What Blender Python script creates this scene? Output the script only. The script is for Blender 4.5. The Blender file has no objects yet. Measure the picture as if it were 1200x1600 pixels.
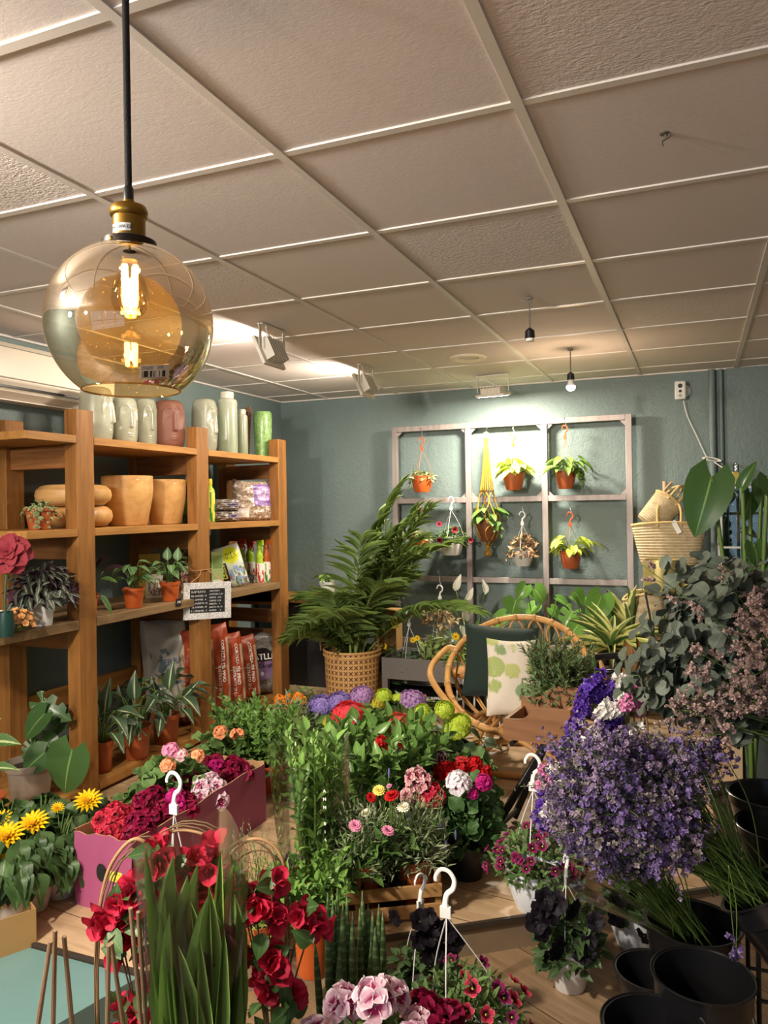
import bpy, math, random
import numpy as np
from mathutils import Vector, Matrix, Euler
R = np.random.default_rng(11)
random.seed(5)
SC = bpy.context.scene
COL = SC.collection
pi = math.pi
# ------------------------------------------------------------------ camera model (1200 x 1600 frame)
FPX, ROLL, CX, CY, CAMZ = 1196.0, 0.0155, 600.0, 793.0, 1.445
YAW = math.atan(490/1196)
FW = np.array([-math.sin(YAW), math.cos(YAW), 0.0]); RT = np.array([math.cos(YAW), math.sin(YAW), 0.0]); UPV = np.array([0, 0, 1.0])
CAM = np.array([0, 0, CAMZ])
def ray(x, y):
    dx, dy = x-CX, y-CY
    c, s = math.cos(ROLL), math.sin(ROLL)
    return FW + RT*(c*dx-s*dy)/FPX - UPV*(s*dx+c*dy)/FPX
def at(x, y, d=None, X=None, Y=None, Z=None):
    r = ray(x, y)
    if d is None:
        d = X/r[0] if X is not None else Y/r[1] if Y is not None else (Z-CAMZ)/r[2]
    return CAM + r*d
def dep(p): return float(np.dot(np.asarray(p)-CAM, FW))
def m_of(px, p): return px*dep(p)/FPX        # size in metres of px pixels at point p
FZ = 0.105                                    # top of the raised wooden platform
# ------------------------------------------------------------------ mesh building
class MB:
    def __init__(s): s.V=[]; s.F=[]; s.M=[]; s.U=[]; s.n=0
    def add(s, V, F, m=0, UV=None):
        V = np.asarray(V, float).reshape(-1, 3)
        if UV is None: UV = np.zeros((len(V), 2))
        s.V.append(V); s.U.append(np.asarray(UV, float))
        if isinstance(F, np.ndarray): F = (F+s.n).tolist()
        else: F = [[i+s.n for i in f] for f in F]
        s.F.extend(F); s.M.extend([m]*len(F) if np.isscalar(m) else list(m)); s.n += len(V)
        return s
    def xf(s, M, start=0):
        M = np.array(M)
        k = 0
        for i, V in enumerate(s.V):
            if k >= start: s.V[i] = V @ M[:3,:3].T + M[:3,3]
            k += len(V)
        return s
    def merge(s, o, M=None):
        V = np.vstack(o.V)
        if M is not None:
            M = np.array(M); V = V @ M[:3,:3].T + M[:3,3]
        return s.add(V, [list(f) for f in o.F], list(o.M), np.vstack(o.U))
    def mesh(s, name, mats, sharp=35, smooth=True):
        me = bpy.data.meshes.new(name)
        V = np.vstack(s.V) if s.V else np.zeros((0,3))
        me.from_pydata(V.tolist(), [], s.F)
        U = np.vstack(s.U) if s.U else np.zeros((0,2))
        uv = me.uv_layers.new(name='UVMap')
        li = np.zeros(len(me.loops), dtype=np.int32); me.loops.foreach_get('vertex_index', li)
        if len(li): uv.data.foreach_set('uv', U[li].astype(np.float32).ravel())
        if not isinstance(mats, (list, tuple)): mats = [mats]
        for m in mats: me.materials.append(m)
        if len(me.polygons):
            me.polygons.foreach_set('material_index', np.array(s.M, dtype=np.int32))
            me.polygons.foreach_set('use_smooth', np.full(len(me.polygons), bool(smooth)))
        me.update()
        if smooth and sharp: me.set_sharp_from_angle(angle=math.radians(sharp))
        return me
def tagp(o, label=None, cat=None, group=None, kind=None):
    if label: o['label'] = label
    if cat: o['category'] = cat
    if group: o['group'] = group
    if kind: o['kind'] = kind
    return o
def thing(name, label, cat, loc=(0,0,0), group=None, rz=0.0, rot=None):
    o = bpy.data.objects.new(name, None); COL.objects.link(o)
    o.empty_display_size = .05
    o.location = Vector([float(v) for v in loc]); o.rotation_euler = rot if rot is not None else (0,0,rz)
    return tagp(o, label, cat, group)
def part(name, mb, mats, parent=None, label=None, loc=None, rot=None, sc=None, bevel=0, sharp=35, off=None, kind=None):
    if isinstance(mb, MB):
        if off is not None: mb.xf(Matrix.Translation(-Vector([float(v) for v in off])))
        me = mb.mesh(name, mats, sharp)
    else: me = mb
    o = bpy.data.objects.new(name, me); COL.objects.link(o)
    if parent is not None: o.parent = parent
    if loc is not None: o.location = Vector([float(v) for v in loc])
    if rot is not None: o.rotation_euler = rot
    if sc is not None: o.scale = (sc,sc,sc) if np.isscalar(sc) else sc
    if bevel:
        b = o.modifiers.new('bevel', 'BEVEL'); b.width = bevel; b.segments = 2; b.limit_method = 'ANGLE'
    if label: o['label'] = label
    if kind: o['kind'] = kind
    return o
def single(name, mb, mats, label, cat, group=None, **kw):
    return tagp(part(name, mb, mats, **kw), label, cat, group)
def struct(name, mb, mats, parent=None, **kw):
    o = part(name, mb, mats, parent, **kw); o['kind'] = 'structure'; return o
def box(mb, x0, x1, y0, y1, z0, z1, m=0, uv=True):
    V = [(x0,y0,z0),(x1,y0,z0),(x1,y1,z0),(x0,y1,z0),(x0,y0,z1),(x1,y0,z1),(x1,y1,z1),(x0,y1,z1)]
    U = [(0,0),(1,0),(0,0),(1,0),(0,1),(1,1),(0,1),(1,1)]
    return mb.add(V, [(0,3,2,1),(4,5,6,7),(0,1,5,4),(1,2,6,5),(2,3,7,6),(3,0,4,7)], m, U)
def bar(mb, a, b, w, h, m=0, up=(0,0,1)):
    a, b = np.asarray(a,float), np.asarray(b,float); y = b-a; L = np.linalg.norm(y); y = y/L
    u = np.asarray(up,float)
    if abs(np.dot(u,y)) > .95: u = np.array([1.0,0,0])
    x = np.cross(y,u); x /= np.linalg.norm(x); z = np.cross(x,y)
    V = [a + y*L*j + x*w*.5*sx + z*h*.5*sz for j in (0,1) for sz in (-1,1) for sx in (-1,1)]
    return mb.add(V, [(0,1,3,2),(4,6,7,5),(0,4,5,1),(2,3,7,6),(0,2,6,4),(1,5,7,3)], m, [(0,0),(1,0),(0,1),(1,1)]*2)
def tube(mb, pts, r, n=8, m=0, closed=False, flat=None):
    P = np.asarray(pts, float); k = len(P)
    rr = np.full(k, r) if np.isscalar(r) else np.asarray(r, float)
    if closed: T = np.roll(P,-1,0)-np.roll(P,1,0)
    else:
        T = np.gradient(P, axis=0)
    T /= np.maximum(np.linalg.norm(T, axis=1)[:,None], 1e-9)
    u = np.array([0,0,1.0]) if abs(T[0][2]) < .9 else np.array([1.0,0,0])
    N = []
    for i in range(k):
        u = u - T[i]*np.dot(u,T[i]); u /= max(np.linalg.norm(u),1e-9); N.append(u)
    N = np.array(N); B = np.cross(T,N)
    th = np.arange(n)*2*pi/n
    a, b = np.cos(th), np.sin(th)
    if flat: b = b*flat
    V = (P[:,None,:] + rr[:,None,None]*(a[None,:,None]*N[:,None,:] + b[None,:,None]*B[:,None,:])).reshape(-1,3)
    F = []
    kk = k if closed else k-1
    for i in range(kk):
        i2 = (i+1) % k
        for j in range(n):
            j2 = (j+1) % n
            F.append((i*n+j, i*n+j2, i2*n+j2, i2*n+j))
    if not closed: F += [tuple(range(n-1,-1,-1)), tuple((k-1)*n+j for j in range(n))]
    U = np.stack([np.tile(np.arange(n)/n, k), np.repeat(np.linspace(0,1,k), n)], 1)
    return mb.add(V, F, m, U)
def lathe(mb, prof, n=28, m=0, c=(0,0,0), cap0=False, cap1=False, rfun=None):
    prof = np.asarray(prof, float); k = len(prof); th = np.arange(n)*2*pi/n
    rr = prof[:,0][:,None]*np.ones(n)[None,:]
    if rfun is not None: rr = rr*rfun(th[None,:], prof[:,1][:,None])
    V = np.stack([rr*np.cos(th), rr*np.sin(th), np.repeat(prof[:,1][:,None], n, 1)], 2).reshape(-1,3) + np.asarray(c,float)
    F = [(i*n+j, i*n+(j+1)%n, (i+1)*n+(j+1)%n, (i+1)*n+j) for i in range(k-1) for j in range(n)]
    if cap0: F.append(tuple(range(n-1,-1,-1)))
    if cap1: F.append(tuple((k-1)*n+j for j in range(n)))
    U = np.stack([np.tile(np.arange(n)/n, k), np.repeat(np.linspace(0,1,k), n)], 1)
    return mb.add(V, F, m, U)
def sphere(mb, c, r, n=12, k=8, m=0, sc=(1,1,1)):
    ph = np.linspace(-pi/2+.02, pi/2-.02, k)
    s = MB(); lathe(s, np.stack([np.cos(ph)*r, np.sin(ph)*r],1), n, m, cap0=True, cap1=True)
    V = s.V[0]*np.asarray(sc) + np.asarray(c,float)
    return mb.add(V, s.F, m, s.U[0])
def curve(pts, n=16):
    P = [np.asarray(p,float) for p in pts]; P = [2*P[0]-P[1]] + P + [2*P[-1]-P[-2]]
    out = []
    for i in range(1, len(P)-2):
        for t in np.linspace(0,1,n,endpoint=False):
            a,b,c,d = P[i-1],P[i],P[i+1],P[i+2]
            out.append(.5*((2*b)+(-a+c)*t+(2*a-5*b+4*c-d)*t*t+(-a+3*b-3*c+d)*t**3))
    out.append(P[-2]); return np.array(out)
def text_mb(body, size, m=0, align='CENTER', extrude=0.0004, bold=0.0, spacing=1.0):
    cu = bpy.data.curves.new('t', 'FONT'); cu.body = body; cu.size = size; cu.align_x = align; cu.align_y = 'CENTER'
    cu.extrude = extrude; cu.offset = bold; cu.resolution_u = 2; cu.space_character = spacing
    ob = bpy.data.objects.new('t', cu); me = bpy.data.meshes.new_from_object(ob)
    V = np.zeros(len(me.vertices)*3); me.vertices.foreach_get('co', V)
    F = [list(p.vertices) for p in me.polygons]
    bpy.data.objects.remove(ob); bpy.data.curves.remove(cu); bpy.data.meshes.remove(me)
    return MB().add(V.reshape(-1,3), F, m)
def face_cam_basis(right, up):
    x = np.asarray(right,float); x/=np.linalg.norm(x); u = np.asarray(up,float); u = u-x*np.dot(u,x); u/=np.linalg.norm(u)
    return x, u, np.cross(x,u)
def basisM(x, y, z, o): 
    M = Matrix.Identity(4)
    for i in range(3): M[i][0]=x[i]; M[i][1]=y[i]; M[i][2]=z[i]; M[i][3]=o[i]
    return M
# ------------------------------------------------------------------ materials
def lin(h):
    if isinstance(h, str):
        h = h.lstrip('#'); c = [int(h[i:i+2],16)/255 for i in (0,2,4)]
        return tuple(v/12.92 if v <= .04045 else ((v+.055)/1.055)**2.4 for v in c)+(1.0,)
    return tuple(h)+(1.0,) if len(h)==3 else tuple(h)
_mc = {}
class NT:
    def __init__(s, name):
        s.m = bpy.data.materials.new(name); s.m.use_nodes = True; s.t = s.m.node_tree
        s.b = s.t.nodes['Principled BSDF']; s.o = s.t.nodes['Material Output']
    def n(s, typ, ins=None, **at_):
        nd = s.t.nodes.new(typ)
        for k,v in at_.items(): setattr(nd,k,v)
        for k,v in (ins or {}).items():
            if hasattr(v,'is_output'): s.t.links.new(v, nd.inputs[k])
            else: nd.inputs[k].default_value = v
        return nd
    def link(s, a, b): s.t.links.new(a,b)
    def math(s, op, a, b=0.0, c=None):
        d = {0:a,1:b}
        if c is not None: d[2]=c
        return s.n('ShaderNodeMath', d, operation=op).outputs[0]
    def mix(s, f, a, b, bt='MIX'):
        nd = s.n('ShaderNodeMix', None, data_type='RGBA', blend_type=bt)
        for i,v in ((0,f),(6,a),(7,b)):
            if hasattr(v,'is_output'): s.link(v, nd.inputs[i])
            else: nd.inputs[i].default_value = v
        return nd.outputs[2]
    def setp(s, **kw):
        for k,v in kw.items():
            k = k.replace('_',' ')
            if hasattr(v,'is_output'): s.link(v, s.b.inputs[k])
            else: s.b.inputs[k].default_value = v
    def bump(s, h, st=.3, dist=.01):
        b = s.n('ShaderNodeBump', {'Height':h,'Strength':st,'Distance':dist}); s.link(b.outputs[0], s.b.inputs['Normal']); return b
    def coords(s, which='Object', scale=(1,1,1)):
        tc = s.n('ShaderNodeTexCoord'); mp = s.n('ShaderNodeMapping', {'Scale':scale}); s.link(tc.outputs[which], mp.inputs[0]); return mp.outputs[0]
    def noise(s, v, sc, det=3, rough=.5, dist=0.0):
        return s.n('ShaderNodeTexNoise', {'Vector':v,'Scale':sc,'Detail':det,'Roughness':rough,'Distortion':dist}).outputs[0]
    def ramp(s, f, stops):
        r = s.n('ShaderNodeValToRGB', {0:f}); e = r.color_ramp.elements
        while len(e) > 1: e.remove(e[-1])
        for i,(p,c) in enumerate(stops):
            if i==0: e[0].position=p; e[0].color=c
            else: e.new(p).color=c
        return r.outputs[0]
    def mr(s, v, a, b, c=0.0, d=1.0): return s.n('ShaderNodeMapRange', {0:v,1:a,2:b,3:c,4:d}).outputs[0]
def mat(name, col, rough=.5, metal=0.0, var=0.0, vscale=6, bump=0.0, bscale=60, spec=.5, bdist=.004, coat=0.0, sss=0):
    if name in _mc: return _mc[name]
    k = NT(name); c = lin(col)
    k.setp(Base_Color=c, Roughness=rough, Metallic=metal); k.b.inputs['Specular IOR Level'].default_value = spec
    if coat: k.b.inputs['Coat Weight'].default_value = coat
    if var or bump:
        v = k.coords('Object')
        if var:
            n = k.noise(v, vscale, 4)
            d = tuple(x*(1-var) for x in c[:3])+(1,); e = tuple(min(1,x*(1+var)) for x in c[:3])+(1,)
            k.setp(Base_Color=k.ramp(n, [(.3,d),(.7,e)]))
        if bump: k.bump(k.noise(v, bscale, 3), bump, bdist)
    _mc[name] = k.m; return k.m
def emis(name, col, st, base='#ffffff'):
    if name in _mc: return _mc[name]
    k = NT(name); k.setp(Base_Color=lin(base)); k.b.inputs['Emission Color'].default_value = lin(col); k.b.inputs['Emission Strength'].default_value = st
    _mc[name] = k.m; return k.m
def leafmat(name, base, vein=None, edge=None, var=.25, rough=.42, veinw=.05, edgew=.82, blotch=None, bs=8, trans=.18, side=None, back=None):
    """leaf: UV.x across the blade, UV.y along it"""
    if name in _mc: return _mc[name]
    k = NT(name); c = lin(base); lum = .3*c[0]+.6*c[1]+.1*c[2]; c = (c[0]*.86+lum*.17, c[1]*.86+lum*.13, c[2]*.86+lum*.12, 1)
    uv = k.n('ShaderNodeUVMap').outputs[0]; sep = k.n('ShaderNodeSeparateXYZ', {0:uv})
    ax = k.math('MULTIPLY', k.math('ABSOLUTE', k.math('SUBTRACT', sep.outputs[0], .5)), 2.0)
    geo = k.n('ShaderNodeNewGeometry'); rnd = geo.outputs['Random Per Island']
    lo = tuple(x*(1-var) for x in c[:3])+(1,); hi = (min(1,c[0]*(1+var*1.4)), min(1,c[1]*(1+var)), c[2]*(1+var*.4), 1)
    col = k.ramp(rnd, [(0,lo),(1,hi)])
    if blotch:
        n = k.noise(k.coords('UV',(2,3,1)) if False else k.n('ShaderNodeMapping',{'Vector':uv,'Scale':(2.2,3.5,1)}).outputs[0], bs, 3)
        n2 = k.math('ADD', n, k.math('MULTIPLY', rnd, .12))
        col = k.mix(k.mr(n2,.52,.60), col, lin(blotch))
    if side:
        ang = k.math('ADD', k.math('MULTIPLY', sep.outputs[1], 42.0), k.math('MULTIPLY', ax, -14.0))
        col = k.mix(k.math('MULTIPLY', k.mr(k.math('SINE', ang), .55, 1.0), .55), col, lin(side))
    if edge: col = k.mix(k.mr(ax, edgew, min(1.0,edgew+.12)), col, lin(edge))
    if vein: col = k.mix(k.mr(ax, veinw*1.6, veinw*.5), col, lin(vein))
    if back: col = k.mix(geo.outputs['Backfacing'], col, lin(back))
    k.setp(Base_Color=col, Roughness=rough); k.b.inputs['Specular IOR Level'].default_value = .4
    if trans:
        tr = k.n('ShaderNodeBsdfTranslucent', {0:col}); mx = k.n('ShaderNodeMixShader', {0:trans})
        k.link(k.b.outputs[0], mx.inputs[1]); k.link(tr.outputs[0], mx.inputs[2]); k.link(mx.outputs[0], k.o.inputs[0])
    _mc[name] = k.m; return k.m
def petal(name, inner, outer, edge=None, p=(.15,.5), var=.15, rough=.6, edgew=.8, streak=None):
    if name in _mc: return _mc[name]
    k = NT(name)
    uv = k.n('ShaderNodeUVMap').outputs[0]; sep = k.n('ShaderNodeSeparateXYZ', {0:uv})
    ax = k.math('MULTIPLY', k.math('ABSOLUTE', k.math('SUBTRACT', sep.outputs[0], .5)), 2.0)
    rnd = k.n('ShaderNodeNewGeometry').outputs['Random Per Island']
    col = k.ramp(sep.outputs[1], [(p[0],lin(inner)),(p[1],lin(outer))])
    if streak: col = k.mix(k.math('MULTIPLY', k.mr(ax,.3,.1), k.mr(sep.outputs[1],.85,.4)), col, lin(streak))
    if edge: col = k.mix(k.mr(k.math('MAXIMUM', ax, sep.outputs[1]), edgew, min(1,edgew+.12)), col, lin(edge))
    val = k.mr(rnd, 0, 1, 1-var, 1+var)
    h = k.n('ShaderNodeHueSaturation', {'Value':val,'Color':col})
    k.setp(Base_Color=h.outputs[0], Roughness=rough); k.b.inputs['Specular IOR Level'].default_value = .25
    tr = k.n('ShaderNodeBsdfTranslucent', {0:h.outputs[0]}); mx = k.n('ShaderNodeMixShader', {0:.25})
    k.link(k.b.outputs[0], mx.inputs[1]); k.link(tr.outputs[0], mx.inputs[2]); k.link(mx.outputs[0], k.o.inputs[0])
    _mc[name] = k.m; return k.m
def printmat(name, base, shapes=(), rough=.5, var=0.0, bump=0.0, bscale=30, metal=0.0, coat=0.0, vs=8):
    """a printed surface: shapes drawn in UV space: ('r',u0,u1,v0,v1,col) ('c',u,v,ru,rv,col) ('h',u0,u1,v0,v1,col,freq) barcode bars"""
    if name in _mc: return _mc[name]
    k = NT(name); uv = k.n('ShaderNodeUVMap').outputs[0]; sep = k.n('ShaderNodeSeparateXYZ', {0:uv}); U, W = sep.outputs[0], sep.outputs[1]
    c = lin(base); col = c
    if var:
        n = k.noise(k.coords('Object'), vs, 4)
        col = k.ramp(n, [(.3,tuple(x*(1-var) for x in c[:3])+(1,)),(.7,tuple(min(1,x*(1+var)) for x in c[:3])+(1,))])
    for s in shapes:
        if s[0] in 'rh':
            f = k.math('MULTIPLY', k.math('MULTIPLY', k.math('GREATER_THAN',U,s[1]), k.math('LESS_THAN',U,s[2])), k.math('MULTIPLY', k.math('GREATER_THAN',W,s[3]), k.math('LESS_THAN',W,s[4])))
            if s[0] == 'h':
                f = k.math('MULTIPLY', f, k.math('GREATER_THAN', k.n('ShaderNodeTexWhiteNoise', {'W': k.math('FLOOR', k.math('MULTIPLY',U,s[6]))}, noise_dimensions='1D').outputs[0], .45))
            cc = s[5]
        elif s[0] == 'n':                                    # noise patches inside a rectangle
            f = k.math('MULTIPLY', k.math('MULTIPLY', k.math('GREATER_THAN',U,s[1]), k.math('LESS_THAN',U,s[2])), k.math('MULTIPLY', k.math('GREATER_THAN',W,s[3]), k.math('LESS_THAN',W,s[4])))
            f = k.math('MULTIPLY', f, k.math('GREATER_THAN', k.noise(uv, s[6], 2), s[7] if len(s)>7 else .52)); cc = s[5]
        else:
            dx = k.math('DIVIDE', k.math('SUBTRACT',U,s[1]), s[3]); dy = k.math('DIVIDE', k.math('SUBTRACT',W,s[2]), s[4])
            f = k.math('LESS_THAN', k.math('ADD', k.math('MULTIPLY',dx,dx), k.math('MULTIPLY',dy,dy)), 1.0); cc = s[5]
        col = k.mix(f, col, lin(cc))
    if hasattr(col,'is_output'): k.setp(Base_Color=col)
    else: k.setp(Base_Color=col)
    k.setp(Roughness=rough, Metallic=metal)
    if coat: k.b.inputs['Coat Weight'].default_value = coat
    if bump: k.bump(k.noise(k.coords('Object'), bscale, 3), bump, .01)
    _mc[name] = k.m; return k.m
def wood(name, c1, c2, axis='z', scale=1.0, rough=.55, bump=.15, knots=True):
    if name in _mc: return _mc[name]
    k = NT(name)
    sc = {'x':(2,22,22),'y':(22,2,22),'z':(22,22,2)}[axis]
    v = k.coords('Object', tuple(s*scale for s in sc))
    n = k.noise(v, 1.0, 5, .6, .6); n2 = k.noise(k.coords('Object', tuple(s*scale*4 for s in sc)), 1.0, 3)
    n3 = k.noise(k.coords('Object'), 2.2, 3)
    f = k.math('ADD', k.math('MULTIPLY', n, .7), k.math('MULTIPLY', n2, .2)); f = k.math('ADD', f, k.math('MULTIPLY', n3, .25))
    col = k.ramp(f, [(.35,lin(c2)),(.68,lin(c1))])
    k.setp(Base_Color=col, Roughness=rough); k.b.inputs['Specular IOR Level'].default_value=.35
    k.bump(f, bump, .004); _mc[name] = k.m; return k.m
def glassmat(name, tint, refl=1.0, alpha=.12, rough=.0):
    """thin clear film or pane: see-through with a tint, a grazing-angle sheen"""
    if name in _mc: return _mc[name]
    k = NT(name); k.t.nodes.remove(k.b)
    tr = k.n('ShaderNodeBsdfTransparent', {0:lin(tint)}); gl = k.n('ShaderNodeBsdfGlossy', {0:(1,1,1,1),'Roughness':rough})
    fr = k.n('ShaderNodeFresnel', {0:1.45}); f = k.math('ADD', k.math('MULTIPLY', fr.outputs[0], refl), alpha)
    mx = k.n('ShaderNodeMixShader', {0:f}); k.link(tr.outputs[0], mx.inputs[1]); k.link(gl.outputs[0], mx.inputs[2]); k.link(mx.outputs[0], k.o.inputs[0])
    _mc[name] = k.m; return k.m
# ------------------------------------------------------------------ room shell
LX, RX, BY, FY, CZ = -3.22, 2.6, 5.61, -2.6, 2.335
def wallmat():
    k = NT('stucco_green_grey'); v = k.coords('Object')
    n = k.noise(v, 85, 3, .6); n2 = k.noise(v, 30, 2, .5); big = k.noise(v, 1.3, 3)
    k.setp(Base_Color=k.ramp(big, [(.3,lin('#6b7b7a')),(.7,lin('#768786'))]), Roughness=.5)
    k.b.inputs['Specular IOR Level'].default_value=.4
    k.bump(k.math('ADD', n, k.math('MULTIPLY', n2, .9)), .55, .006); return k.m
WALL = wallmat()
def floormat(name, rz, c1, c2, c3):
    k = NT(name); tc = k.n('ShaderNodeTexCoord'); mp = k.n('ShaderNodeMapping', {'Rotation':(0,0,rz)}); k.link(tc.outputs['Object'], mp.inputs[0])
    br = k.n('ShaderNodeTexBrick', {'Vector':mp.outputs[0],'Scale':1.0,'Mortar Size':.0018,'Brick Width':1.25,'Row Height':.19,'Color1':(.2,.2,.2,1),'Color2':(.8,.8,.8,1),'Mortar':(0,0,0,1)})
    br.offset = .37
    mp2 = k.n('ShaderNodeMapping', {'Vector':mp.outputs[0],'Scale':(1.6,14,1)})
    g = k.noise(mp2.outputs[0], 2.2, 6, .62, .8)
    mix = k.math('ADD', k.math('MULTIPLY', g, .75), k.math('MULTIPLY', k.n('ShaderNodeSeparateColor',{0:br.outputs[0]}).outputs[0], .3))
    col = k.ramp(mix, [(.3,lin(c3)),(.52,lin(c2)),(.72,lin(c1))])
    col = k.mix(br.outputs[1], col, lin('#3d2c1e'))
    k.setp(Base_Color=col, Roughness=.42); k.bump(g, .06, .003); return k.m
FLOOR1 = floormat('laminate_oak', .12, '#ceb290', '#b99b78', '#977857')
FLOOR2 = floormat('laminate_oak_low', .5, '#a98c6e', '#8f7456', '#6c543c')
def ceilmat():
    k = NT('mineral_ceiling_tile'); tc = k.n('ShaderNodeTexCoord').outputs['Object']
    v = k.n('ShaderNodeMapping', {'Vector':tc,'Location':(.357/.603,-1.09/.603,0),'Scale':(1/.603,1/.603,0)}).outputs[0]
    fl = k.n('ShaderNodeVectorMath', {0:v}, operation='FLOOR').outputs[0]
    wn = k.n('ShaderNodeTexWhiteNoise', {0:fl}, noise_dimensions='2D').outputs[0]
    st = k.mr(wn, .7, .92, .10, 1.0)
    n = k.noise(tc, 110, 3, .6); n2 = k.noise(k.n('ShaderNodeMapping', {'Vector':tc,'Scale':(1,2.4,1)}).outputs[0], 32, 2, .5, 1.4)
    h = k.math('MULTIPLY', k.math('ADD', n, k.math('MULTIPLY', n2, 1.2)), st)
    k.setp(Base_Color=lin('#dcd3d0'), Roughness=.85); k.bump(h, .5, .005); return k.m
CEIL = ceilmat()
GRIDM = mat('grid_white', '#dcd6d0', .45)
b = MB(); b.add([(LX,BY,0),(RX,BY,0),(RX,BY,CZ+.2),(LX,BY,CZ+.2)], [(0,1,2,3)])
struct('wall_back', box(MB(), LX-.1, RX, BY, BY+.12, -.1, CZ+.25), WALL)
struct('wall_left', box(MB(), LX-.12, LX, FY, BY, -.1, CZ+.25), WALL)
struct('wall_right', box(MB(), RX, RX+.12, FY, BY+.12, -.1, CZ+.25), mat('plaster_grey','#a9a7a0',.8))
# the shop front behind the photographer: a wall with a display window
b = MB()
box(b, LX-.1, -1.6, FY-.12, FY, -.1, CZ+.25); box(b, 1.6, RX, FY-.12, FY, -.1, CZ+.25)
box(b, -1.6, 1.6, FY-.12, FY, -.1, .5); box(b, -1.6, 1.6, FY-.12, FY, 2.05, CZ+.25)
struct('wall_front', b, mat('plaster_grey','#a9a7a0',.8))
b = MB()
for x in (-1.6, -.55, .55, 1.56): box(b, x, x+.04, FY-.08, FY-.02, .5, 2.05)
for z in (.5, 1.25, 2.01): box(b, -1.6, 1.6, FY-.08, FY-.02, z, z+.04)
win = struct('window_1', b, mat('window_frame_grey','#50585a',.4))
struct('window_pane', box(MB(), -1.59, 1.59, FY-.055, FY-.05, .51, 2.04), glassmat('window_glass','#e8f0f0',1.0,.02), win)
struct('floor', box(MB(), LX, RX, FY, BY, -.1, 0), FLOOR2)
# raised wooden platform with an oblique front edge
def prism(poly, z0, z1, m=0, mtop=None):
    mb = MB(); n = len(poly)
    V = [(x,y,z0) for x,y in poly]+[(x,y,z1) for x,y in poly]
    F = [tuple(range(n-1,-1,-1)), tuple(range(n,2*n))]+[(i,(i+1)%n,n+(i+1)%n,n+i) for i in range(n)]
    return mb.add(V, F, [m, m if mtop is None else mtop]+[m]*n)
poly = [(LX,1.79),(-1.5,1.79),(.45,3.205),(.45,BY),(LX,BY)]
struct('floor_platform', prism(poly, 0, FZ, 1, 0), [FLOOR1, mat('platform_riser','#8a7660',.55,var=.15)])
e = MB(); bar(e, (LX,1.785,FZ-.006), (-1.5,1.785,FZ-.006), .012, .016); bar(e, (-1.5,1.786,FZ-.006), (.45,3.2,FZ-.006), .014, .016)
struct('trim_1', e, mat('edge_strip_dark','#3a3128',.5))
tp = [(-3.2,.9),(-1.75,.9),(-1.52,1.775),(-3.2,1.775)]
struct('floor_teal', prism(tp, .0, .095), mat('teal_painted_board','#6f9492',.35,var=.05,vscale=3))
struct('ceiling', box(MB(), LX, RX, FY, BY, CZ+.006, CZ+.2), CEIL)
b = MB()
for i in range(-5, 6):
    x = -.357+.603*i
    if LX < x < RX: box(b, x-.012, x+.012, FY, BY, CZ, CZ+.02)
for j in range(-6, 9):
    y = 1.09+.6025*j
    if FY < y < BY: box(b, LX, RX, y-.012, y+.012, CZ+.0015, CZ+.02)
struct('ceiling_grid', b, GRIDM)
b = MB(); box(b, LX, RX, BY-.022, BY, CZ-.004, CZ+.011); box(b, LX, LX+.022, FY, BY-.022, CZ-.004, CZ+.011)
struct('trim_2', b, GRIDM)
# painted pipes running down the back wall
b = MB()
tube(b, [(.10,BY-.025,FZ),(.10,BY-.025,CZ)], .022, 12); tube(b, [(.155,BY-.018,FZ),(.155,BY-.018,CZ)], .014, 12)
box(b, .19, 1.7, BY-.03, BY, FZ, CZ)
struct('trim_3', b, WALL)
# ------------------------------------------------------------------ camera
cd = bpy.data.cameras.new('camera'); co = bpy.data.objects.new('camera', cd); COL.objects.link(co); SC.camera = co
cd.sensor_fit = 'VERTICAL'; cd.sensor_height = 24.0; cd.lens = 24.0*FPX/1600; cd.clip_start = .02
c, s = math.cos(ROLL), math.sin(ROLL)
# image axes: image-right = c*RT - s*UP..., derived from ray()
xr = c*RT - s*UPV; yu = s*RT + c*UPV
co.matrix_world = basisM(xr, yu, -FW, CAM)
cd.shift_y = -(800-CY)/1600.0
SC.view_settings.view_transform = 'Standard'; SC.view_settings.look = 'None'; SC.view_settings.gamma = 1; SC.view_settings.use_curve_mapping = False
SC.view_settings.exposure = 0.0
SC.cycles.use_denoising = True
SC.cycles.max_bounces = 10; SC.cycles.transparent_max_bounces = 24; SC.cycles.sample_clamp_indirect = 6.0; SC.cycles.caustics_reflective=False; SC.cycles.caustics_refractive=False
# ------------------------------------------------------------------ light
w = bpy.data.worlds.new('world'); SC.world = w; w.use_nodes = True
bg = w.node_tree.nodes['Background']; bg.inputs[0].default_value = (.62,.78,1,1); bg.inputs[1].default_value = 1.2
def kelvin(c): return lin(c)[:3]
def alight(name, loc, nrm, sx, sy, e, col, spread=pi):
    l = bpy.data.lights.new(name, 'AREA'); l.shape='RECTANGLE'; l.size=sx; l.size_y=sy; l.energy=e; l.color=kelvin(col); l.spread=spread
    o = bpy.data.objects.new(name, l); COL.objects.link(o); o.location=Vector([float(v) for v in loc]); o.rotation_euler = Vector([float(v) for v in nrm]).to_track_quat('-Z','Y').to_euler(); return o
def plight(name, loc, e, col, r=.03):
    l = bpy.data.lights.new(name, 'POINT'); l.energy=e; l.color=kelvin(col); l.shadow_soft_size=r
    o = bpy.data.objects.new(name, l); COL.objects.link(o); o.location=Vector([float(v) for v in loc]); return o
alight('daylight_window', (0,FY-.2,1.28), (0,1,0), 3.1, 1.5, 26, '#cfe0ff')
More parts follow.
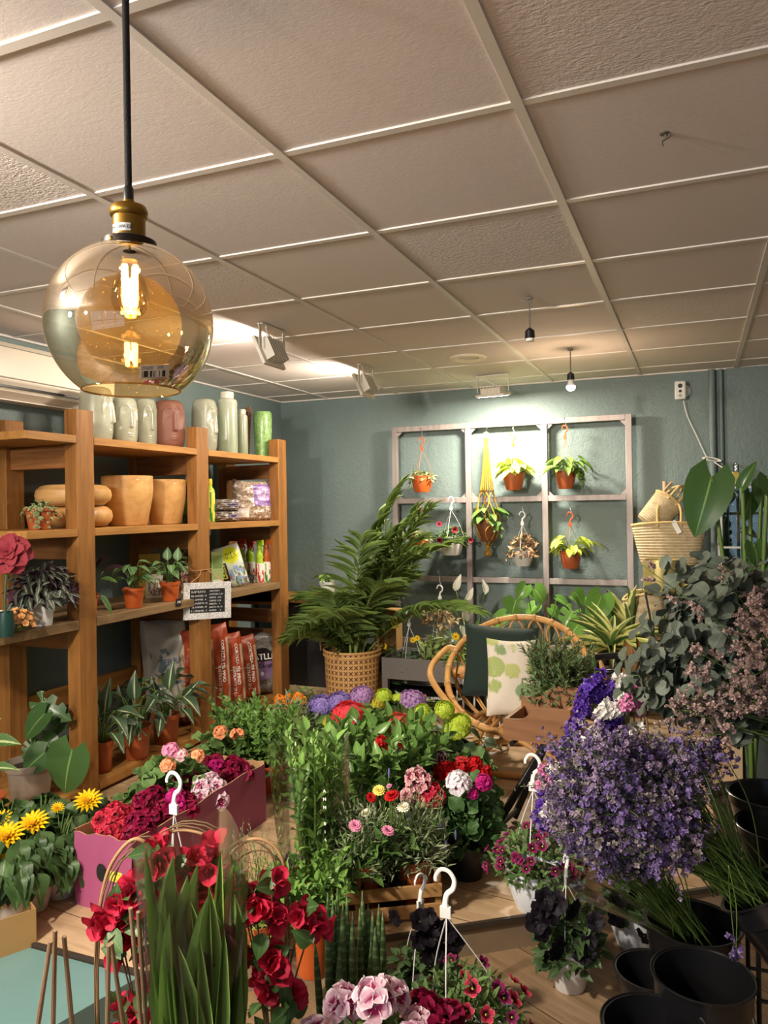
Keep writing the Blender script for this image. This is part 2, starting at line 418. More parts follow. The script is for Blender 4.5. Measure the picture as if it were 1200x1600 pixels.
plight('fill_light_behind', (-2.2,-.7,1.9), 105, '#fff3e4', .09); plight('fill_light_rear', (-1.6,-1.7,1.9), 95, '#fff3e4', .09)  # unseen point lights added behind the camera as general fill
# ------------------------------------------------------------------ common materials
BLACK = mat('black_plastic','#17181a',.35); BLACKM = mat('black_metal','#131415',.4,metal=.3)
WHITEP = mat('white_plastic','#e9e8e4',.4); STEEL = mat('zinc_wire','#8d8f90',.35,metal=.9)
BRASS = mat('aged_brass','#8f6f2e',.32,metal=.9); BRASSD = mat('dull_brass','#6e5a30',.4,metal=.8)
TERRA = mat('terracotta_plastic','#a8552c',.5,var=.08); TERRA2 = mat('terracotta_plastic_bright','#c05a24',.45,var=.06)
SOIL = mat('potting_soil','#2c2018',.95,var=.3,vscale=40,bump=.6,bscale=90)
STEMG = mat('stem_green','#55702f',.5); STEMD = mat('stem_dark','#3e4a28',.6); STEMB = mat('stem_brown','#6b5638',.7)
PAPERW = mat('white_paper','#eeece6',.6)
# ------------------------------------------------------------------ pendant lamp
pc = at(204, 507, d=1.18); GR = m_of(126.5, pc)
t = thing('pendant_lamp', 'amber glass globe pendant lamp with brass socket hanging on a black cord', 'lamp', (pc[0],pc[1],pc[2]))
a1 = 2.06
# sphere with a neck at the top (angle .36 rad) and an open bottom
ph = np.linspace(.42, pi-.62, 40)
prof = [(GR*math.sin(p), GR*math.cos(p)) for p in ph]
g = MB(); lathe(g, prof, 64)
k = NT('amber_glass'); k.t.nodes.remove(k.b)
tr = k.n('ShaderNodeBsdfTransparent', {0:lin('#e6d3aa')}); gl = k.n('ShaderNodeBsdfGlossy', {0:(1,.93,.78,1),'Roughness':.0})
fr = k.n('ShaderNodeFresnel', {0:1.62}); ff = k.math('ADD', k.math('MULTIPLY', fr.outputs[0], .8), .045)
ds = k.n('ShaderNodeBsdfDiffuse', {0:lin('#d8b878')})
tcg = k.coords('Object')
spk = k.mr(k.noise(tcg, 240, 2, .6), .66, .72, 0, .55); hz = k.mr(k.noise(tcg, 9, 4, .6), .35, .75, .03, .10)
m0 = k.n('ShaderNodeMixShader', {0: k.math('ADD', spk, hz)}); k.link(tr.outputs[0], m0.inputs[1]); k.link(ds.outputs[0], m0.inputs[2])
m1 = k.n('ShaderNodeMixShader', {0: ff}); k.link(m0.outputs[0], m1.inputs[1]); k.link(gl.outputs[0], m1.inputs[2]); k.link(m1.outputs[0], k.o.inputs[0])
AMBER = k.m
gb = part('glass_globe', g, AMBER, t, 'amber glass globe open at the bottom')
rim = MB(); tube(rim, [(prof[-1][0]*math.cos(a), prof[-1][0]*math.sin(a), prof[-1][1]) for a in np.linspace(0,2*pi,48,endpoint=False)], .0016, 6, closed=True)
part('rim', rim, AMBER, gb)
# price sticker with barcode on the globe, low on the right
st = MB(); us = np.linspace(0,1,9); 
x_cam = xr; 
def globe_pt(px, py, r):
    o = CAM; dvec = ray(px,py); dvec = dvec/np.linalg.norm(dvec); oc = o-pc
    bq = np.dot(oc,dvec); q = bq*bq-(np.dot(oc,oc)-r*r)
    return o+dvec*(-bq-math.sqrt(max(q,0)))-pc
V=[];U=[]
for j in range(5):
    for i in range(9):
        px = 219+46*i/8+ (j/4)*-1; py = 571+21*j/4-1.5*i/8
        V.append(globe_pt(px,py,GR+.0012)); U.append((i/8,1-j/4))
st.add(V, [(j*9+i,(j+1)*9+i,(j+1)*9+i+1,j*9+i+1) for j in range(4) for i in range(8)], 0, U)
part('price_sticker', st, printmat('barcode_sticker','#d9cfc0',[('h',.08,.92,.12,.58,'#2a2520',38),('n',.05,.45,.66,.92,'#4a4038',30,.5),('n',.6,.8,.7,.92,'#4a4038',30,.5),('r',.08,.9,.04,.08,'#5a5048')]), gb, 'pale barcode price sticker')
zt = prof[0][1]
cb = MB(); lathe(cb, [(.001,.0155),(.030,.0155),(.0405,.011),(.0415,.003),(.0405,-.004),(.036,-.005),(.001,-.005)], 40, c=(0,0,zt+.002)); part('shade_collar', cb, mat('black_bronze','#2a211c',.4,metal=.6), t)
zs = zt+.0165
so = MB(); lathe(so, [(.023,0),(.0245,.002),(.0245,.033),(.0265,.034),(.0285,.037),(.0285,.044),(.026,.050),(.014,.053),(.009,.054),(.0085,.060),(.001,.060)], 36, c=(0,0,zs)); sk = part('socket', so, BRASS, t, 'brass lamp socket')
kn = MB(); sphere(kn, -FW*.036+RT*-.014+np.array([0,0,zt+.006]), .0045, 10, 8); part('thumb_screw', kn, BRASS, t)
lb = MB(); n=8
th0 = math.atan2(-FW[1],-FW[0])
V=[];U=[]
for j in range(2):
    for i in range(n):
        a = th0-.95+1.35*i/(n-1); V.append((.0249*math.cos(a), .0249*math.sin(a), zs+.006+.012*j)); U.append((i/(n-1), j))
lb.add(V, [(i,i+1,n+i+1,n+i) for i in range(n-1)], 0, U)
part('rating_label', lb, printmat('rating_label','#dcdcdc',[]), sk)
tx = text_mb('60W 230V-E27', .0068, bold=.0001, align='CENTER')
for i,V in enumerate(tx.V):
    a = th0-.27+V[:,0]/.025; tx.V[i] = np.stack([.0253*np.cos(a), .0253*np.sin(a), zs+.012+V[:,1]],1)
part('lettering', tx, mat('ink_dark','#33373c',.6), sk)
co_ = MB(); lathe(co_, [(.0075,0),(.0078,.020),(.006,.024),(.001,.025)], 20, c=(0,0,zs+.058)); 
co2 = part('cord_grip', co_, BLACK, t)
cm = MB(); tube(cm, [(0,0,zs+.08),(0,0,CZ-pc[2]-.03)], .0055, 12)
kk = NT('braided_cord'); wv = kk.noise(kk.coords('Object',(500,500,260)),1,2); kk.setp(Base_Color=lin('#141312'),Roughness=.85); kk.bump(wv,.6,.002)
part('cord', cm, kk.m, t)
rs = MB(); lathe(rs, [(.05,0),(.05,-.02),(.012,-.03),(.001,-.03)][::-1], 30, c=(0,0,CZ-pc[2])); part('ceiling_rose', rs, BLACKM, t)
# filament bulb
zb = zt-.012
bl = MB(); lathe(bl, [(.012,0),(.0135,-.008),(.020,-.024),(.0262,-.045),(.0285,-.060),(.0265,-.074),(.019,-.086),(.009,-.092),(.0005,-.094)][::-1], 32, c=(0,0,zb)); bu = part('bulb', bl, glassmat('bulb_glass','#fff3da',.8,.02), t)
bc = MB(); lathe(bc, [(.0005,-.004),(.0125,-.004),(.0125,.02),(.0005,.02)], 20, c=(0,0,zb)); part('bulb_cap', bc, BRASS, bu)
fl = MB()
for a in (0,pi/2,pi,3*pi/2): tube(fl, [(.011*math.cos(a),.011*math.sin(a),zb-.012),(.0075*math.cos(a),.0075*math.sin(a),zb-.072)], .0042, 8)
part('filament', fl, emis('filament_glow','#ffd48a',160), bu)
plight('pendant_bulb_light', (pc[0],pc[1],pc[2]+zb-.045), 3.2, '#ffcf8e', .012)
# ------------------------------------------------------------------ floodlights under the ceiling
FLW = mat('flood_body_white','#d5d0c4',.5)
def flood(px, py, aim, label, e, col, half=.105, spread=pi):
    p = at(px, py, Z=CZ) if py is not None else np.array(px)
    t = thing('floodlight', label, 'floodlight', (p[0],p[1],CZ), 'floodlights on the ceiling')
    aim = np.array(aim,float); aim /= np.linalg.norm(aim)
    hx = np.array([-aim[1],aim[0],0.0]); hx /= np.linalg.norm(hx); up = np.cross(hx,aim); up = up if up[2]>0 else -up
    c0 = np.array([0,0,-.115])
    br = MB()
    for s_ in (-1,1): bar(br, hx*s_*(half+.012)+np.array([0,0,-.003]), hx*s_*(half+.012)+c0, .022, .004, up=aim)
    bar(br, -hx*(half+.014)+np.array([0,0,-.003]), hx*(half+.014)+np.array([0,0,-.003]), .03, .005)
    part('bracket', br, FLW, t)
    bd = MB(); M = basisM(hx, up, aim, c0)
    q = MB(); box(q, -half, half, -.075, .075, .012, .03); bd.merge(q, M); part('body', bd, FLW, t, bevel=.003); bd = MB(); q = MB(); box(q, -half*.66, half*.66, -.05, .05, -.028, .0118)
    for i in range(7): box(q, -half*.7+i*half*.225, -half*.7+i*half*.225+.005, -.055, .055, -.036, .012)
    bd.merge(q, M); part('heat_sink', bd, FLW, t)
    ln = MB(); q = MB(); box(q, -half+.012, half-.012, -.06, .06, .0295, .0315); ln.merge(q, M); part('lens', ln, emis('flood_lens', col, 30), t)
    cbm = MB(); tube(cbm, curve([hx*-half*.2+c0, hx*-half*.1+np.array([0,0,-.07]), hx*half*.5+np.array([0,0,-.03]), hx*half*.6+np.array([0,0,0])],6), .004, 6); part('cable', cbm, FLW, t)
    alight('floodlight_beam', p*[1,1,0]+[0,0,CZ]+c0+aim*.036, aim, half*1.7, .12, e, col, spread)
flood(425, 512, (-.93,.0,-.42), 'white floodlight on the ceiling nearest the amber pendant lamp', 11, '#fff0dc', .10)
flood(572, 573, (-.93,.0,-.42), 'white floodlight on the ceiling above the corner palm', 10, '#fff0dc', .10)
flood(770, 586, (.02,.16,-.98), 'white floodlight tilted at the back wall above the plant trellis', 52, '#fff2dc', .10, pi)
flood((-1.75,.30,CZ), None, (.28,.88,-.50), 'white fill floodlight added out of view on the ceiling, aimed at the flower display', 40, '#fff2e0', .10, 1.9)  # extra fixture outside the frame, added to brighten the middle flowers
# recessed downlight, unlit
p = at(731, 560, Z=CZ)
t = thing('recessed_downlight', 'round white recessed downlight in the ceiling, switched off', 'downlight', (p[0],p[1],CZ))
b = MB(); lathe(b, [(.062,.008),(.066,.0),(.082,-.006),(.105,-.006),(.112,0),(.112,.012)], 40); part('trim_ring', b, mat('downlight_ring','#dcd2bc',.45), t)
b = MB(); lathe(b, [(.0005,.009),(.064,.009)], 32); part('reflector', b, mat('downlight_inside','#a39a86',.3), t)
def bulb_holder(px, py0, py1, label, lit):
    p = at(px, py0, Z=CZ); L = m_of(py1-py0, p)
    t = thing('bulb_holder', label, 'light', (p[0],p[1],CZ), 'bare lamp holders hanging on thin cords')
    b = MB(); lathe(b, [(.016,.0),(.016,-.006),(.002,-.009)], 16); 
    if not lit:
        tube(b, curve([(-.03,0,0),(-.028,0,-.012),(0,0,-.006),(.004,0,-.02)],5), .004, 6)
    part('ceiling_hook', b, mat('ceiling_hook_grey','#77706a',.5), t)
    b = MB(); tube(b, [(0,0,-.01),(.0,0,-L+.05)], .003, 6); part('cord', b, mat('grey_cord','#5e5a55',.6), t)
    b = MB(); lathe(b, [(.004,0),(.012,-.006),(.020,-.014),(.022,-.045),(.018,-.047)], 20, c=(0,0,-L+.055)); part('socket', b, BLACK, t)
    if lit:
        b = MB(); lathe(b, [(.014,0),(.017,-.02),(.024,-.035)], 20, c=(0,0,-L+.01)); part('bulb_base', b, WHITEP, t)
        b = MB(); lathe(b, [(.0245,-.0),(.026,-.012),(.018,-.026),(.0005,-.031)], 20, c=(0,0,-L-.025)); part('bulb', b, emis('bulb_glow_warm','#ffd9b0',28), t)
        plight('bare_bulb_light', (p[0],p[1],CZ-L-.1), 6, '#ffd9b0', .03)
    else:
        b = MB(); lathe(b, [(.018,0),(.018,-.012),(.0005,-.012)], 20, c=(0,0,-L+.008)); part('socket_insert', b, WHITEP, t)
bulb_holder(827, 466, 532, 'black lamp holder without a bulb on a cord', False)
bulb_holder(891, 546, 596, 'lit bare bulb hanging on a thin cord before the back wall', True)
p = at(1038, 212, Z=CZ)
b = MB(); tube(b, curve([(0,0,.003),(.004,0,-.012),(-.006,0,-.02),(-.004,.004,-.03)],5), .003, 6); tube(b, curve([(.008,0,.003),(.012,0,-.008),(.006,0,-.014)],5), .003, 6); lathe(b, [(.012,0),(.010,-.003),(.001,-.004)],12)
single('ceiling_wire', b, mat('wire_dark','#5a524a',.6), 'cut wire ends poking from a ceiling tile', 'wire', loc=(p[0],p[1],CZ+.006))
# ------------------------------------------------------------------ air conditioner on the left wall
y0, y1 = 2.42, 3.40
t = thing('air_conditioner', 'cream wall-mounted air conditioner above the wooden shelf', 'air conditioner', (LX, (y0+y1)/2, 2.0))
AC = mat('ac_cream','#e6dccb',.35)
L = y1-y0
prof = [(0,.0),(.10,.0),(.15,.02),(.185,.055),(.19,.062),(.205,.075),(.212,.16),(.205,.235),(.18,.262),(0,.265)]
b = MB(); n = len(prof)
V = [(x, -L/2, z) for x,z in prof]+[(x, L/2, z) for x,z in prof]
b.add(V, [(i, i+1, n+i+1, n+i) for i in range(n-1)]+[tuple(range(n-1,-1,-1)), tuple(range(n,2*n)), (0,n,2*n-1,n-1)])
part('body', b, AC, t, bevel=.006)
b = MB(); box(b, .12,.193,-L/2+.03,L/2-.03,.046,.056); part('air_outlet', b, BLACK, t)
b = MB(); bar(b, (.152,-L/2+.04,.018), (.152,L/2-.04,.018), .06,.006, up=(-.5,0,1)); bar(b, (.112,-L/2+.04,-.004), (.112,L/2-.04,-.004), .05,.006); part('louvre', b, AC, t)
b = MB(); box(b, .2075,.214,-L/2+.005,L/2-.005,.086,.09); box(b,.2,.2125,-L/2+.005,L/2-.005,.232,.235); part('panel_seam', b, mat('seam_shadow','#8a8272',.5), t)
# ------------------------------------------------------------------ wooden shelf
WZ = wood('pine_stained_upright','#a26e36','#67431f','z'); WY = wood('pine_stained_board','#ba8545','#815829','y'); WX = wood('pine_stained_cross','#9a683a','#634022','x')
WY2 = wood('pine_weathered_board','#8f7450','#5d452c','y')
SX0, SX1 = -3.17, -2.65
t = thing('wooden_shelf_unit', 'tall stained pine shelving unit along the left wall with four boards', 'shelf', (-2.9, 3.5, FZ))
O = (-2.9,3.5,FZ)
posts = [2.735, 3.655, 4.575]
for y in posts:
    b = MB(); box(b, SX1-.075, SX1, y, y+.11, FZ, 1.925); part('post', b, WZ, t, off=O, bevel=.004)
for y in [2.74, 3.68, 4.62]:
    b = MB(); box(b, SX0, SX0+.07, y, y+.11, FZ, 1.90); part('post', b, WZ, t, off=O, bevel=.004)
b = MB(); box(b, SX0, SX0+.07, 2.41, 2.50, FZ, 1.93); part('post', b, WZ, t, off=O, bevel=.004)
def board(z, y0, y1, x1=SX1, m=WY, th=.035, x0=SX0):
    b = MB(); w = (x1-x0-.005)/2
    box(b, x0, x0+w, y0, y1, z-th, z); box(b, x0+w+.005, x1, y0, y1, z-th, z)
    return part('shelf_board', b, m, t, off=O, bevel=.003)
ZB = [1.800, 1.368, .945, .165]
def board_notched(z, ya, yb, m=WY, th=.036):
    board(z, ya, yb, SX1-.079, m, th)
    # front strip, flush with the posts, between them
    ys = [ya]+[v for y in posts for v in (y,y+.11)]+[yb]
    b = MB()
    for i in range(0, len(ys), 2):
        if ys[i+1]-ys[i] > .02: box(b, SX1-.079, SX1+.002, ys[i]+(.001 if i else 0), ys[i+1]-.001, z-th, z)
    part('board_lip', b, m, t, off=O, bevel=.002)
board_notched(ZB[0], 2.44, 4.575); board_notched(ZB[1], 2.44, 4.575); board_notched(ZB[2], 2.28, 4.575, WY2, .042); board_notched(ZB[3], 2.28, 4.7, WY, .042)
for z in (ZB[0], ZB[1], ZB[2]):
    for y in posts:
        b = MB(); box(b, SX0+.07, SX1-.08, y+.03, y+.075, z-.145, z-.045); part('crossbar', b, WX, t, off=O, bevel=.003)
for y in (posts[2],):
    for z in (.25,.38,.52,.66,.78):
        b = MB(); box(b, SX0+.07, SX1-.08, y+.03, y+.05, z, z+.095); part('side_slat', b, WX, t, off=O, bevel=.003)
for z in (.52,):
    b = MB(); box(b, SX0+.02, SX0+.045, 2.85, 3.68, z-.10, z); part('back_rail', b, WY, t, off=O, bevel=.003)
    b = MB(); box(b, SX0+.02, SX0+.045, 3.79, 4.62, z-.10, z); part('back_rail', b, WY, t, off=O, bevel=.003)
# ------------------------------------------------------------------ leaf and flower templates (unit length along y)
def widthfn(shape, t):
    if shape == 'ovate':  return np.sin(pi*t**.72)**.9*(1-.15*t)
    if shape == 'lance':  return np.sin(pi*np.clip(t,0,1)**.8)**.8
    if shape == 'strap':  return np.minimum(1, .55+t*1.6)*np.clip((1-t)/.45,0,1)**.6
    if shape == 'round':  return np.sqrt(np.clip(1-(2*t-1)**2,0,1))
    if shape == 'heart':  return np.where(t<.26, .42+.58*np.sqrt(np.clip(1-((t-.26)/.26)**2,0,1)), np.clip(1-((np.maximum(t,.26)-.26)/.74)**1.9,0,1)**.85)
    if shape == 'obov':   return np.sin(pi*t**1.35)**.7
    if shape == 'petal':  return np.where(t<.6, .25+.75*(t/.6)**.8, np.sqrt(np.clip(1-((t-.6)/.42)**2,0,1)))
    if shape == 'grass':  return np.clip((1-t),0,1)**.5
    return np.sin(pi*t)
def leaf(shape='ovate', nv=5, nu=1, fold=.18, curl=.15, wave=0.0, lobe=0.0, notch=None, serr=0, tipcurl=0, asym=0, cup=0):
    t = np.linspace(0,1,nv+1); s = np.linspace(-1,1,2*nu+1)
    w = widthfn(shape, np.clip(t,1e-4,1-1e-4)); w[-1]= 0.02 if shape not in ('petal',) else max(w[-1],.12)
    if shape not in ('heart',): w[0] = max(min(w[0],.12),.05) if shape not in ('strap','grass') else w[0]
    T, S = np.meshgrid(t, s, indexing='ij'); W = np.repeat(w[:,None], len(s), 1)
    if notch is not None:
        nL, dep_ = notch
        for sd in (-1,1):
            ph = np.abs(((t*nL+(.25 if sd>0 else 0)) % 1)-.5)*2
            cut = 1-dep_*(ph<.34)*(t>.12)*(t<.82)
            W = np.where(S*sd>0, W*cut[:,None], W)
    if serr: W = W*(1+.10*((np.arange(nv+1)%2)*2-1)[:,None]*(np.abs(S)>.9))
    X = S*W*.5; Y = T.copy()
    if lobe: Y = Y - lobe*np.abs(S)**1.3*(1-T)**4
    Z = fold*np.abs(X) - curl*T**2 + wave*np.sin(T*9+S*2)*np.abs(S)*.12 + cup*X**2 + tipcurl*T**4
    V = np.stack([X,Y,Z],2).reshape(-1,3); nc = len(s)
    F = [(i*nc+j, i*nc+j+1, (i+1)*nc+j+1, (i+1)*nc+j) for i in range(nv) for j in range(nc-1)]
    U = np.stack([(S+1)/2, T],2).reshape(-1,2)
    return dict(V=V, F=np.array(F), U=U)
def norm(a): a=np.asarray(a,float); return a/np.maximum(np.linalg.norm(a,axis=-1,keepdims=True),1e-9)
def inst(mb, T, pos, dirs, ups, L, W, m=0):
    pos=np.atleast_2d(pos); n=len(pos); y=norm(np.broadcast_to(np.atleast_2d(dirs),(n,3))); u=np.broadcast_to(np.atleast_2d(ups),(n,3))
    x=np.cross(y,u); bad=np.linalg.norm(x,axis=1)<1e-3
    if bad.any(): x[bad]=np.cross(y[bad],[1,0.1,0])
    x=norm(x); z=np.cross(x,y)
    L=np.broadcast_to(L,n).astype(float); W=np.broadcast_to(W,n).astype(float)
    v=T['V']
    P = pos[:,None,:] + (v[None,:,0]*W[:,None])[:,:,None]*x[:,None,:] + (v[None,:,1]*L[:,None])[:,:,None]*y[:,None,:] + (v[None,:,2]*L[:,None])[:,:,None]*z[:,None,:]
    k=len(v); F=T['F']
    if isinstance(F,np.ndarray):
        Fa=(F[None,:,:]+(np.arange(n)*k)[:,None,None]).reshape(-1,F.shape[1]); Ms=m if 'M' not in T else np.tile(T['M'],n)
    else:
        Fa=[[i+q*k for i in f] for q in range(n) for f in F]; Ms=m if 'M' not in T else list(T['M'])*n
    mb.add(P.reshape(-1,3), Fa, Ms, np.tile(T['U'],(n,1))); return mb
def tmpl(mb):
    F=[list(f) for f in mb.F]
    if all(len(f)==4 for f in F): F=np.array(F)
    return dict(V=np.vstack(mb.V),F=F,U=np.vstack(mb.U),M=list(mb.M))
def rdir(n, zmin=-.2, zmax=1.0, rng=R):
    z=rng.uniform(zmin,zmax,n); a=rng.uniform(0,2*pi,n); r=np.sqrt(1-z*z); return np.stack([r*np.cos(a),r*np.sin(a),z],1)
T_OV=leaf('ovate',5,1,.25,.18); T_LA=leaf('lance',5,1,.2,.2); T_NEEDLE=leaf('lance',2,1,.2,.1); T_RND=leaf('round',6,1,.12,.06,wave=.5)
T_HE=leaf('heart',8,2,.16,.22,lobe=.28); T_HE2=leaf('heart',8,2,.3,.3,lobe=.22); T_OBO=leaf('obov',5,1,.2,.2); T_STRAP=leaf('strap',10,1,.25,.25)
T_CREN=leaf('round',8,2,.25,-.1,wave=1.0,lobe=.2); T_BIG=leaf('ovate',9,2,.22,.22,wave=.3); T_MON=leaf('heart',24,3,.14,.2,lobe=.28,notch=(3.2,.55)); T_SUN=leaf('ovate',8,2,.2,.35,wave=.8)
T_RUF=leaf('ovate',6,1,.3,.2,wave=1.2,serr=1)
# ---- foliage generators (local coordinates, origin at the soil centre)
def dome(mb, n, rad, H, T, L, W, m=0, zmin=-.15, droop=.25, fill=.45, z0=0.0, jit=.45, up=.35, cx=(0,0)):
    d=rdir(n,zmin,1); k=R.uniform(fill**2,1,n)**.5
    rad=np.atleast_1d(rad)*np.ones(2); P=d*k[:,None]*np.array([rad[0],rad[1],H])+[cx[0],cx[1],z0]
    dr=norm(d*[1,1,.5]+np.array([0,0,up-droop])+R.normal(0,jit,(n,3))); u=norm(d+[0,0,.7]+R.normal(0,.3,(n,3)))
    s=R.uniform(.7,1.15,n); return inst(mb,T,P-dr*(L*s)[:,None]*.5,dr,u,L*s,W*s,m)
def twigs(mb, n, rad, H, r=.002, m=0, z0=0, base=.02, zmin=.05):
    d=rdir(n,zmin,1)*np.array([rad,rad,H])
    for e in d:
        b0=np.array([R.uniform(-base,base),R.uniform(-base,base),0]); tube(mb,curve([b0,b0+e*[.35,.35,.6],e+[0,0,z0]],4),[r*1.2]*4+[r]*5 if False else r,5,m)
    return mb
def stems(mb, ns, H, spread, per, T, L, W, m=0, ms=1, r=.003, base=.03, ang=.8, start=.15, topt=1.0, wander=.02, hv=.2, tip=True, lsc=(1.0,.6), rows=0, lean=(0,0), leafdroop=0.0):
    for i in range(ns):
        a=2*pi*i/ns+R.uniform(-.4,.4); q=math.sqrt(R.uniform(.05,1)); h=H*(1-R.uniform(0,hv))
        b0=np.array([math.cos(a)*base*q,math.sin(a)*base*q,0]); e=np.array([math.cos(a)*spread*q+lean[0],math.sin(a)*spread*q+lean[1],h])
        mid=b0*.5+e*.5+np.array([R.normal(0,wander),R.normal(0,wander),h*.06]); C=curve([b0,mid,e],8)
        tube(mb,C,np.linspace(r,r*.5,len(C)),5,ms)
        tt=np.linspace(start,topt,per); ids=np.clip((tt*(len(C)-1)),0,len(C)-1.001); i0=ids.astype(int); f=(ids-i0)[:,None]
        P=C[i0]*(1-f)+C[i0+1]*f; tan=norm(C[i0+1]-C[i0]); ph=R.uniform(0,6)
        az=ph+np.arange(per)*(pi if rows==2 else pi/2 if rows==4 else 2.4)+R.normal(0,.2,per)
        e1=norm(np.cross(tan,[0.3,1,0.1])); e2=np.cross(tan,e1); out=e1*np.cos(az)[:,None]+e2*np.sin(az)[:,None]
        aa=ang*(1-.5*tt)[:,None]; d=norm(out*np.sin(aa)+tan*np.cos(aa)-np.array([0,0,leafdroop])); u=norm(tan+out*-.2+R.normal(0,.12,(per,3)))
        s=np.interp(tt,[0,1],lsc)*R.uniform(.8,1.15,per)
        inst(mb,T,P,d,u,L*s,W*s,m)
    return mb
def rosette(mb, n, T, L, W, m=0, e0=.2, e1=1.3, base=.012, z0=0, lv=.25):
    a=np.arange(n)*2.4+R.uniform(0,.5,n); el=np.linspace(e0,e1,n)+R.normal(0,.08,n); R.shuffle(el)
    d=np.stack([np.cos(a)*np.cos(el),np.sin(a)*np.cos(el),np.sin(el)],1); P=d*[base,base,0]+[0,0,z0]
    u=norm(np.array([0,0,1.0])+d*-.3); s=R.uniform(1-lv,1+lv*.5,n); return inst(mb,T,P,d,u,L*s,W,m)
def petioles(mb, n, rad, H, T, L, W, m=0, ms=1, r=.002, droop=.35, hv=.45, base=.02, face=None):
    for i in range(n):
        a=i*2.4+R.uniform(-.3,.3); q=R.uniform(.35,1); h=H*R.uniform(1-hv,1)*(1.15-.35*q)
        e=np.array([math.cos(a)*rad*q,math.sin(a)*rad*q,h]); b0=np.array([math.cos(a)*base*.5,math.sin(a)*base*.5,0])
        C=curve([b0,b0*.4+e*[.45,.45,.7],e],5); tube(mb,C,r,5,ms)
        d=norm(np.array([math.cos(a),math.sin(a),-droop+R.normal(0,.2)])); u=norm(np.array([math.cos(a)*.5,math.sin(a)*.5,1])+R.normal(0,.15,3))
        s=R.uniform(.75,1.1); inst(mb,T,e,d,u,L*s,W*s,m)
    return mb
def trail(mb, n, rr, z, Ld, T, L, W, m=0, ms=1, per=8, az=None, r=.0012):
    for i in range(n):
        a=(R.uniform(0,2*pi) if az is None else R.uniform(*az)); ld=Ld*R.uniform(.4,1); c_,s_=math.cos(a),math.sin(a)
        C=curve([(c_*rr*.3,s_*rr*.3,z),(c_*rr*1.02,s_*rr*1.02,z+.015),(c_*rr*1.25,s_*rr*1.25,z-ld*.45),(c_*rr*1.22+R.normal(0,.01),s_*rr*1.22,z-ld)],5)
        tube(mb,C,r,4,ms); ids=np.linspace(2,len(C)-1,per).astype(int); P=C[ids]
        sd=np.array([1,-1]*per)[:per]; side=np.array([-s_,c_,0]); d=norm(np.array([c_,s_,0])*.5+sd[:,None]*side*.8+[0,0,-.5]+R.normal(0,.2,(per,3))); u=norm(np.array([c_,s_,.6])+R.normal(0,.2,(per,3)))
        s=np.linspace(1,.55,per); inst(mb,T,P,d,u,L*s,W*s,m)
    return mb
# ---- blooms
def flower_t(np_, T, L, W, cup=.3, rot=0, centre=None, m=0, mc=1):
    mb=MB(); a=np.arange(np_)*2*pi/np_+rot; d=np.stack([np.cos(a),np.sin(a),np.full(np_,math.tan(cup))],1)
    inst(mb,T,d*[.02*L]*3,d,np.array([0,0,1.0])-d*.2,L,W,m)
    if centre: sphere(mb,(0,0,L*.06),centre,8,5,mc,(1,1,.5))
    return tmpl(mb)
TP=leaf('petal',4,1,.0,.12); TPr=leaf('petal',5,2,.1,.25,wave=.9,cup=.25); TPn=leaf('lance',4,1,.15,.1)
FL5=flower_t(5,TPr,1,1.0,.35); FL4=flower_t(4,TP,1,.95,.15); FL5s=flower_t(5,TP,1,.85,.6); FLbract=flower_t(3,leaf('ovate',5,1,.35,-.1,wave=.6),1,.85,.75)
def cluster(mb, n, r, F, size, m=0, zmin=-.1, sq=.8, c=(0,0,0), sv=.15):
    # florets over a dome
    k=np.arange(n)+.5; z=1-(1-zmin)*k/n; a=k*2.39996+R.uniform(0,6); rr=np.sqrt(np.clip(1-z*z,0,1)); d=np.stack([rr*np.cos(a),rr*np.sin(a),z],1)+R.normal(0,.08,(n,3)); d=norm(d)
    P=d*[r,r,r*sq]+np.asarray(c,float); 
    T2=dict(F); s=size*R.uniform(1-sv,1+sv,n)
    # each floret faces outward: template z axis -> d
    t=norm(np.cross(d,R.normal(0,1,(n,3)))); return inst3(mb,F,P,t,np.cross(d,t),d,s,m)
def inst3(mb,T,P,x,y,z,s,m=None):
    v=T['V']*1.0; n=len(P); s=np.broadcast_to(s,n)[:,None,None]
    Q=P[:,None,:]+s*(v[None,:,0:1]*x[:,None,:]+v[None,:,1:2]*y[:,None,:]+v[None,:,2:3]*z[:,None,:]); k=len(v); F=T['F']
    Ms=list(T['M'])*n if (m is None or any(T['M'])) else m
    if isinstance(F,np.ndarray): Fa=(F[None]+(np.arange(n)*k)[:,None,None]).reshape(-1,F.shape[1])
    else: Fa=[[i+q*k for i in f] for q in range(n) for f in F]
    return mb.add(Q.reshape(-1,3),Fa,Ms,np.tile(T['U'],(n,1)))
# ---- pots
def pot_mb(rt, rb, h, rim=None, th=.004, n=32, ridge=True, squat=False):
    rim = h*.18 if rim is None else rim
    if squat: prof=[(.0005,0),(rb,0),(rb*1.02,.003),(rb+(rt-rb)*.55,h*.35),(rt*.97,h*.75),(rt*.98,h-rim*.4),(rt*1.02,h-rim*.35),(rt*1.03,h),(rt*.97,h),(rt*.93,h*.8),(rt*.7,h*.5),(.0005,h*.5)]
    else:
        prof=[(.0005,0),(rb,0),(rb+.0015,.004),(rb+(rt*.94-rb)*(1-rim/h),h-rim)]
        prof+= [(rt*.98,h-rim+.002),(rt*1.0,h-.004),(rt*1.0,h),(rt-th,h),(rt*.9-th,h-rim),(rt*.82-th,h*.5),(.0005,h*.5)] if ridge else [(rt,h),(rt-th,h),(rt*.85-th,h*.5),(.0005,h*.5)]
    mb=MB(); lathe(mb,prof,n); return mb
def soil_mb(r, z):
    mb=MB(); lathe(mb,[(r,z-.004),(r*.6,z+.003),(.0005,z+.005)],20); return mb
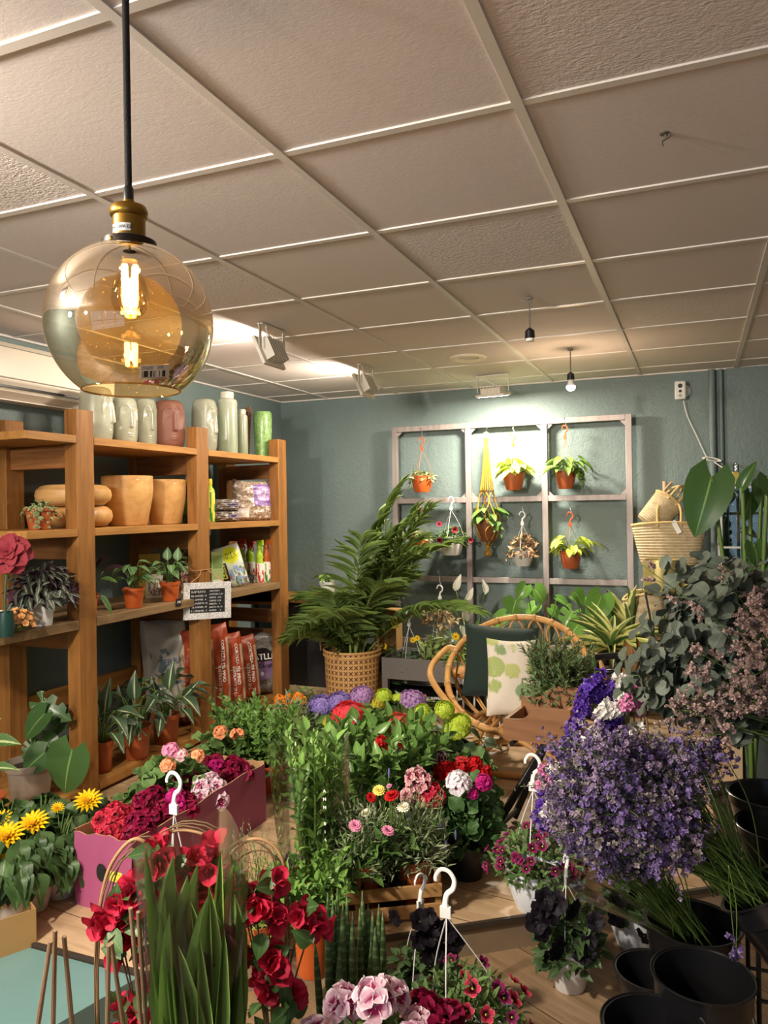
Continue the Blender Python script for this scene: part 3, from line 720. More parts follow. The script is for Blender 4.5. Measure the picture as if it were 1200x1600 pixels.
def hanger(t, zr, rr, zt, hookm, stringm=None, steel=None, hs=1.0, yaw=0.0, n=3, ph=.5):
    """swan-neck hook with its strings down to the pot rim; zr rim height, zt height of the hook's crown"""
    hh=.085*hs; b=MB(); w=.017*hs
    P=[(0,0,0),(0,0,.018*hs),(w*.25,0,.034*hs),(w*.95,0,.046*hs),(w*1.1,0,.064*hs),(w*.45,0,.080*hs),(-w*.5,0,.082*hs),(-w*1.1,0,.068*hs),(-w*1.15,0,.058*hs)]
    C=curve(P,5)@np.array([[math.cos(yaw),math.sin(yaw),0],[-math.sin(yaw),math.cos(yaw),0],[0,0,1]])+[0,0,zt-hh]
    rad=np.linspace(.0062,.0038,len(C))*hs; rad[:4]=.0075*hs
    tube(b,C,rad,8,0,flat=.6); q=MB(); box(q,-.011*hs,.011*hs,-.004*hs,.004*hs,-.014*hs,.008*hs); b.merge(q,Matrix.Translation((0,0,zt-hh))@Matrix.Rotation(yaw,4,'Z'))
    hk=part('hook',b,hookm,t)
    s=MB()
    for i in range(n):
        a=ph+i*2*pi/n; e=np.array([rr*math.cos(a),rr*math.sin(a),zr]); t0=np.array([0,0,zt-hh-.012*hs]); mid=(e+t0)/2+np.array([math.cos(a),math.sin(a),0])*rr*.10
        tube(s,curve([t0,mid,e],5),.0016*max(1,hs*.9),6); 
    part('string',s,stringm or hookm,t)
    if steel:
        b=MB(); tube(b,curve([(0,0,zt-.008),(.008,0,zt+.004),(0,.002,zt+.03),(0,.004,zt+steel*.7),(0,-.02,zt+steel),(0,-.04,zt+steel*.8)],5),.0022,6); part('wire_hook',b,STEEL,t)
def tagstick(t, x, y, z, h=.08, w=.014, az=0, m=None, label='white plant label'):
    q=MB(); box(q,-w/2,w/2,-.0006,.0006,0,h); part('plant_label',q,m or PAPERW,t,loc=(x,y,z),rot=(R.uniform(-.15,.15),R.uniform(-.2,.2),az))
def potted(name,label,cat,p,rt,rb,h,potm,fol,group=None,rz=0,soil=True,z=None,ridge=True,squat=False,sharp=35,tilt=None):
    """fol: list of (partname, MB, mats) in coordinates from the soil centre"""
    t=thing(name,label,cat,(p[0],p[1],p[2] if z is None else z),group,rz,tilt)
    part('pot',pot_mb(rt,rb,h,ridge=ridge,squat=squat),potm,t)
    if soil: part('soil',soil_mb(rt*.9-.003,h*.86),SOIL,t)
    for nm,mb,ms in fol:
        if isinstance(mb,MB): part(nm,mb,ms,t,loc=(0,0,h*.86),sharp=0)
        else:
            for (me,loc,rot,sc) in mb: part(nm,me,None,t,loc=(loc[0],loc[1],loc[2]+h*.86),rot=rot,sc=sc)
    return t
# bloom placement: list of (mesh, loc, rot, scale) for potted()
def place_blooms(meshes, pts, sc=1.0, tilt=.5, svar=.15):
    out=[]
    for i,p in enumerate(pts):
        p=np.asarray(p,float); az=math.atan2(p[1],p[0]); r=math.hypot(p[0],p[1])
        rot=Euler((0,min(1.1,tilt*r/.1),az)).to_matrix()@Euler((0,0,R.uniform(0,6))).to_matrix()
        out.append((meshes[i%len(meshes)] if isinstance(meshes,list) else meshes, p, rot.to_euler(), sc*R.uniform(1-svar,1+svar)))
    return out
def dome_pts(n, rad, H, zmin=.35, jit=.1, rng=R):
    k=np.arange(n)+.5; z=1-(1-zmin)*k/n; a=k*2.39996+rng.uniform(0,6); rr=np.sqrt(1-z*z); rad=np.ones(2)*rad
    return np.stack([rr*np.cos(a)*rad[0],rr*np.sin(a)*rad[1],z*H],1)+rng.normal(0,jit*rad.mean(),(n,3))*[1,1,.4]
def bloom_mesh(name, n, r, F, size, mats, **kw):
    mb=MB(); cluster(mb,n,r,F,size,**kw); return mb.mesh(name,mats,0)
# ---- leaf materials
G_DEEP=leafmat('leaf_deep_green','#33552b'); G_MID=leafmat('leaf_mid_green','#4f7a36'); G_FRESH=leafmat('leaf_fresh_green','#6d9a3c',vein='#9dbb63'); G_LIME=leafmat('leaf_lime','#b9d330',vein='#d6e468',var=.15)
G_GREY=leafmat('leaf_grey_green','#6d8068',rough=.6); G_GLOSS=leafmat('leaf_glossy_green','#5c8c3e',vein='#8cb064',rough=.28); G_CRIN=leafmat('leaf_geranium','#57803c',var=.2,rough=.6,edge='#6d9350')
G_VAR=leafmat('leaf_variegated_cream','#4d7a3c',blotch='#dcd9a0',var=.2); G_ROSE=leafmat('leaf_rosemary','#5a7a4a',rough=.5,vein='#7d9474'); G_DARKR=leafmat('leaf_dark_rose','#3a5230',blotch='#b97f72',var=.25)
# ---- petal materials
P_BURG=petal('petal_burgundy','#3a0418','#8a0e3c',p=(.1,.7),edge='#a31648',edgew=.85); P_MAG=petal('petal_magenta','#7a0a52','#c01f7c',p=(.1,.6)); P_PINKW=petal('petal_pink_white','#a01458','#f0c4d8',p=(.38,.62),edge='#fbeef4'); P_RED=petal('petal_red','#8c0a12','#c81c22',p=(.05,.5))
P_WHITE=petal('petal_white_blush','#c8548a','#f4eef2',p=(.06,.25)); P_PINKB=petal('petal_pink_dark_blotch','#7c0f2a','#e8a2ac',p=(.35,.6),edge='#f6d7d8'); P_REDV=petal('petal_red_velvet','#5e0718','#c4213c',p=(.2,.7),edge='#d8485c'); P_BURGW=petal('petal_burgundy_white_edge','#4d0620','#861236',p=(.2,.6),edge='#f2dfe6',edgew=.78)
P_PEACH=petal('petal_peach','#e57a3a','#f7b183',p=(.05,.5)); P_PINK=petal('petal_pink','#d05a90','#ee9dc0',p=(.05,.5)); P_ORANGE=petal('petal_orange','#d0600e','#f39a2c',p=(.05,.5)); P_YEL=petal('petal_yellow','#d89a06','#f7d318',p=(.05,.4)); P_YELP=petal('petal_pale_yellow','#e0b82e','#f6e37c',p=(.05,.4)); P_CREAM=petal('petal_cream','#e8d670','#f6f2dc',p=(.05,.4))
P_BOUG=petal('bract_crimson','#b41f44','#c62a48',p=(.05,.6),var=.25,streak='#a00f34'); P_VIO=petal('petal_violet','#5a4a9a','#9a86cc',p=(.05,.6)); P_CORAL=petal('petal_coral','#f2b48c','#e2434e',p=(.05,.35)); P_LIMEF=petal('petal_lime_green','#e3ec9a','#bcd23e',p=(.05,.5)); P_BLACKF=petal('petal_black','#0c070c','#17101a',p=(.1,.6)); P_CALI=petal('petal_plum_dark_eye','#1d0413','#7c174b',p=(.3,.55),edge='#9a3c6c'); P_CALIR=petal('petal_coral_dark_eye','#3a0410','#c23050',p=(.3,.6),edge='#dc6a6e')
DISK=mat('flower_disk','#8a6a10',.9); DISKG=mat('flower_disk_green','#7d8a20',.9)
# ------------------------------------------------------------------ things on the shelf
def shelf_p(px, z, X=-2.86):
    p = at(px, 700, X=X); return np.array([p[0],p[1],z])
def h_of(px, ytop, z, p): return at(px, ytop, d=dep(p))[2]-z
GLAZE = mat('glaze_sage','#9ea08c',.3,var=.10,vscale=18,coat=.4); GLAZEB = mat('glaze_terracotta_brown','#744838',.5,var=.06)
def head_vase(px, w, ytop, label, m, face, X=-2.86, z=1.801, style=0):
    p = shelf_p(px, z, X); Wm = m_of(w, p)/2; H = h_of(px, ytop, z, p)
    t = thing('head_vase', label, 'vase', p, 'ceramic head vases on the top board')
    na, nz = 96, 72; th = np.linspace(-pi,pi,na,endpoint=False); zz = np.linspace(0,1,nz)
    T, Z = np.meshgrid(th, zz); e = np.clip(1-np.abs(2*Z-1)**7,0,1)**.45
    r = Wm*(.62+.38*e)*(.96+.06*np.sin(Z*pi))
    g = lambda x,s: np.exp(-(x/s)**2)
    A = np.abs(T)
    nose = g(T,.085+.05*(1-Z))*np.clip((Z-.34)/.03,0,1)*np.clip((.80-Z)/.1,0,1)*(.10+.13*np.clip((.8-Z)/.42,0,1))
    zb = .84-.30*(A-.35)**2*2.2; brow = g(Z-zb,.022)*np.clip((A-.02)/.05,0,1)*np.clip((.82-A)/.15,0,1)*.055
    cheek = g(A-(.78-.25*(Z-.55)),.05)*np.clip((Z-.48)/.05,0,1)*np.clip((.80-Z)/.05,0,1)*.045
    sock = -g(A-.40,.22)*g(Z-.64,.13)*.10
    lid = g(A-.40,.17)*g(Z-.60,.05)*.05
    lips = g(T,.17)*(g(Z-.225,.014)+g(Z-.185,.014))*.06
    r = r*(1+nose+brow+cheek+sock+lid+lips)
    V = np.stack([r*np.cos(T+face), r*np.sin(T+face), Z*H],2).reshape(-1,3)
    b = MB(); b.add(V, [(i*na+j, i*na+(j+1)%na, (i+1)*na+(j+1)%na, (i+1)*na+j) for i in range(nz-1) for j in range(na)])
    lathe(b, [(Wm*.63,H),(Wm*.5,H),(Wm*.48,H*.6),(.0005,H*.55)], 40); lathe(b, [(.0005,0),(Wm*.63,0)],40)
    part('body', b, m, t, sharp=0)
    return t
camdir = lambda p: math.atan2(-p[1],-p[0])
head_vase(151, 50, 606, 'large sage head vase at the left end, face turned right', GLAZE, camdir((-2.86,2.9))+1.15, X=-2.88)
head_vase(193, 43, 622, 'sage head vase with a face, just right of the big profile vase', GLAZE, camdir((-2.86,3.2))+.55)
head_vase(228, 35, 624, 'sage head vase with a face, next to the brown head vase', GLAZE, camdir((-2.86,3.4))+.55, X=-2.90)
head_vase(265, 47, 627, 'matt brown head vase with a closed-eyed face', GLAZEB, camdir((-2.86,3.6))+.35, X=-2.82)
head_vase(320, 39, 624, 'sage head vase beside the tall white bottle vase, face to the right', GLAZE, camdir((-2.86,3.9))+1.0)
BOTG = (lambda k: (k.setp(Base_Color=k.ramp(k.n('ShaderNodeSeparateXYZ',{0:k.n('ShaderNodeUVMap').outputs[0]}).outputs[1], [(.10,lin('#8d9a82')),(.30,lin('#9aa38c')),(.52,lin('#c9c9b8')),(.56,lin('#8f9680')),(.60,lin('#d8d2c2')),(1,lin('#dcd6c8'))]), Roughness=.25), k.m)[1])(NT('reactive_glaze_bottle'))
def bottle_vase(px, w, ytop, label, X=-2.80):
    p = shelf_p(px, 1.801, X); r = m_of(w,p)/2; H = h_of(px,ytop,1.801,p); t = thing('bottle_vase', label, 'vase', p, 'glazed bottle vases on the top board')
    b = MB(); lathe(b, [(.0005,0),(r*.9,0),(r,.008),(r,H*.30),(r*1.0,H*.55),(r*1.0,H*.83),(r*.93,H*.87),(r*.72,H*.89),(r*.66,H*.90),(r*.68,H*.97),(r*.66,H),(r*.52,H),(r*.5,H*.9),(.0005,H*.85)], 36); part('body', b, BOTG, t)
bottle_vase(356, 31, 613, 'tall white and sage glazed bottle vase'); bottle_vase(379, 17, 640, 'small white and sage bottle vase behind the tall one', X=-2.86)
p = shelf_p(388, 1.801, -2.9); H = h_of(388, 636, 1.801, p)
b = MB()
for i in range(14):
    a = i*2.4; tube(b, curve([(.0,0,0),(.012*math.cos(a),.012*math.sin(a),H*.4),(.02*math.cos(a+1),.02*math.sin(a+1),H*R.uniform(.75,1))],5), .004, 5)
    sphere(b, (.02*math.cos(a+1),.02*math.sin(a+1),H*R.uniform(.8,1)), .009, 8, 6)
single('dried_seed_stems', b, mat('dried_brown','#7a4f2c',.7,var=.3,vscale=30), 'brown dried seed-head bundle behind the small bottle vase', 'dried flowers', loc=p)
p = shelf_p(411, 1.801, -2.80); r = m_of(29,p)/2; H = h_of(411,644,1.801,p); t = thing('vase','mottled green glazed vase at the right end of the top board','vase',p)
b = MB(); lathe(b, [(.0005,0),(r*.82,0),(r*.9,H*.3),(r,H*.75),(r*.98,H*.95),(r*.9,H),(r*.8,H),(r*.78,H*.6),(.0005,H*.5)], 36)
k = NT('glaze_green_mottled'); n_ = k.noise(k.coords('Object'), 45, 4, .7, 1.0); k.setp(Base_Color=k.ramp(n_, [(.35,lin('#5f8a45')),(.6,lin('#8fb070')),(.7,lin('#a9c48c'))]), Roughness=.22); k.bump(n_, .3, .003); part('body', b, k.m, t)
# --- second board
WB = wood('turned_wood_bowl','#dcae70','#b07e44','x',.5,.42,.05)
Z2 = ZB[1]+.001
p = shelf_p(60, Z2, -2.76); w = m_of(46,p); 
f = MB(); dome(f, 46, .075, .05, T_OV, .04, .022, zmin=-.2); trail(f, 5, .062, .005, .16, T_OV, .03, .018, per=7, az=(-1.3,.3)); trail(f, 4, .062, .005, .06, T_OV, .03, .018, per=5)
HOYA = leafmat('leaf_pale_edged','#5d8048',edge='#c9cf9c',edgew=.6)
potted('trailing_plant','terracotta pot of trailing pale-edged foliage at the left end of the second board','plant',p,w*.5,w*.33,m_of(34,p),TERRA,[('foliage',f,[HOYA,STEMG])])
def turned(px, w, ytop, ybot, label, prof, X, z, name='wooden_bowl', group=None, cat='bowl'):
    p = shelf_p(px, z, X); r = m_of(w,p)/2; H = m_of(ybot-ytop,p)
    t = thing(name, label, cat, p, group); b = MB(); lathe(b, [(a*r, c_*H) for a,c_ in prof], 48); part('body', b, WB, t)
    s_ = MB(); a0 = camdir(p)+.35; n=4; zz=(.86 if name!='wooden_bowl' else .62)*H; rr = r*(.985 if name!='wooden_bowl' else 1.0)
    s_.add([(rr*1.004*math.cos(a0+i*.045), rr*1.004*math.sin(a0+i*.045), zz+j*.016) for j in (0,1) for i in range(n)], [(i,i+1,n+i+1,n+i) for i in range(n-1)]); part('price_sticker', s_, PAPERW, t, 'small white price sticker'); return p, H
bp = [(.0005,0),(.55,0),(.8,.06),(.96,.28),(1.0,.5),(.97,.75),(.84,.95),(.7,1.0),(.55,1.0),(.5,.9),(.4,.5),(.0005,.45)]
p, H = turned(124, 96, 786, 819, 'lower of two stacked turned wooden bowls', bp, -2.88, Z2)
turned(114, 113, 753, 786, 'upper of two stacked turned wooden bowls', bp, -2.88, Z2+H)
pp = [(.0005,0),(.70,0),(.76,.03),(.97,.58),(1.0,.75),(.985,1.0),(.86,1.0),(.84,.7),(.6,.3),(.0005,.3)]
turned(198, 78, 741, 818, 'large turned wooden planter pot next to the stacked bowls', pp, -2.84, Z2, 'wooden_planter_pot', 'wooden planter pots on the second board', 'pot')
turned(258, 62, 746, 815, 'smaller turned wooden planter pot beside the fertiliser bottle', pp, -2.84, Z2, 'wooden_planter_pot', 'wooden planter pots on the second board', 'pot')
def bottle(px, w, ytop, z, X, label, body, capm, prof=None, capf=.14, name='fertiliser_bottle', group=None, cat='bottle', ref=None, dy=0):
    p = shelf_p(px, z, X); p[1]+=dy; r = m_of(w,p)/2; H = h_of(px,ytop,z,p); t = thing(name,label,cat,p,group)
    prof = prof or [(.0005,0),(.92,0),(1,.02),(1,.66),(.92,.74),(.55,.80),(.45,.83),(.45,1-capf)]
    b = MB(); lathe(b, [(a*r,c_*H) for a,c_ in prof], 28)
    # label facing the camera at u=.5
    b.xf(Matrix.Rotation(camdir(p)+pi,4,'Z')); part('body', b, body, t)
    b = MB(); lathe(b, [(.47*r,H*(1-capf)),(.52*r,H*(1-capf)),(.5*r,H*.985),(.4*r,H),(.0005,H)], 20); part('cap', b, capm, t); return t
FB1 = printmat('fertiliser_label_dark','#e8c31c',[('r',0,1,0,.12,'#2f6b2f'),('r',0,1,.12,.62,'#1c2a1e'),('n',.2,.8,.2,.5,'#3f8f3a',9,.5),('r',.25,.75,.52,.6,'#c8322a'),('r',.3,.7,.55,.57,'#f2f0e8')])
FB2 = printmat('fertiliser_label_lime','#b7cf2a',[('r',0,1,.1,.55,'#e8e45a'),('n',.2,.8,.15,.5,'#3f8f3a',9,.5)])
bottle(294, 19, 737, Z2, -2.80, 'dark-labelled fertiliser bottle with a yellow shoulder and grey cap', FB1, mat('cap_grey','#a9aeb4',.4), group='fertiliser bottles on the second board')
bottle(286, 9, 766, Z2, -2.86, 'thin white bottle half behind the dark-labelled fertiliser bottle', WHITEP, BLACK, name='slim_bottle')
bottle(327, 15, 748, Z2, -2.82, 'lime bottle peeking out right of the middle post', FB2, mat('cap_yellow','#e5c520',.4), group='fertiliser bottles on the second board')
# --- bags
def bag_fn(w,h,d,seed,wr=.06,pow_=2.6):
    rg = np.random.default_rng(seed); a = rg.uniform(0,6,8); fq = rg.uniform(3,9,8)
    def dep_(u,v):
        e = np.clip(1-np.abs(2*u-1)**pow_,0,1)**.5*np.clip(1-np.abs(2*v-1)**(pow_*1.3),0,1)**.5
        wv = sum(np.sin(fq[i]*(u*(i%3-1)*2+v*(2.2 if i%2 else .8)*2)+a[i]) for i in range(8))/8
        return d*.5*e*(1+wr*3*wv)
    return dep_
def bag(name,label,cat,p,rz,w,h,d,front,back=None,seed=1,group=None,lean=0,roll=0,text=(),wr=.06,ear=.03,stoop=0.0):
    """standing or lying filled bag: front faces local -y"""
    t = thing(name,label,cat,p,group,rot=Euler((lean,roll,rz),'XYZ'))
    f = bag_fn(w,h,d,seed,wr); nu,nv=30,36; u,v=np.meshgrid(np.linspace(0,1,nu),np.linspace(0,1,nv)); D=f(u,v)
    pinch = 1-.10*np.sin(pi*v)*0-.06*(v>.9)*(v-.9)*10
    X=(u-.5)*w*pinch; Zc=v*h+ear*h*.5*(np.abs(2*u-1)**3)*(v>.85)*(v-.85)/.15; off=d*.5*.98-stoop*v**2
    Yf=-D; Yb=D
    b=MB(); F=[(i*nu+j,i*nu+j+1,(i+1)*nu+j+1,(i+1)*nu+j) for i in range(nv-1) for j in range(nu-1)]
    U=np.stack([u,v],2).reshape(-1,2)
    b.add(np.stack([X,Yf+stoop*v**2,Zc],2).reshape(-1,3),F,0,U); b.add(np.stack([X,Yb+stoop*v**2,Zc],2).reshape(-1,3),[q[::-1] for q in F],1,U)
    part('sack',b,[front,back or front],t,sharp=0)
    for (s,u0,v0,sz,m_,rot_) in text:
        q=text_mb(s,sz,bold=sz*.02); V=np.vstack(q.V); c_,s_=math.cos(rot_),math.sin(rot_)
        x=V[:,0]*c_-V[:,1]*s_+(u0-.5)*w; z=V[:,0]*s_+V[:,1]*c_+v0*h
        y=-f(np.clip(x/w+.5,0,1),np.clip(z/h,0,1))-.0035-V[:,2]+stoop*np.clip(z/h,0,1)**2
        q.V=[np.stack([x,y,z],1)]; part('lettering',q,m_,t,sharp=0)
    return t
INKW=mat('print_white','#f0eee8',.6); INKK=mat('print_black','#1a1a1c',.6); INKY=mat('print_amber','#e0952a',.6)
PEB = printmat('clear_bag_pebbles','#b9a795',[('n',0,1,0,1,'#8f7a66',26,.5),('n',0,1,0,1,'#e6e0dc',9,.6),('r',.42,.95,.35,.9,'#8a6aa6'),('c',.68,.66,.2,.2,'#b393c6'),('n',.5,.9,.5,.8,'#efe6f2',20,.56),('r',.05,.3,.08,.3,'#eae6e2')],.25,bump=.5,bscale=40)
PEB2 = printmat('clear_bag_gravel','#9b9088',[('n',0,1,0,1,'#6f645c',26,.5),('n',0,1,0,1,'#dcd8d6',8,.58),('r',.5,.9,.3,.7,'#7d7290')],.25,bump=.5,bscale=40)
p = shelf_p(396, Z2, -2.80); bag('gravel_bag','clear bag of beige decorative pebbles with a purple label, propped up','bag',p,pi/2-.55,m_of(68,p),m_of(62,p),.12,PEB,seed=3,wr=.12,ear=.12,lean=-.1)
p = shelf_p(349, Z2, -2.84); w_=m_of(46,p)
bag('gravel_bag','lower of two small grey gravel bags lying beside the propped pebble bag','bag',p+[0,0,.0],pi/2-.6,w_,m_of(17,p),.14,PEB2,seed=4,wr=.1,group='small gravel bags lying on the second board')
bag('gravel_bag','upper of two small grey gravel bags lying beside the propped pebble bag','bag',p+[0,0,m_of(17,p)+.001],pi/2-.6,w_,m_of(18,p),.14,PEB2,seed=5,wr=.1,group='small gravel bags lying on the second board')
# --- third board
Z3 = ZB[2]+.001
p = shelf_p(66, Z3, -2.76); p = at(66, 968, X=-2.70); p[2]=Z3
TRAD = leafmat('leaf_tradescantia','#3f4a38',vein='#8e988a',edge='#5a5560',veinw=.25,var=.3,rough=.4,back='#5d3a55')
f = MB(); dome(f, 330, .15, .16, T_LA, .062, .024, zmin=-.25, droop=.75, fill=.55, z0=.02, up=.3); twigs(f,24,.12,.13,.0022,1)
potted('tradescantia','bushy dark striped tradescantia in a white pot on the third board','plant',p,m_of(20,p),m_of(14,p),m_of(40,p),WHITEP,[('foliage',f,[TRAD,STEMD])])
p = at(8, 930, X=-2.60); p[2]=Z3
t = thing('foam_rose','oversized dusty red foam rose at the left end of the third board','artificial flower',p)
FR=mat('foam_rose_red','#8e2b38',.8); 
hz_ = at(14,864,X=-2.60)-p; b=MB(); tube(b, curve([(0,0,0),(.0,0,hz_[2]*.5),hz_],5), .006, 8); 
part('stem', b, STEMD, t)
TPF=leaf('petal',6,3,.0,.55,wave=.35,cup=1.1); b=MB()
for ring,(n,L_,el,tw) in enumerate([(6,.072,.05,0),(6,.066,.4,.5),(5,.054,.8,.2),(4,.042,1.1,.7),(3,.03,1.35,.1)]):
    a=np.arange(n)*2*pi/n+tw; d=np.stack([np.cos(a)*math.cos(el),np.sin(a)*math.cos(el),np.full(n,math.sin(el))],1); u=np.array([0,0,1.0])*math.cos(el)-np.stack([np.cos(a),np.sin(a),a*0],1)*math.sin(el)
    inst(b,TPF,d*.012,d,u,L_,L_*1.15)
Mq=Vector((.45,-.8,.35)).to_track_quat('Z','Y').to_matrix().to_4x4(); Mq.translation=Vector(hz_); b.xf(Mq); part('petals', b, FR, t, sharp=0)
b=MB(); lathe(b,[(.0005,0),(.03,0),(.036,.04),(.03,.1),(.027,.1),(.03,.04),(.0005,.01)],24); part('vase',b,mat('glaze_teal','#1d3d38',.3),t)
p = at(31, 978, X=-2.655); p[2]=Z3
t = thing('rose_bunch','small posy of peach orange artificial roses lying on the third board','flowers',p)
FLR=flower_t(5,TPr,1,1.1,.9); FLR2=flower_t(4,TPr,.7,.9,1.2); b=MB()
for q in dome_pts(18,.048,.06,.0,.05): 
    d=norm(q+[0.02,-.02,.02]); x=norm(np.cross(d,[.2,.1,1])); y=np.cross(d,x)
    inst3(b,FLR,(q+[0,0,.025])[None],x[None],y[None],d[None],.017); inst3(b,FLR2,(q+[0,0,.025])[None],y[None],x[None],d[None],.014)
part('roses',b,petal('petal_peach_rose','#d8782a','#f0b878',p=(.05,.7)),t,sharp=0)
b=MB(); dome(b,20,.05,.03,T_OV,.04,.02,z0=.01); part('leaves',b,G_MID,t,sharp=0)
p = at(0, 985, X=-2.66); p[2]=Z3
b=MB(); lathe(b,[(.0005,0),(.022,0),(.03,.03),(.028,.07),(.016,.09),(.018,.1),(.013,.1),(.0005,.08)],24); single('white_jar',b,mat('white_glaze','#dedad2',.25),'rounded white ceramic jar at the left edge of the third board','jar',loc=p)
CALA = leafmat('leaf_calathea','#4f7d46',side='#a5c48e',vein='#c2d8a4',var=.15,rough=.4)
def cala(px, py, w, h, label, n, H, big=0, X=-2.72):
    p = at(px, py, X=X); p[2]=Z3
    f=MB(); petioles(f,n,.075,H,T_OV,.085,.048,0,1,.0018,.2,.6)
    if big:
        for (dx,dz) in ((-.012,H*1.2),(.045,H*1.18)):
            base=np.array([0,0,0]); e=RT*dx+np.array([0,0,dz-.06]); tube(f,curve([base,e*.5+[.004,0,.01],e],5),.002,5,1); inst(f,T_OV,e,[dx*.3,0,1],-FW,.075,.055,0)
    potted('calathea',label,'plant',p,m_of(w/2,p),m_of(w*.36,p),m_of(h,p),TERRA2,[('foliage',f,[CALA,STEMG])],'calatheas in terracotta pots on the third board')
cala(209, 944, 34, 31, 'calathea in a terracotta pot, the one nearer the left post', 22, .15)
cala(266, 935, 32, 30, 'calathea in a terracotta pot beside the chalkboard, two round leaves on top', 22, .16, 1)
p = at(137, 951, X=-2.74); p[2]=Z3
f=MB(); DK=leafmat('leaf_maroon_dark','#2a1c22',var=.3,rough=.3); 
for (tx,ty,w_,mi) in ((192,880,.05,0),(183,905,.035,2),(178,958,.03,2),(120,870,.05,0),(165,866,.05,0)):
    e=at(tx,ty,d=dep(p)-.02)-p-[0,0,.09]; m_=e*.45+[0,0,.05]; tube(f,curve([(0,0,0),m_*.6,m_],4),.0025,5,1); inst(f,T_LA,m_,e-m_,[0.2,-.4,1],np.linalg.norm(e-m_),w_,mi)
potted('dark_leaf_plant','dark-leaved plant in a terracotta pot half hidden behind the left post','plant',p,m_of(17,p),m_of(12,p),m_of(33,p),TERRA2,[('foliage',f,[DK,STEMG,G_MID])])
def card(name,label,cat,px,py0,py1,w,X,base,shapes,texts=(),th=.012,rz=None,lean=-.12,z=Z3,group=None,mat_=None):
    p=shelf_p(px,z,X); H=m_of(py1-py0,p); W=m_of(w,p); 
    t=thing(name,label,cat,p,group,rot=Euler((lean,0,camdir(p)+pi/2 if rz is None else rz)))
    b=MB(); box(b,-W/2,W/2,0,th,0,H); part('panel',b,mat_ or printmat(name+base+label[:12],base,shapes),t)
    for (s,x,zz,sz,m_) in texts:
        q=text_mb(s,sz,bold=sz*.03); q.xf(basisM((1,0,0),(0,0,1),(0,-1,0),(x*W,-.0012,zz*H))); part('lettering',q,m_,t,sharp=0)
    return t
YC='#c7ac1e'
card('yellow_sign','yellow lettered display card behind the left calathea','sign',231,868,934,32,-2.98,YC,[('r',.0,1,.47,.5,'#3a3410'),('r',0,1,0,.45,'#b59a18')],[('Over',.0,.72,.045,INKK)])
card('yellow_sign','dim yellow display card behind the right calathea','sign',286,855,934,24,-2.98,'#8f8038',[('n',.1,.9,.35,.8,'#3a3410',8,.5)])
card('seed_packet','round-cornered picture card propped between the two calatheas','packet',238,897,934,26,-2.90,'#d8cfb8',[('n',.1,.9,.1,.7,'#b8485a',7,.5),('n',.1,.9,.1,.8,'#5a8a4a',7,.55)],group='seed packets on the third board')
card('seed_packet','flat stack of colourful seed packets right of the second calathea, top one pink','packet',292,892,934,24,-2.86,'#e6dccb',[('n',0,1,.0,.9,'#c84a5e',8,.5),('n',0,1,0,.5,'#d8b32c',6,.52),('n',0,1,.1,.9,'#3f6a3a',7,.56)],group='seed packets on the third board',th=.03)
card('product_box','pale green carton standing just right of the middle post','box',337,852,910,20,-2.82,'#a9bd7e',[('r',.1,.9,.1,.25,'#e8eadc'),('r',.1,.9,.55,.9,'#7f9a55')],th=.05,lean=0,rz=pi/2-.5)
p = shelf_p(366, Z3, -2.77)
bag('fertiliser_bag','colourful fertiliser bag with a yellow oval leaning on the third board','bag',p,pi/2-.75,m_of(44,p),m_of(66,p),.07,printmat('fertiliser_bag_print','#cfd6c4',[('n',0,1,.0,.5,'#8f9fc8',5,.5),('n',0,1,.0,.45,'#4f7f4a',6,.55),('n',0,1,0,.4,'#b85a6a',6,.6),('r',0,.34,.0,.62,'#15161a'),('n',.06,.28,.25,.58,'#e0d84a',22,.5),('n',.06,.28,.04,.2,'#f2f0ea',22,.5),('c',.58,.76,.30,.2,'#d8dd2e'),('n',.4,.78,.68,.84,'#3a3a20',24,.56)],.35),seed=8,lean=-.12,roll=-.25,ear=.0)
def spray(px, w, ytop, ybot, label, body, head, X, dy=0):
    p=shelf_p(px,Z3,X); r=m_of(w,p)/2; H=h_of(px,ytop,Z3,p); t=thing('spray_bottle',label,'bottle',p,'spray bottles on the third board')
    b=MB(); lathe(b,[(.0005,0),(.95*r,0),(r,.02*H),(r,.42*H),(.72*r,.52*H),(.85*r,.60*H),(.6*r,.72*H),(.42*r,.76*H),(.42*r,.80*H)],24); b.xf(Matrix.Rotation(camdir(p)+pi,4,'Z')); part('body',b,body,t)
    b=MB(); lathe(b,[(.45*r,.79*H),(.55*r,.80*H),(.5*r,.88*H),(.0005,.88*H)],16); a=camdir(p)+.9; d=np.array([math.cos(a),math.sin(a),0]); bar(b,-d*r*.6+[0,0,.93*H],d*r*1.0+[0,0,.945*H],r*.6,.12*H); tube(b,curve([d*r*.5+[0,0,.88*H],d*r*.85+[0,0,.80*H],d*r*.7+[0,0,.72*H]],4),r*.13,6); part('trigger',b,head,t)
LIME=printmat('spray_lime','#a9c92c',[('r',.3,.7,.08,.42,'#e9e6d8'),('n',.32,.68,.1,.4,'#c83a30',10,.5)],.35); LIMEH=mat('spray_head_lime','#b4d335',.4); ORB=printmat('spray_brown','#b0561f',[('r',.35,.65,.06,.45,'#eee6da'),('n',.36,.64,.1,.4,'#4f8a3a',10,.5)],.35); WBL=printmat('bottle_white_blue','#e4e6ea',[('r',0,1,.62,.8,'#7fb0e0'),('n',.3,.7,.1,.6,'#3a62b0',8,.5),('n',.3,.7,.1,.5,'#c83a4a',8,.56)],.35)
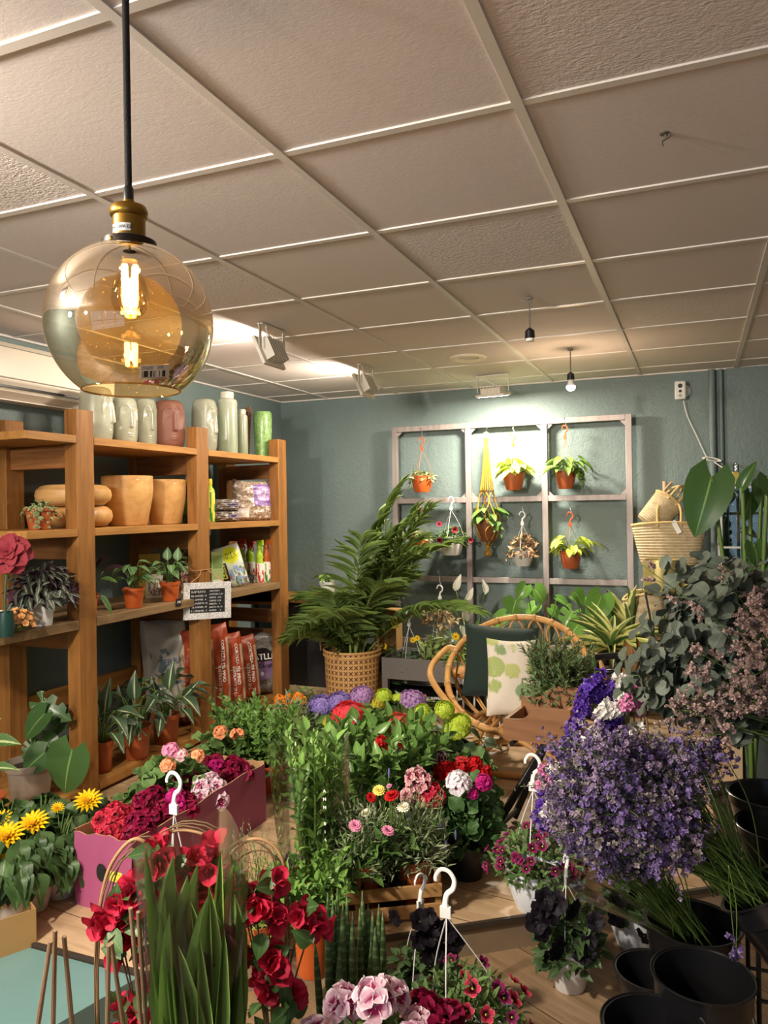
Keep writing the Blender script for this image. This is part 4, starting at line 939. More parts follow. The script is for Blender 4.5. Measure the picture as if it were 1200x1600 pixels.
spray(374,18,842,900,'lime trigger spray bottle, furthest left of the sprays',LIME,mat('spray_head_red','#c84a2c',.4),-2.95); spray(388,17,844,902,'lime trigger spray bottle, second of the sprays',LIME,mat('spray_head_red','#c84a2c',.4),-2.95)
spray(403,14,844,908,'slim lime spray bottle beside the brown bottle',LIME,LIMEH,-2.78); spray(414,15,843,908,'brown orange spray bottle',ORB,mat('spray_head_brown','#a24d1c',.4),-2.75)
bottle(427,13,855,Z3,-2.75,'white bottle with a pale blue cap at the right end of the third board',WBL,mat('cap_blue','#8fb4e0',.4),capf=.2,name='plant_food_bottle')
for i,(px,X) in enumerate(((384,-2.86),(390,-2.84),(394,-2.87))):
    p=shelf_p(px,Z3,X); b=MB(); box(b,-.02,.02,-.012,.012,0,.045+.01*i); 
single('seed_tray',(lambda b:(box(b,-.05,.05,-.03,.03,0,.05),b)[1])(MB()),printmat('tray_print','#2a2426',[('n',0,1,0,1,'#c9bfae',9,.55)]),'dark patterned packet lying before the lime sprays','packet',loc=shelf_p(388,Z3,-2.84))
# --- chalkboard price sign on a twine round the middle post
pc2 = at(324, 938.5, X=-2.60); wd = m_of(68,pc2)*1.10; hd = m_of(57,pc2)
yawb = math.radians(50); xa = np.array([math.cos(yawb),math.sin(yawb),0]); za = np.array([0,0,1.0]); na_ = np.cross(xa,za)   # faces the camera side
t = thing('chalkboard_sign','white-framed chalkboard price list hanging from twine on the middle shelf post','sign',pc2)
xa2 = norm(xa+np.array([0,0,-.02])); za2=np.cross(na_,xa2)*-1; za2 = np.cross(xa2, -na_) if za2[2]<0 else za2
MM = basisM(xa2, za2, na_, (0,0,0))
q=MB(); fw=.036
for (x0,x1,z0,z1) in ((-wd/2,wd/2,hd/2-fw,hd/2),(-wd/2,wd/2,-hd/2,-hd/2+fw),(-wd/2,-wd/2+fw,-hd/2+fw,hd/2-fw),(wd/2-fw,wd/2,-hd/2+fw,hd/2-fw)): box(q,x0,x1,z0,z1,-.008,.008)
k=NT('carved_white_frame'); nn=k.noise(k.coords('Object'),110,2,.5,2.5); k.setp(Base_Color=k.ramp(nn,[(.42,lin('#a5a5a6')),(.50,lin('#eceae8'))]),Roughness=.6); k.bump(nn,.6,.004)
q.xf(MM); part('frame',q,k.m,t,bevel=.0015)
q=MB(); box(q,-wd/2+fw-.002,wd/2-fw+.002,-hd/2+fw-.002,hd/2-fw+.002,-.004,.002); q.xf(MM); part('slate',q,mat('slate_black','#1e1f20',.8),t)
CHALK=mat('chalk_white','#e9e9e6',.9)
wi,hi_=wd-2*fw,hd-2*fw
def chalk(s,x,z,sz,al='LEFT'):
    q=text_mb(s,sz,align=al,extrude=.0003); q.xf(MM@Matrix.Translation((x*wi,z*hi_,.0025))); part('lettering',q,CHALK,t,sharp=0)
chalk('SUSTRATO',-.46,.38,.0165)
for i,s in enumerate(['50L UNIVER. 14','20L UNIVER.  6','40L HUERTO 12','10L UNIVER. 10','5 L ORQUID.  3']): chalk(s,-.47,.21-.155*i,.0135)
chalk('DECORAT.',.06,.40,.0125)
for i,s in enumerate(['CORTEZA 2.50','GRAVA   2.50','CESPED  2.50','PERLITA    4','ARLITA 10L 10','MUSGO      3']): chalk(s,.05,.26-.135*i,.012)
q=MB(); pt=2.71
top=np.array([SX1+.004,3.70,1.10])-pc2
for s_ in (-1,1):
    e=xa2*s_*wd*.36+za2*hd*.5; tube(q,curve([e,top*.5+e*.5+[.01,0,0],top+[0,.03*s_,0]],4),.0028,6)
tube(q,np.array([(SX1+.004,3.65,1.10),(SX1+.005,3.77,1.10),(SX1-.08,3.772,1.10),(SX1-.08,3.648,1.10)])-pc2,.0028,6,closed=True)
part('twine',q,mat('jute_twine','#a77f52',.9),t)
p=at(279,941,X=SX1+.006)
t=thing('price_tag','small black shelf price tag left of the chalkboard','tag',p,rz=pi/2)
b=MB(); box(b,-.021,.021,-.002,.002,-.02,.02); part('card',b,mat('tag_black','#17171a',.5),t)
q=text_mb("1'95",.018,bold=.0003); q.xf(basisM((1,0,0),(0,0,1),(0,-1,0),(0,-.0026,0))); part('lettering',q,CHALK,t,sharp=0)
# --- bottom board: sacks of substrate and potted plants
Z4 = ZB[3]+.001
WS=printmat('sack_white_print','#b9b5ac',[('n',.1,.9,.45,.75,'#6f7f8a',4,.55),('n',.2,.8,.3,.5,'#a08c5a',5,.55),('r',.1,.9,.40,.43,'#5a6a7a')],.4,bump=.5,bscale=14)
p=shelf_p(262,Z4,-2.92); bag('substrate_sack','crumpled white substrate sack standing behind the shelf plants','sack',p,pi/2-.55,m_of(72,p),h_of(262,966,Z4,p),.16,WS,seed=21,wr=.16,ear=.05,text=[('TERRA',.5,.62,.05,mat('print_grey_blue','#5f7080',.6),0)],roll=-.08)
p=shelf_p(300,Z4,-3.0); bag('substrate_sack','dark sack lying behind the white one','sack',p,pi/2-.6,m_of(60,p),h_of(300,985,Z4,p),.12,mat('sack_dark','#4a453e',.4,var=.3),seed=22,wr=.14)
OR_='#a8472a'
OS=printmat('sack_orange_print','#c8b294',[('r',0,1,.86,1,OR_),('r',.22,.80,.0,1,OR_),('r',.25,.77,.55,.56,'#d9c6b0'),('r',0,1,0,.1,'#5f3128'),('n',.0,.2,.3,.8,'#a87c5a',6,.5)],.35,bump=.7,bscale=16)
for i,(px,yt,X,lab) in enumerate(((338,974,-2.76,'orange substrate sack nearest the middle post'),(362,988,-2.75,'orange substrate sack in the middle of the three upright ones'),(385,992,-2.78,'orange substrate sack next to the grey BATLLE sack'))):
    p=shelf_p(px,Z4,X); bag('substrate_sack',lab.replace('BATLLE ','and purple '),'sack',p,pi/2-.62,m_of(36,p),h_of(px,yt,Z4,p),.12,OS,seed=31+i,wr=.10,ear=.02,roll=-.05-.03*i,lean=.03,group='orange substrate sacks on the bottom board',text=[('CORTEZA DE PINO',.60,.62,.030,INKW,-pi/2),('SUSTRATO 20 L',.42,.42,.026,INKW,-pi/2),('20 L',.6,.17,.03,INKW,-pi/2)])
p=shelf_p(288,Z4,-2.84); bag('substrate_sack','orange-topped substrate sack mostly behind the middle post','sack',p,pi/2-.6,m_of(34,p),h_of(288,985,Z4,p),.12,OS,seed=36,wr=.14)
GS=printmat('sack_grey_purple','#8e8a86',[('n',0,1,0,1,'#6d6862',30,.5),('r',.72,1,0,1,'#d5d0ca'),('c',.36,.52,.36,.26,'#1c181e'),('c',.36,.47,.33,.22,'#7d6490'),('r',.0,.74,.56,.70,'#1c181e'),('c',.36,.36,.05,.035,'#cdbfd6')],.35,bump=.6,bscale=18)
p=shelf_p(408,Z4,-2.80); bag('substrate_sack','grey sack with a purple round label at the right end of the bottom board','sack',p,pi/2-.75,m_of(56,p),h_of(408,988,Z4,p),.14,GS,seed=41,wr=.08,ear=.06,text=[('BATLLE',.36,.63,.055,INKW,0),('VOLCANICA',.38,.48,.034,INKK,0)])
DIEF=leafmat('leaf_dieffenbachia','#3c5a40',vein='#c9d3a2',veinw=.10,var=.2,rough=.35)
def dief(px,py,w,h,label,n,rad,H,X,extra=()):
    p=at(px,py,X=X); p[2]=Z4; f=MB(); petioles(f,n,rad,H,T_BIG,.15,.066,0,1,.0035,.25,.7)
    for (tx,ty,L_) in extra:
        e=at(tx,ty,d=dep(p)-.02)-p-[0,0,m_of(h,p)*.86]; s0=e*.5; tube(f,curve([(0,0,0),s0*.5+[0,0,.01],s0],4),.004,5,1); inst(f,T_BIG,s0,e-s0,-FW+[0,0,.2],np.linalg.norm(e-s0),L_,0)
    return potted('dieffenbachia',label,'plant',p,m_of(w/2,p),m_of(w*.38,p),m_of(h,p),TERRA,[('foliage',f,[DIEF,STEMG])],'dieffenbachias in terracotta pots on the bottom board')
t=dief(160,1225,36,48,'dieffenbachia nearest the left post, pot half hidden by it',16,.13,.22,-2.74,[(168,1062,.07),(150,1075,.06)])
t=dief(214,1202,46,50,'dieffenbachia with a price sticker on its pot, the second on the bottom board',18,.15,.24,-2.72,[(208,1050,.075),(182,1072,.06),(245,1085,.05)])
tagstick(t,.03,-.02,.1,.09,az=.6); q=MB(); box(q,-.008,.008,-.001,.001,-.006,.006); pp_=norm(CAM[:2]-np.array(t.location)[:2]); part('price_sticker',q,PAPERW,t,loc=(pp_[0]*.083+.02,pp_[1]*.083,.12),rot=(0,0,math.atan2(pp_[1],pp_[0])+pi/2))
t=dief(260,1176,44,45,'dieffenbachia in front of the white sack, furthest along the bottom board',18,.16,.25,-2.74,[(268,1035,.075),(310,1064,.05),(235,1060,.06)]); tagstick(t,.04,-.03,.1,.09,az=.6)
# grey-potted monstera on the bottom board
def leafplant(name,label,cat,p,leaves,T,lm,sm,pot=None,group=None,r=.0035,soil_h=0.0,rz=0):
    """leaves: (attach px,py, tip px,py, width px, depth offset) placed in the round about the plant"""
    t=thing(name,label,cat,p,group); f=MB(); base=np.array([0,0,soil_h]); d0=dep(p)
    for (ax,ay,tx,ty,w,dd,*o) in leaves:
        A=at(ax,ay,d=d0+dd)-p; B=at(tx,ty,d=d0+dd+(o[0] if o else -.03))-p; L_=np.linalg.norm(B-A)
        mid=base*.45+A*.55+np.array([0,0,.04]); tube(f,curve([base+[R.uniform(-.015,.015),R.uniform(-.015,.015),0],mid,A],6),r,6,1)
        n_=norm(-FW*.75+np.array([0,0,.75])+R.normal(0,.15,3)); inst(f,T if not isinstance(T,list) else T[int(R.integers(len(T)))],A,B-A,n_,L_,m_of(w,p),0)
    if pot:
        rt,rb,h,pm=pot; part('pot',pot_mb(rt,rb,h),pm,t); part('soil',soil_mb(rt*.9-.003,h*.86),SOIL,t)
    part('foliage',f,[lm,sm],t,sharp=0); return t
MONL=leafmat('leaf_monstera','#3d6630',vein='#82a05e',veinw=.035,var=.15,rough=.28); MONB=leafmat('leaf_monstera_bright','#5c9a35',vein='#a4c96c',veinw=.035,var=.2,rough=.25)
p=at(48,1268,X=-2.78); p[2]=Z4
leafplant('monstera','young monstera with a split leaf in a taupe pot on the bottom board','plant',p,[(70,1115,32,1152,52,0),(64,1097,108,1124,38,.05),(113,1172,92,1243,74,-.12,-.02),(70,1176,32,1206,46,-.06),(66,1155,92,1182,38,.03),(52,1165,34,1185,30,.06),(95,1130,70,1150,30,.12)],[T_HE,T_MON,T_HE],MONL,STEMG,(m_of(37,p),m_of(27,p),m_of(60,p),mat('pot_taupe','#8f8274',.6,var=.08)),soil_h=m_of(50,p))
p=at(-30,1268,X=-2.66); p[2]=Z4
leafplant('calathea','calathea leaves with pale midribs reaching in at the left picture edge','plant',p,[(-14,1158,29,1158,26,0),(-14,1200,27,1198,18,0),(-20,1130,-2,1120,22,0)],T_OV,leafmat('leaf_calathea_pale','#49763a',vein='#c8d79a',veinw=.16,side='#7ba05c'),STEMG,(.09,.07,.15,TERRA),soil_h=.12)
# ------------------------------------------------------------------ trellis frame before the back wall
k = NT('trellis_metal'); n_=k.noise(k.coords('Object',(30,30,3)),1,3); k.setp(Base_Color=k.ramp(n_,[(.3,lin('#8f8684')),(.7,lin('#a89d9a'))]),Roughness=.45,Metallic=.35); TRM=k.m
TY=5.535; xs=[-2.166,-1.578,-1.012,-.433]; zs_=[2.045,1.492,.898,.42]
t=thing('trellis_frame','large grey metal grid frame with nine openings standing before the green wall','frame',(-1.244,TY,FZ))
O=(-1.244,TY,FZ)
for x in xs:
    b=MB(); box(b,x-.021,x+.021,TY-.02,TY+.02,FZ,2.065); part('upright',b,TRM,t,off=O,bevel=.002)
for z in zs_:
    for i in range(3):
        b=MB(); box(b,xs[i]+.0215,xs[i+1]-.0215,TY-.019,TY+.019,z-.02,z+.02); part('crossbar',b,TRM,t,off=O,bevel=.002)
b=MB()
for i in range(3):
    for (xa,sx) in ((xs[i]+.021,1),(xs[i+1]-.021,-1)):
        for (zc,sz) in ((zs_[0]-.02,-1),(zs_[1]+.02,1)):
            b.add([(xa,TY-.003,zc),(xa+sx*.04,TY-.003,zc),(xa,TY-.003,zc+sz*.04),(xa,TY+.003,zc),(xa+sx*.04,TY+.003,zc),(xa,TY+.003,zc+sz*.04)],[(0,1,2),(5,4,3),(0,3,4,1),(1,4,5,2),(2,5,3,0)])
part('corner_gusset',b,TRM,t,off=O)
# ------------------------------------------------------------------ hanging plants on the trellis
HK_O=mat('hook_orange_plastic','#c8531a',.4); HK_W=mat('hook_white_plastic','#e6e6e4',.35); STR_O=mat('string_tan','#a8794f',.6)
POTW=mat('pot_white_plastic','#dcdad4',.4,var=.03); POTG=mat('pot_grey_white','#cfcfca',.4)
HY=5.455
G1='hanging plants on the trellis frame'
def hang(label,bx,by,w,h,hy,pm,hm,fol,name='hanging_plant',squat=True,steel=None,sm=None,yaw=None,hs=1.0,Y=HY,group=G1,blooms=None):
    p=at(bx,by,Y=Y); rt=m_of(w/2,p); H=m_of(h,p); zt=m_of(by-hy,p)
    t=potted(name,label,'plant',p,rt,rt*.66,H,pm,fol,group,squat=squat)
    hanger(t,H,rt,zt,hm,sm or hm,steel,hs,yaw if yaw is not None else R.uniform(-.3,.3)); return t
def pothos(n,rad,H,L,W,tr=0,z=0,T=T_HE2):
    f=MB(); petioles(f,n,rad,H,T,L,W,0,1,.0016,.35,.8); 
    if tr: trail(f,tr,rad*.7,z,.16,T,L*.8,W*.8,per=6,az=(-2.4,-.6))
    return f
f=MB(); dome(f,60,.10,.06,T_OV,.06,.026,zmin=-.15,droop=.35); trail(f,3,.075,0,.12,T_OV,.05,.024,per=7,az=(3.0,4.0)); trail(f,2,.075,0,.05,T_OV,.05,.024,per=5,az=(-.8,.3))
hang('cream-variegated trailing plant in a terracotta pot, upper left opening of the trellis',660,769,34,25,683,TERRA2,HK_O,[('foliage',f,[G_VAR,STEMG])],steel=.07,sm=STR_O)
hang('lime pothos in a terracotta pot, upper middle opening of the trellis',803,766,34,27,676,TERRA,HK_O,[('foliage',pothos(26,.11,.12,.085,.058),[G_LIME,STEMG])],steel=.07,sm=STR_O)
f=pothos(24,.12,.13,.10,.06); trail(f,6,.09,.02,.14,T_HE2,.06,.05,per=6,az=(-.9,.5))
hang('mid-green pothos trailing to the right, upper right opening of the trellis',884,764,32,28,664,TERRA,HK_O,[('foliage',f,[G_FRESH,STEMG])],steel=.05,sm=STR_O)
f=MB(); dome(f,60,.10,.055,T_OV,.055,.024,zmin=-.15,droop=.35); trail(f,2,.075,0,.06,T_OV,.05,.024,per=5,az=(-.8,.3))
hang('cream-variegated plant in a terracotta pot, middle left opening of the trellis',655,861,33,24,790,TERRA2,HK_O,[('foliage',f,[G_VAR,STEMG])],sm=STR_O)
# white pot with red petunias
f=MB(); dome(f,200,.15,.09,T_OV,.038,.026,zmin=-.3,droop=.4); trail(f,6,.09,0,.08,T_OV,.034,.022,per=6)
FLT=flower_t(5,TP,1,.95,.5); me=MB(); inst3(me,FLT,np.zeros((1,3)),np.array([[1,0,0.]]),np.array([[0,1,0.]]),np.array([[0,0,1.]]),.024); PETM=me.mesh('bloom',[petal('petal_petunia_red','#30060e','#a3203a',p=(.3,.6))],0)
fc=norm(CAM-at(706,845,Y=HY)); 
def face_blooms(me,pts,sc=1,dirv=None,jit=.35):
    out=[]
    for p in pts:
        d=Vector([float(v) for v in norm(np.asarray(dirv if dirv is not None else -FW)+R.normal(0,jit,3)+norm(np.asarray(p,float)+1e-6)*.5)])
        out.append((me if not isinstance(me,list) else me[int(R.integers(len(me)))],p,d.to_track_quat('Z','Y').to_euler(),sc*R.uniform(.85,1.15)))
    return out
hang('red petunias in a white pot, hanging against the middle left opening of the trellis',706,867,39,29,776,POTW,HK_W,[('foliage',f,[G_MID,STEMG]),('flower',face_blooms(PETM,[(.06,-.12,.07),(-.05,-.13,.0),(.16,-.05,-.01),(-.07,-.08,.11)]),None)],name='hanging_petunia')
f=MB(); dome(f,170,.115,.15,T_OV,.05,.026,zmin=-.3,droop=.2,m=0); trail(f,6,.09,0,.09,T_OV,.04,.022,per=6)
hang('pinkish-green bushy plant in a pale grey pot, centre opening of the trellis',817,884,34,24,799,POTG,HK_W,[('foliage',f,[leafmat('leaf_green_pink_tips','#63783f',blotch='#cf9a84',var=.3),STEMG])],steel=.06)
hang('lime pothos in a terracotta pot, middle right opening of the trellis',892,888,33,27,800,TERRA,HK_O,[('foliage',pothos(32,.15,.12,.085,.055),[G_LIME,STEMG])],steel=.07,sm=STR_O)
# macrame
p=at(762,846,Y=HY); rt=m_of(18,p); H=m_of(34,p); zt=at(762,675,Y=HY)[2]-p[2]
f=pothos(16,.09,.12,.10,.07); trail(f,2,.075,0,.10,T_HE2,.07,.05,per=4,az=(-.9,.3))
t=potted('hanging_plant','green pothos in a brown pot held in the mustard macrame hanger','plant',p,rt,rt*.6,H,mat('pot_brown','#6f3f22',.5),[('foliage',f,[G_GLOSS,STEMG])],G1,squat=True)
MAC=mat('macrame_mustard','#b98a2a',.9,bump=.5,bscale=300)
t=thing('macrame_hanger','mustard macrame plant hanger tied to the top bar of the trellis','plant hanger',p)
b=MB(); tube(b,[(.018*math.cos(a),0,zt-.02+.018*math.sin(a)) for a in np.linspace(0,2*pi,20,endpoint=False)],.005,8,closed=True); part('ring',b,mat('ring_wood','#d9b873',.5),t)
b=MB(); lathe(b,[(.0005,0),(.017,0),(.018,.05),(.0005,.052)],16,c=(0,0,zt-.095)); part('wrap',b,MAC,t)
b=MB(); zk=zt-.50
for i in range(16):
    a=i*2*pi/16; tube(b,curve([(.014*math.cos(a),.014*math.sin(a),zt-.09),(.03*math.cos(a),.03*math.sin(a),zt-.3),(.05*math.cos(a),.05*math.sin(a),zt-.44)],5),.0038,5)
for i in range(4):
    a=i*pi/2+.5
    for da in (-.4,.4):
        tube(b,curve([(.05*math.cos(a+da),.05*math.sin(a+da),zt-.44),(.062*math.cos(a),.062*math.sin(a),zt-.50),(rt*1.1*math.cos(a+da),rt*1.1*math.sin(a+da),H+.01),(rt*1.02*math.cos(a-da),rt*1.02*math.sin(a-da),H*.5),(rt*.4*math.cos(a),rt*.4*math.sin(a),-.012),(0,0,-.03)],6),.004,5)
sphere(b,(0,0,-.04),.016,10,7,0,(1,1,1.2)); part('cords',b,MAC,t,sharp=0)
b=MB()
for i in range(18):
    a=i*2.4; tube(b,curve([(.006*math.cos(a),.006*math.sin(a),-.05),(.018*math.cos(a),.018*math.sin(a),-.075),(.026*math.cos(a),.026*math.sin(a),-.105)],3),.003,5)
part('tassel',b,MAC,t,sharp=0)
b=MB(); tube(b,curve([(0,0,zt-.004),(0,.02,zt+.02),(0,.06,zt+.045),(0,.08,zt+.035)],5),.0022,6); part('wire_hook',b,STEEL,t)
# ------------------------------------------------------------------ areca palm in a woven basket
p=at(540,1116,Z=FZ); p=np.array([p[0],p[1]+.12,FZ]); rb=m_of(44,p); Hb=m_of(95,p)
t=thing('woven_basket','tall round rattan basket with dark woven crosses holding the palm','basket',p)
k=NT('rattan_weave'); uv=k.n('ShaderNodeUVMap').outputs[0]; sp=k.n('ShaderNodeSeparateXYZ',{0:uv}); U=k.math('MULTIPLY',sp.outputs[0],34.0); W=k.math('MULTIPLY',sp.outputs[1],11.0)
fu=k.math('SUBTRACT',k.math('FRACT',U),.5); fv=k.math('SUBTRACT',k.math('FRACT',W),.5); au=k.math('ABSOLUTE',fu); av=k.math('ABSOLUTE',fv)
crs=k.math('MULTIPLY',k.math('LESS_THAN',k.math('ABSOLUTE',k.math('SUBTRACT',au,av)),.11),k.math('LESS_THAN',k.math('MAXIMUM',au,av),.36))
col=k.ramp(k.math('MAXIMUM',au,av),[(.36,lin('#c79a5c')),(.47,lin('#dcb67a')),(.5,lin('#8f6a3a'))]); col=k.mix(crs,col,lin('#4a1f20')); k.setp(Base_Color=col,Roughness=.6); k.bump(k.math('SUBTRACT',k.math('MAXIMUM',au,av),k.math('MULTIPLY',crs,.3)),.5,.006)
b=MB(); lathe(b,[(rb*.9,0.004),(rb*.96,Hb*.5),(rb,Hb)],56); part('weave',b,k.m,t)
b=MB(); lathe(b,[(rb-.008,Hb),(rb*.92,Hb*.5),(rb*.88,.006),(.0005,.006)],40); lathe(b,[(.0005,0),(rb*.9,0),(rb*.9,.006)],40); part('lining',b,mat('basket_inside','#9a7444',.8),t)
b=MB()
for z in (Hb,Hb*.93): tube(b,[(rb*1.01*math.cos(a),rb*1.01*math.sin(a),z) for a in np.linspace(0,2*pi,48,endpoint=False)],.008,8,closed=True)
part('rim',b,mat('rattan_pale','#d0a465',.5),t)
for s_ in (-1,1):
    b=MB(); c_=-RT*s_*rb*1.0; tube(b,curve([c_+[0,-.05,Hb],c_*1.03+[0,-.035,Hb+.075],c_*1.03+[0,.035,Hb+.075],c_+[0,.05,Hb]],6),.006,6); part('handle',b,mat('rattan_dark','#7a4a2c',.6),t)
pp_=p+[0,0,.01]
t=thing('areca_palm','tall areca palm with arching fronds standing in the woven basket','plant',pp_)
part('pot',pot_mb(rb*.78,rb*.62,Hb*.84),BLACK,t); part('soil',soil_mb(rb*.68,Hb*.74),SOIL,t)
PALM=leafmat('leaf_palm','#6b9042',vein='#9cb868',trans=.3,veinw=.12,var=.25,rough=.38); CANE=mat('palm_cane','#7f8f45',.5,var=.2,vscale=20)
TPL=leaf('lance',7,1,.35,.42)
f=MB(); st=MB(); z0=Hb*.74
def frond(b0,az,el,L,bend,nl=16,ll=.29):
    d=np.array([math.cos(az)*math.cos(el),math.sin(az)*math.cos(el),math.sin(el)]); n=26
    tt=np.linspace(0,1,n); out=np.array([math.cos(az),math.sin(az),0])
    C=b0+d*L*tt[:,None]+out*bend*L*.35*(tt**2)[:,None]-np.array([0,0,1])*bend*L*.6*(tt**2.3)[:,None]
    tube(st,C,np.linspace(.006,.0015,n),5)
    ids=np.linspace(.24,.99,nl)*(n-1); i0=np.clip(ids.astype(int),0,n-2); P=C[i0]+(C[i0+1]-C[i0])*(ids-i0)[:,None]; T_=norm(C[i0+1]-C[i0])
    side=norm(np.cross(T_,[0,0,1.0])); up=np.cross(side,T_)
    for s_ in (-1,1):
        q=np.linspace(0,1,nl); dd=norm(T_*(.30+.55*q)[:,None]+side*s_*(1.0-.35*q)[:,None]+up*.42+R.normal(0,.13,(nl,3)))
        l=ll*(.55+.45*np.sin(pi*np.clip(q*.8+.15,0,1)))*R.uniform(.88,1.1,nl)*(1-.35*q)
        inst(f,TPL,P,dd,up+side*s_*-.2,l,.0085+.003*(1-q))
fr=[]
for i in range(14):
    az=i*2.4+R.uniform(-.25,.25); el=R.uniform(1.12,1.45) if i%3 else R.uniform(1.3,1.52); L_=R.uniform(.6,1.1)*(.62 if math.cos(az)<-.2 else 1); fr.append((az,el,L_,R.uniform(.4,.9)))
for az,el,L_,bd in fr:
    a=R.uniform(0,2*pi); b0=np.array([math.cos(a)*.05,math.sin(a)*.05,z0]); frond(b0,az,el,L_,bd)
for (az,el,L_,bd) in ((.25,1.2,1.30,.55),(.0,1.32,1.38,.40),(-.35,1.22,1.25,.45),(-1.0,1.35,1.2,.45),(2.9,1.3,.75,.7),(3.4,1.15,.5,.9),(-2.5,1.1,.5,.9),(.15,1.36,1.30,.35),(-.15,1.28,1.15,.5),(1.2,1.3,1.2,.4),(.05,.95,.95,.75),(.4,1.42,1.45,.3)):
    frond(np.array([R.normal(0,.03),R.normal(0,.03),z0]),az,el,L_,bd,18,.30)
for i in range(9):
    a=i*.7; tube(st,curve([(.05*math.cos(a),.05*math.sin(a),z0-.03),(.055*math.cos(a),.055*math.sin(a),z0+.15),(.07*math.cos(a),.07*math.sin(a),z0+.38)],4),np.linspace(.012,.006,9),8)
part('canes',st,CANE,t,sharp=0); part('fronds',f,PALM,t,sharp=0)
# small things in the corner behind the palm
p=at(512,920,Y=5.2); zb=at(512,935,Y=5.2)[2]
t=thing('corner_cabinet','dark low cabinet in the corner behind the palm','cabinet',(p[0]-.2,5.32,FZ)); 
b=MB(); box(b,-.36,.30,-.2,.24,0,zb-.03-FZ); part('body',b,mat('cabinet_black','#1d1e20',.5),t,bevel=.004); b=MB(); box(b,-.38,.32,-.22,.26,zb-.03-FZ,zb-FZ); part('top',b,WY,t,bevel=.003)
q=at(512,930,Y=5.17); f=MB(); petioles(f,14,.07,.09,T_OV,.06,.04)
potted('potted_plant','small green plant in a white pot behind the palm fronds','plant',(q[0],5.17,zb+.001),.062,.045,.13,WHITEP,[('foliage',f,[G_FRESH,STEMG])])
q=at(462,925,Y=5.2)
t=thing('cardboard_box','tan cardboard box seen between palm and trellis post','box',(at(607,1000,Y=5.05)[0],5.05,FZ))
b=MB(); box(b,-.085,.085,-.06,.06,0,.62); part('carton',b,mat('kraft_board','#a8834f',.8,var=.08),t,bevel=.003)
b=MB(); box(b,-.02,.02,-.0615,-.0600,.0,.62); part('tape',b,mat('packing_tape','#b99766',.4),t)
# ------------------------------------------------------------------ grey planter table with its plants, sack below
p0=at(596,1027,Y=4.62); ztop=p0[2]
x0,x1=p0[0],p0[0]+.95; ya,yb=4.62,5.0
t=thing('planter_table','low grey metal planter table with a deep tray','table',((x0+x1)/2,4.8,FZ)); O=((x0+x1)/2,4.8,FZ)
TBM=mat('table_grey_metal','#6f6c6a',.5,metal=.3,var=.08)
hh=m_of(33,p0)
b=MB(); box(b,x0,x1,ya,ya+.012,ztop-hh,ztop); box(b,x0,x1,yb-.012,yb,ztop-hh,ztop); box(b,x0,x0+.012,ya+.012,yb-.012,ztop-hh,ztop); box(b,x1-.012,x1,ya+.012,yb-.012,ztop-hh,ztop); box(b,x0+.012,x1-.012,ya+.012,yb-.012,ztop-hh,ztop-hh+.012)
part('tray',b,TBM,t,off=O,bevel=.002)
for (x,y) in ((x0,ya),(x1-.04,ya),(x0,yb-.04),(x1-.04,yb-.04)):
    b=MB(); box(b,x,x+.04,y,y+.04,FZ,ztop-hh); part('leg',b,TBM,t,off=O,bevel=.002)
zt_=ztop-hh+.013
GT='potted plants on the grey planter table'
DAISY=flower_t(14,TPn,1,.28,.15,centre=.24); dm=MB(); inst3(dm,DAISY,np.zeros((1,3)),np.array([[1,0,0.]]),np.array([[0,1,0.]]),np.array([[0,0,1.]]),.03); DAISYM=dm.mesh('flower_head',[P_YEL,DISK],0)
def tplant(label,px,y,w,h,pm,fol,name='potted_plant',hk=None,ps=1.0):
    p=at(px,1030,Y=y); p[2]=zt_; t=potted(name,label,'plant',p,m_of(w/2,p),m_of(w*.38,p),h,pm,fol,GT)
    if hk: hanger(t,h,m_of(w/2,p),at(px,hk,Y=y)[2]-zt_,HK_W)
    return t
f=MB(); dome(f,120,.12,.12,T_LA,.05,.012,zmin=-.3); 
def up_pts(lst,px,y,zz): 
    b0=at(px,1030,Y=y); return [at(a,b_,Y=y-.03)-[b0[0],b0[1],zt_+zz] for a,b_ in lst]
tplant('yellow daisy bush at the left end of the grey table',592,4.78,34,.10,BLACK,[('foliage',f,[G_MID,STEMG]),('flower_head',face_blooms(DAISYM,up_pts([(588,985),(572,993),(616,976),(618,968),(575,1040),(600,1010)],592,4.78,.086),.9),None)],'daisy_bush')
f=MB(); dome(f,150,.10,.11,T_OV,.035,.024,zmin=-.3,droop=.45)
tplant('dark round-leaved plant with a white hook on the grey table',640,4.72,40,.075,BLACK,[('foliage',f,[G_DEEP,STEMG]),('flower_head',face_blooms(DAISYM,up_pts([(645,1000),(652,997)],640,4.72,.065),.6),None)],'hanging_plant',hk=955)
f=MB(); dome(f,90,.12,.2,T_OBO,.10,.034,zmin=-.15,droop=.25)
tplant('pale green broad-leaved herb in the middle of the grey table',678,4.76,40,.09,TERRA,[('foliage',f,[leafmat('leaf_sage_pale','#86a05a',vein='#b3c68a',rough=.6),STEMG])],'potted_herb')
f=MB(); dome(f,190,.14,.15,T_LA,.05,.012,zmin=-.3)
tplant('yellow daisy plant at the right of the grey table beside the chair',716,4.70,40,.09,TERRA,[('foliage',f,[G_FRESH,STEMG]),('flower_head',face_blooms(DAISYM,up_pts([(703,1012),(712,994)],716,4.70,.08),.9),None)],'daisy_bush')
p=at(688,982,Y=4.92); p[2]=zt_
f=MB(); dome(f,120,.16,.13,T_OV,.05,.028,zmin=-.1,z0=.14); twigs(f,14,.14,.24)
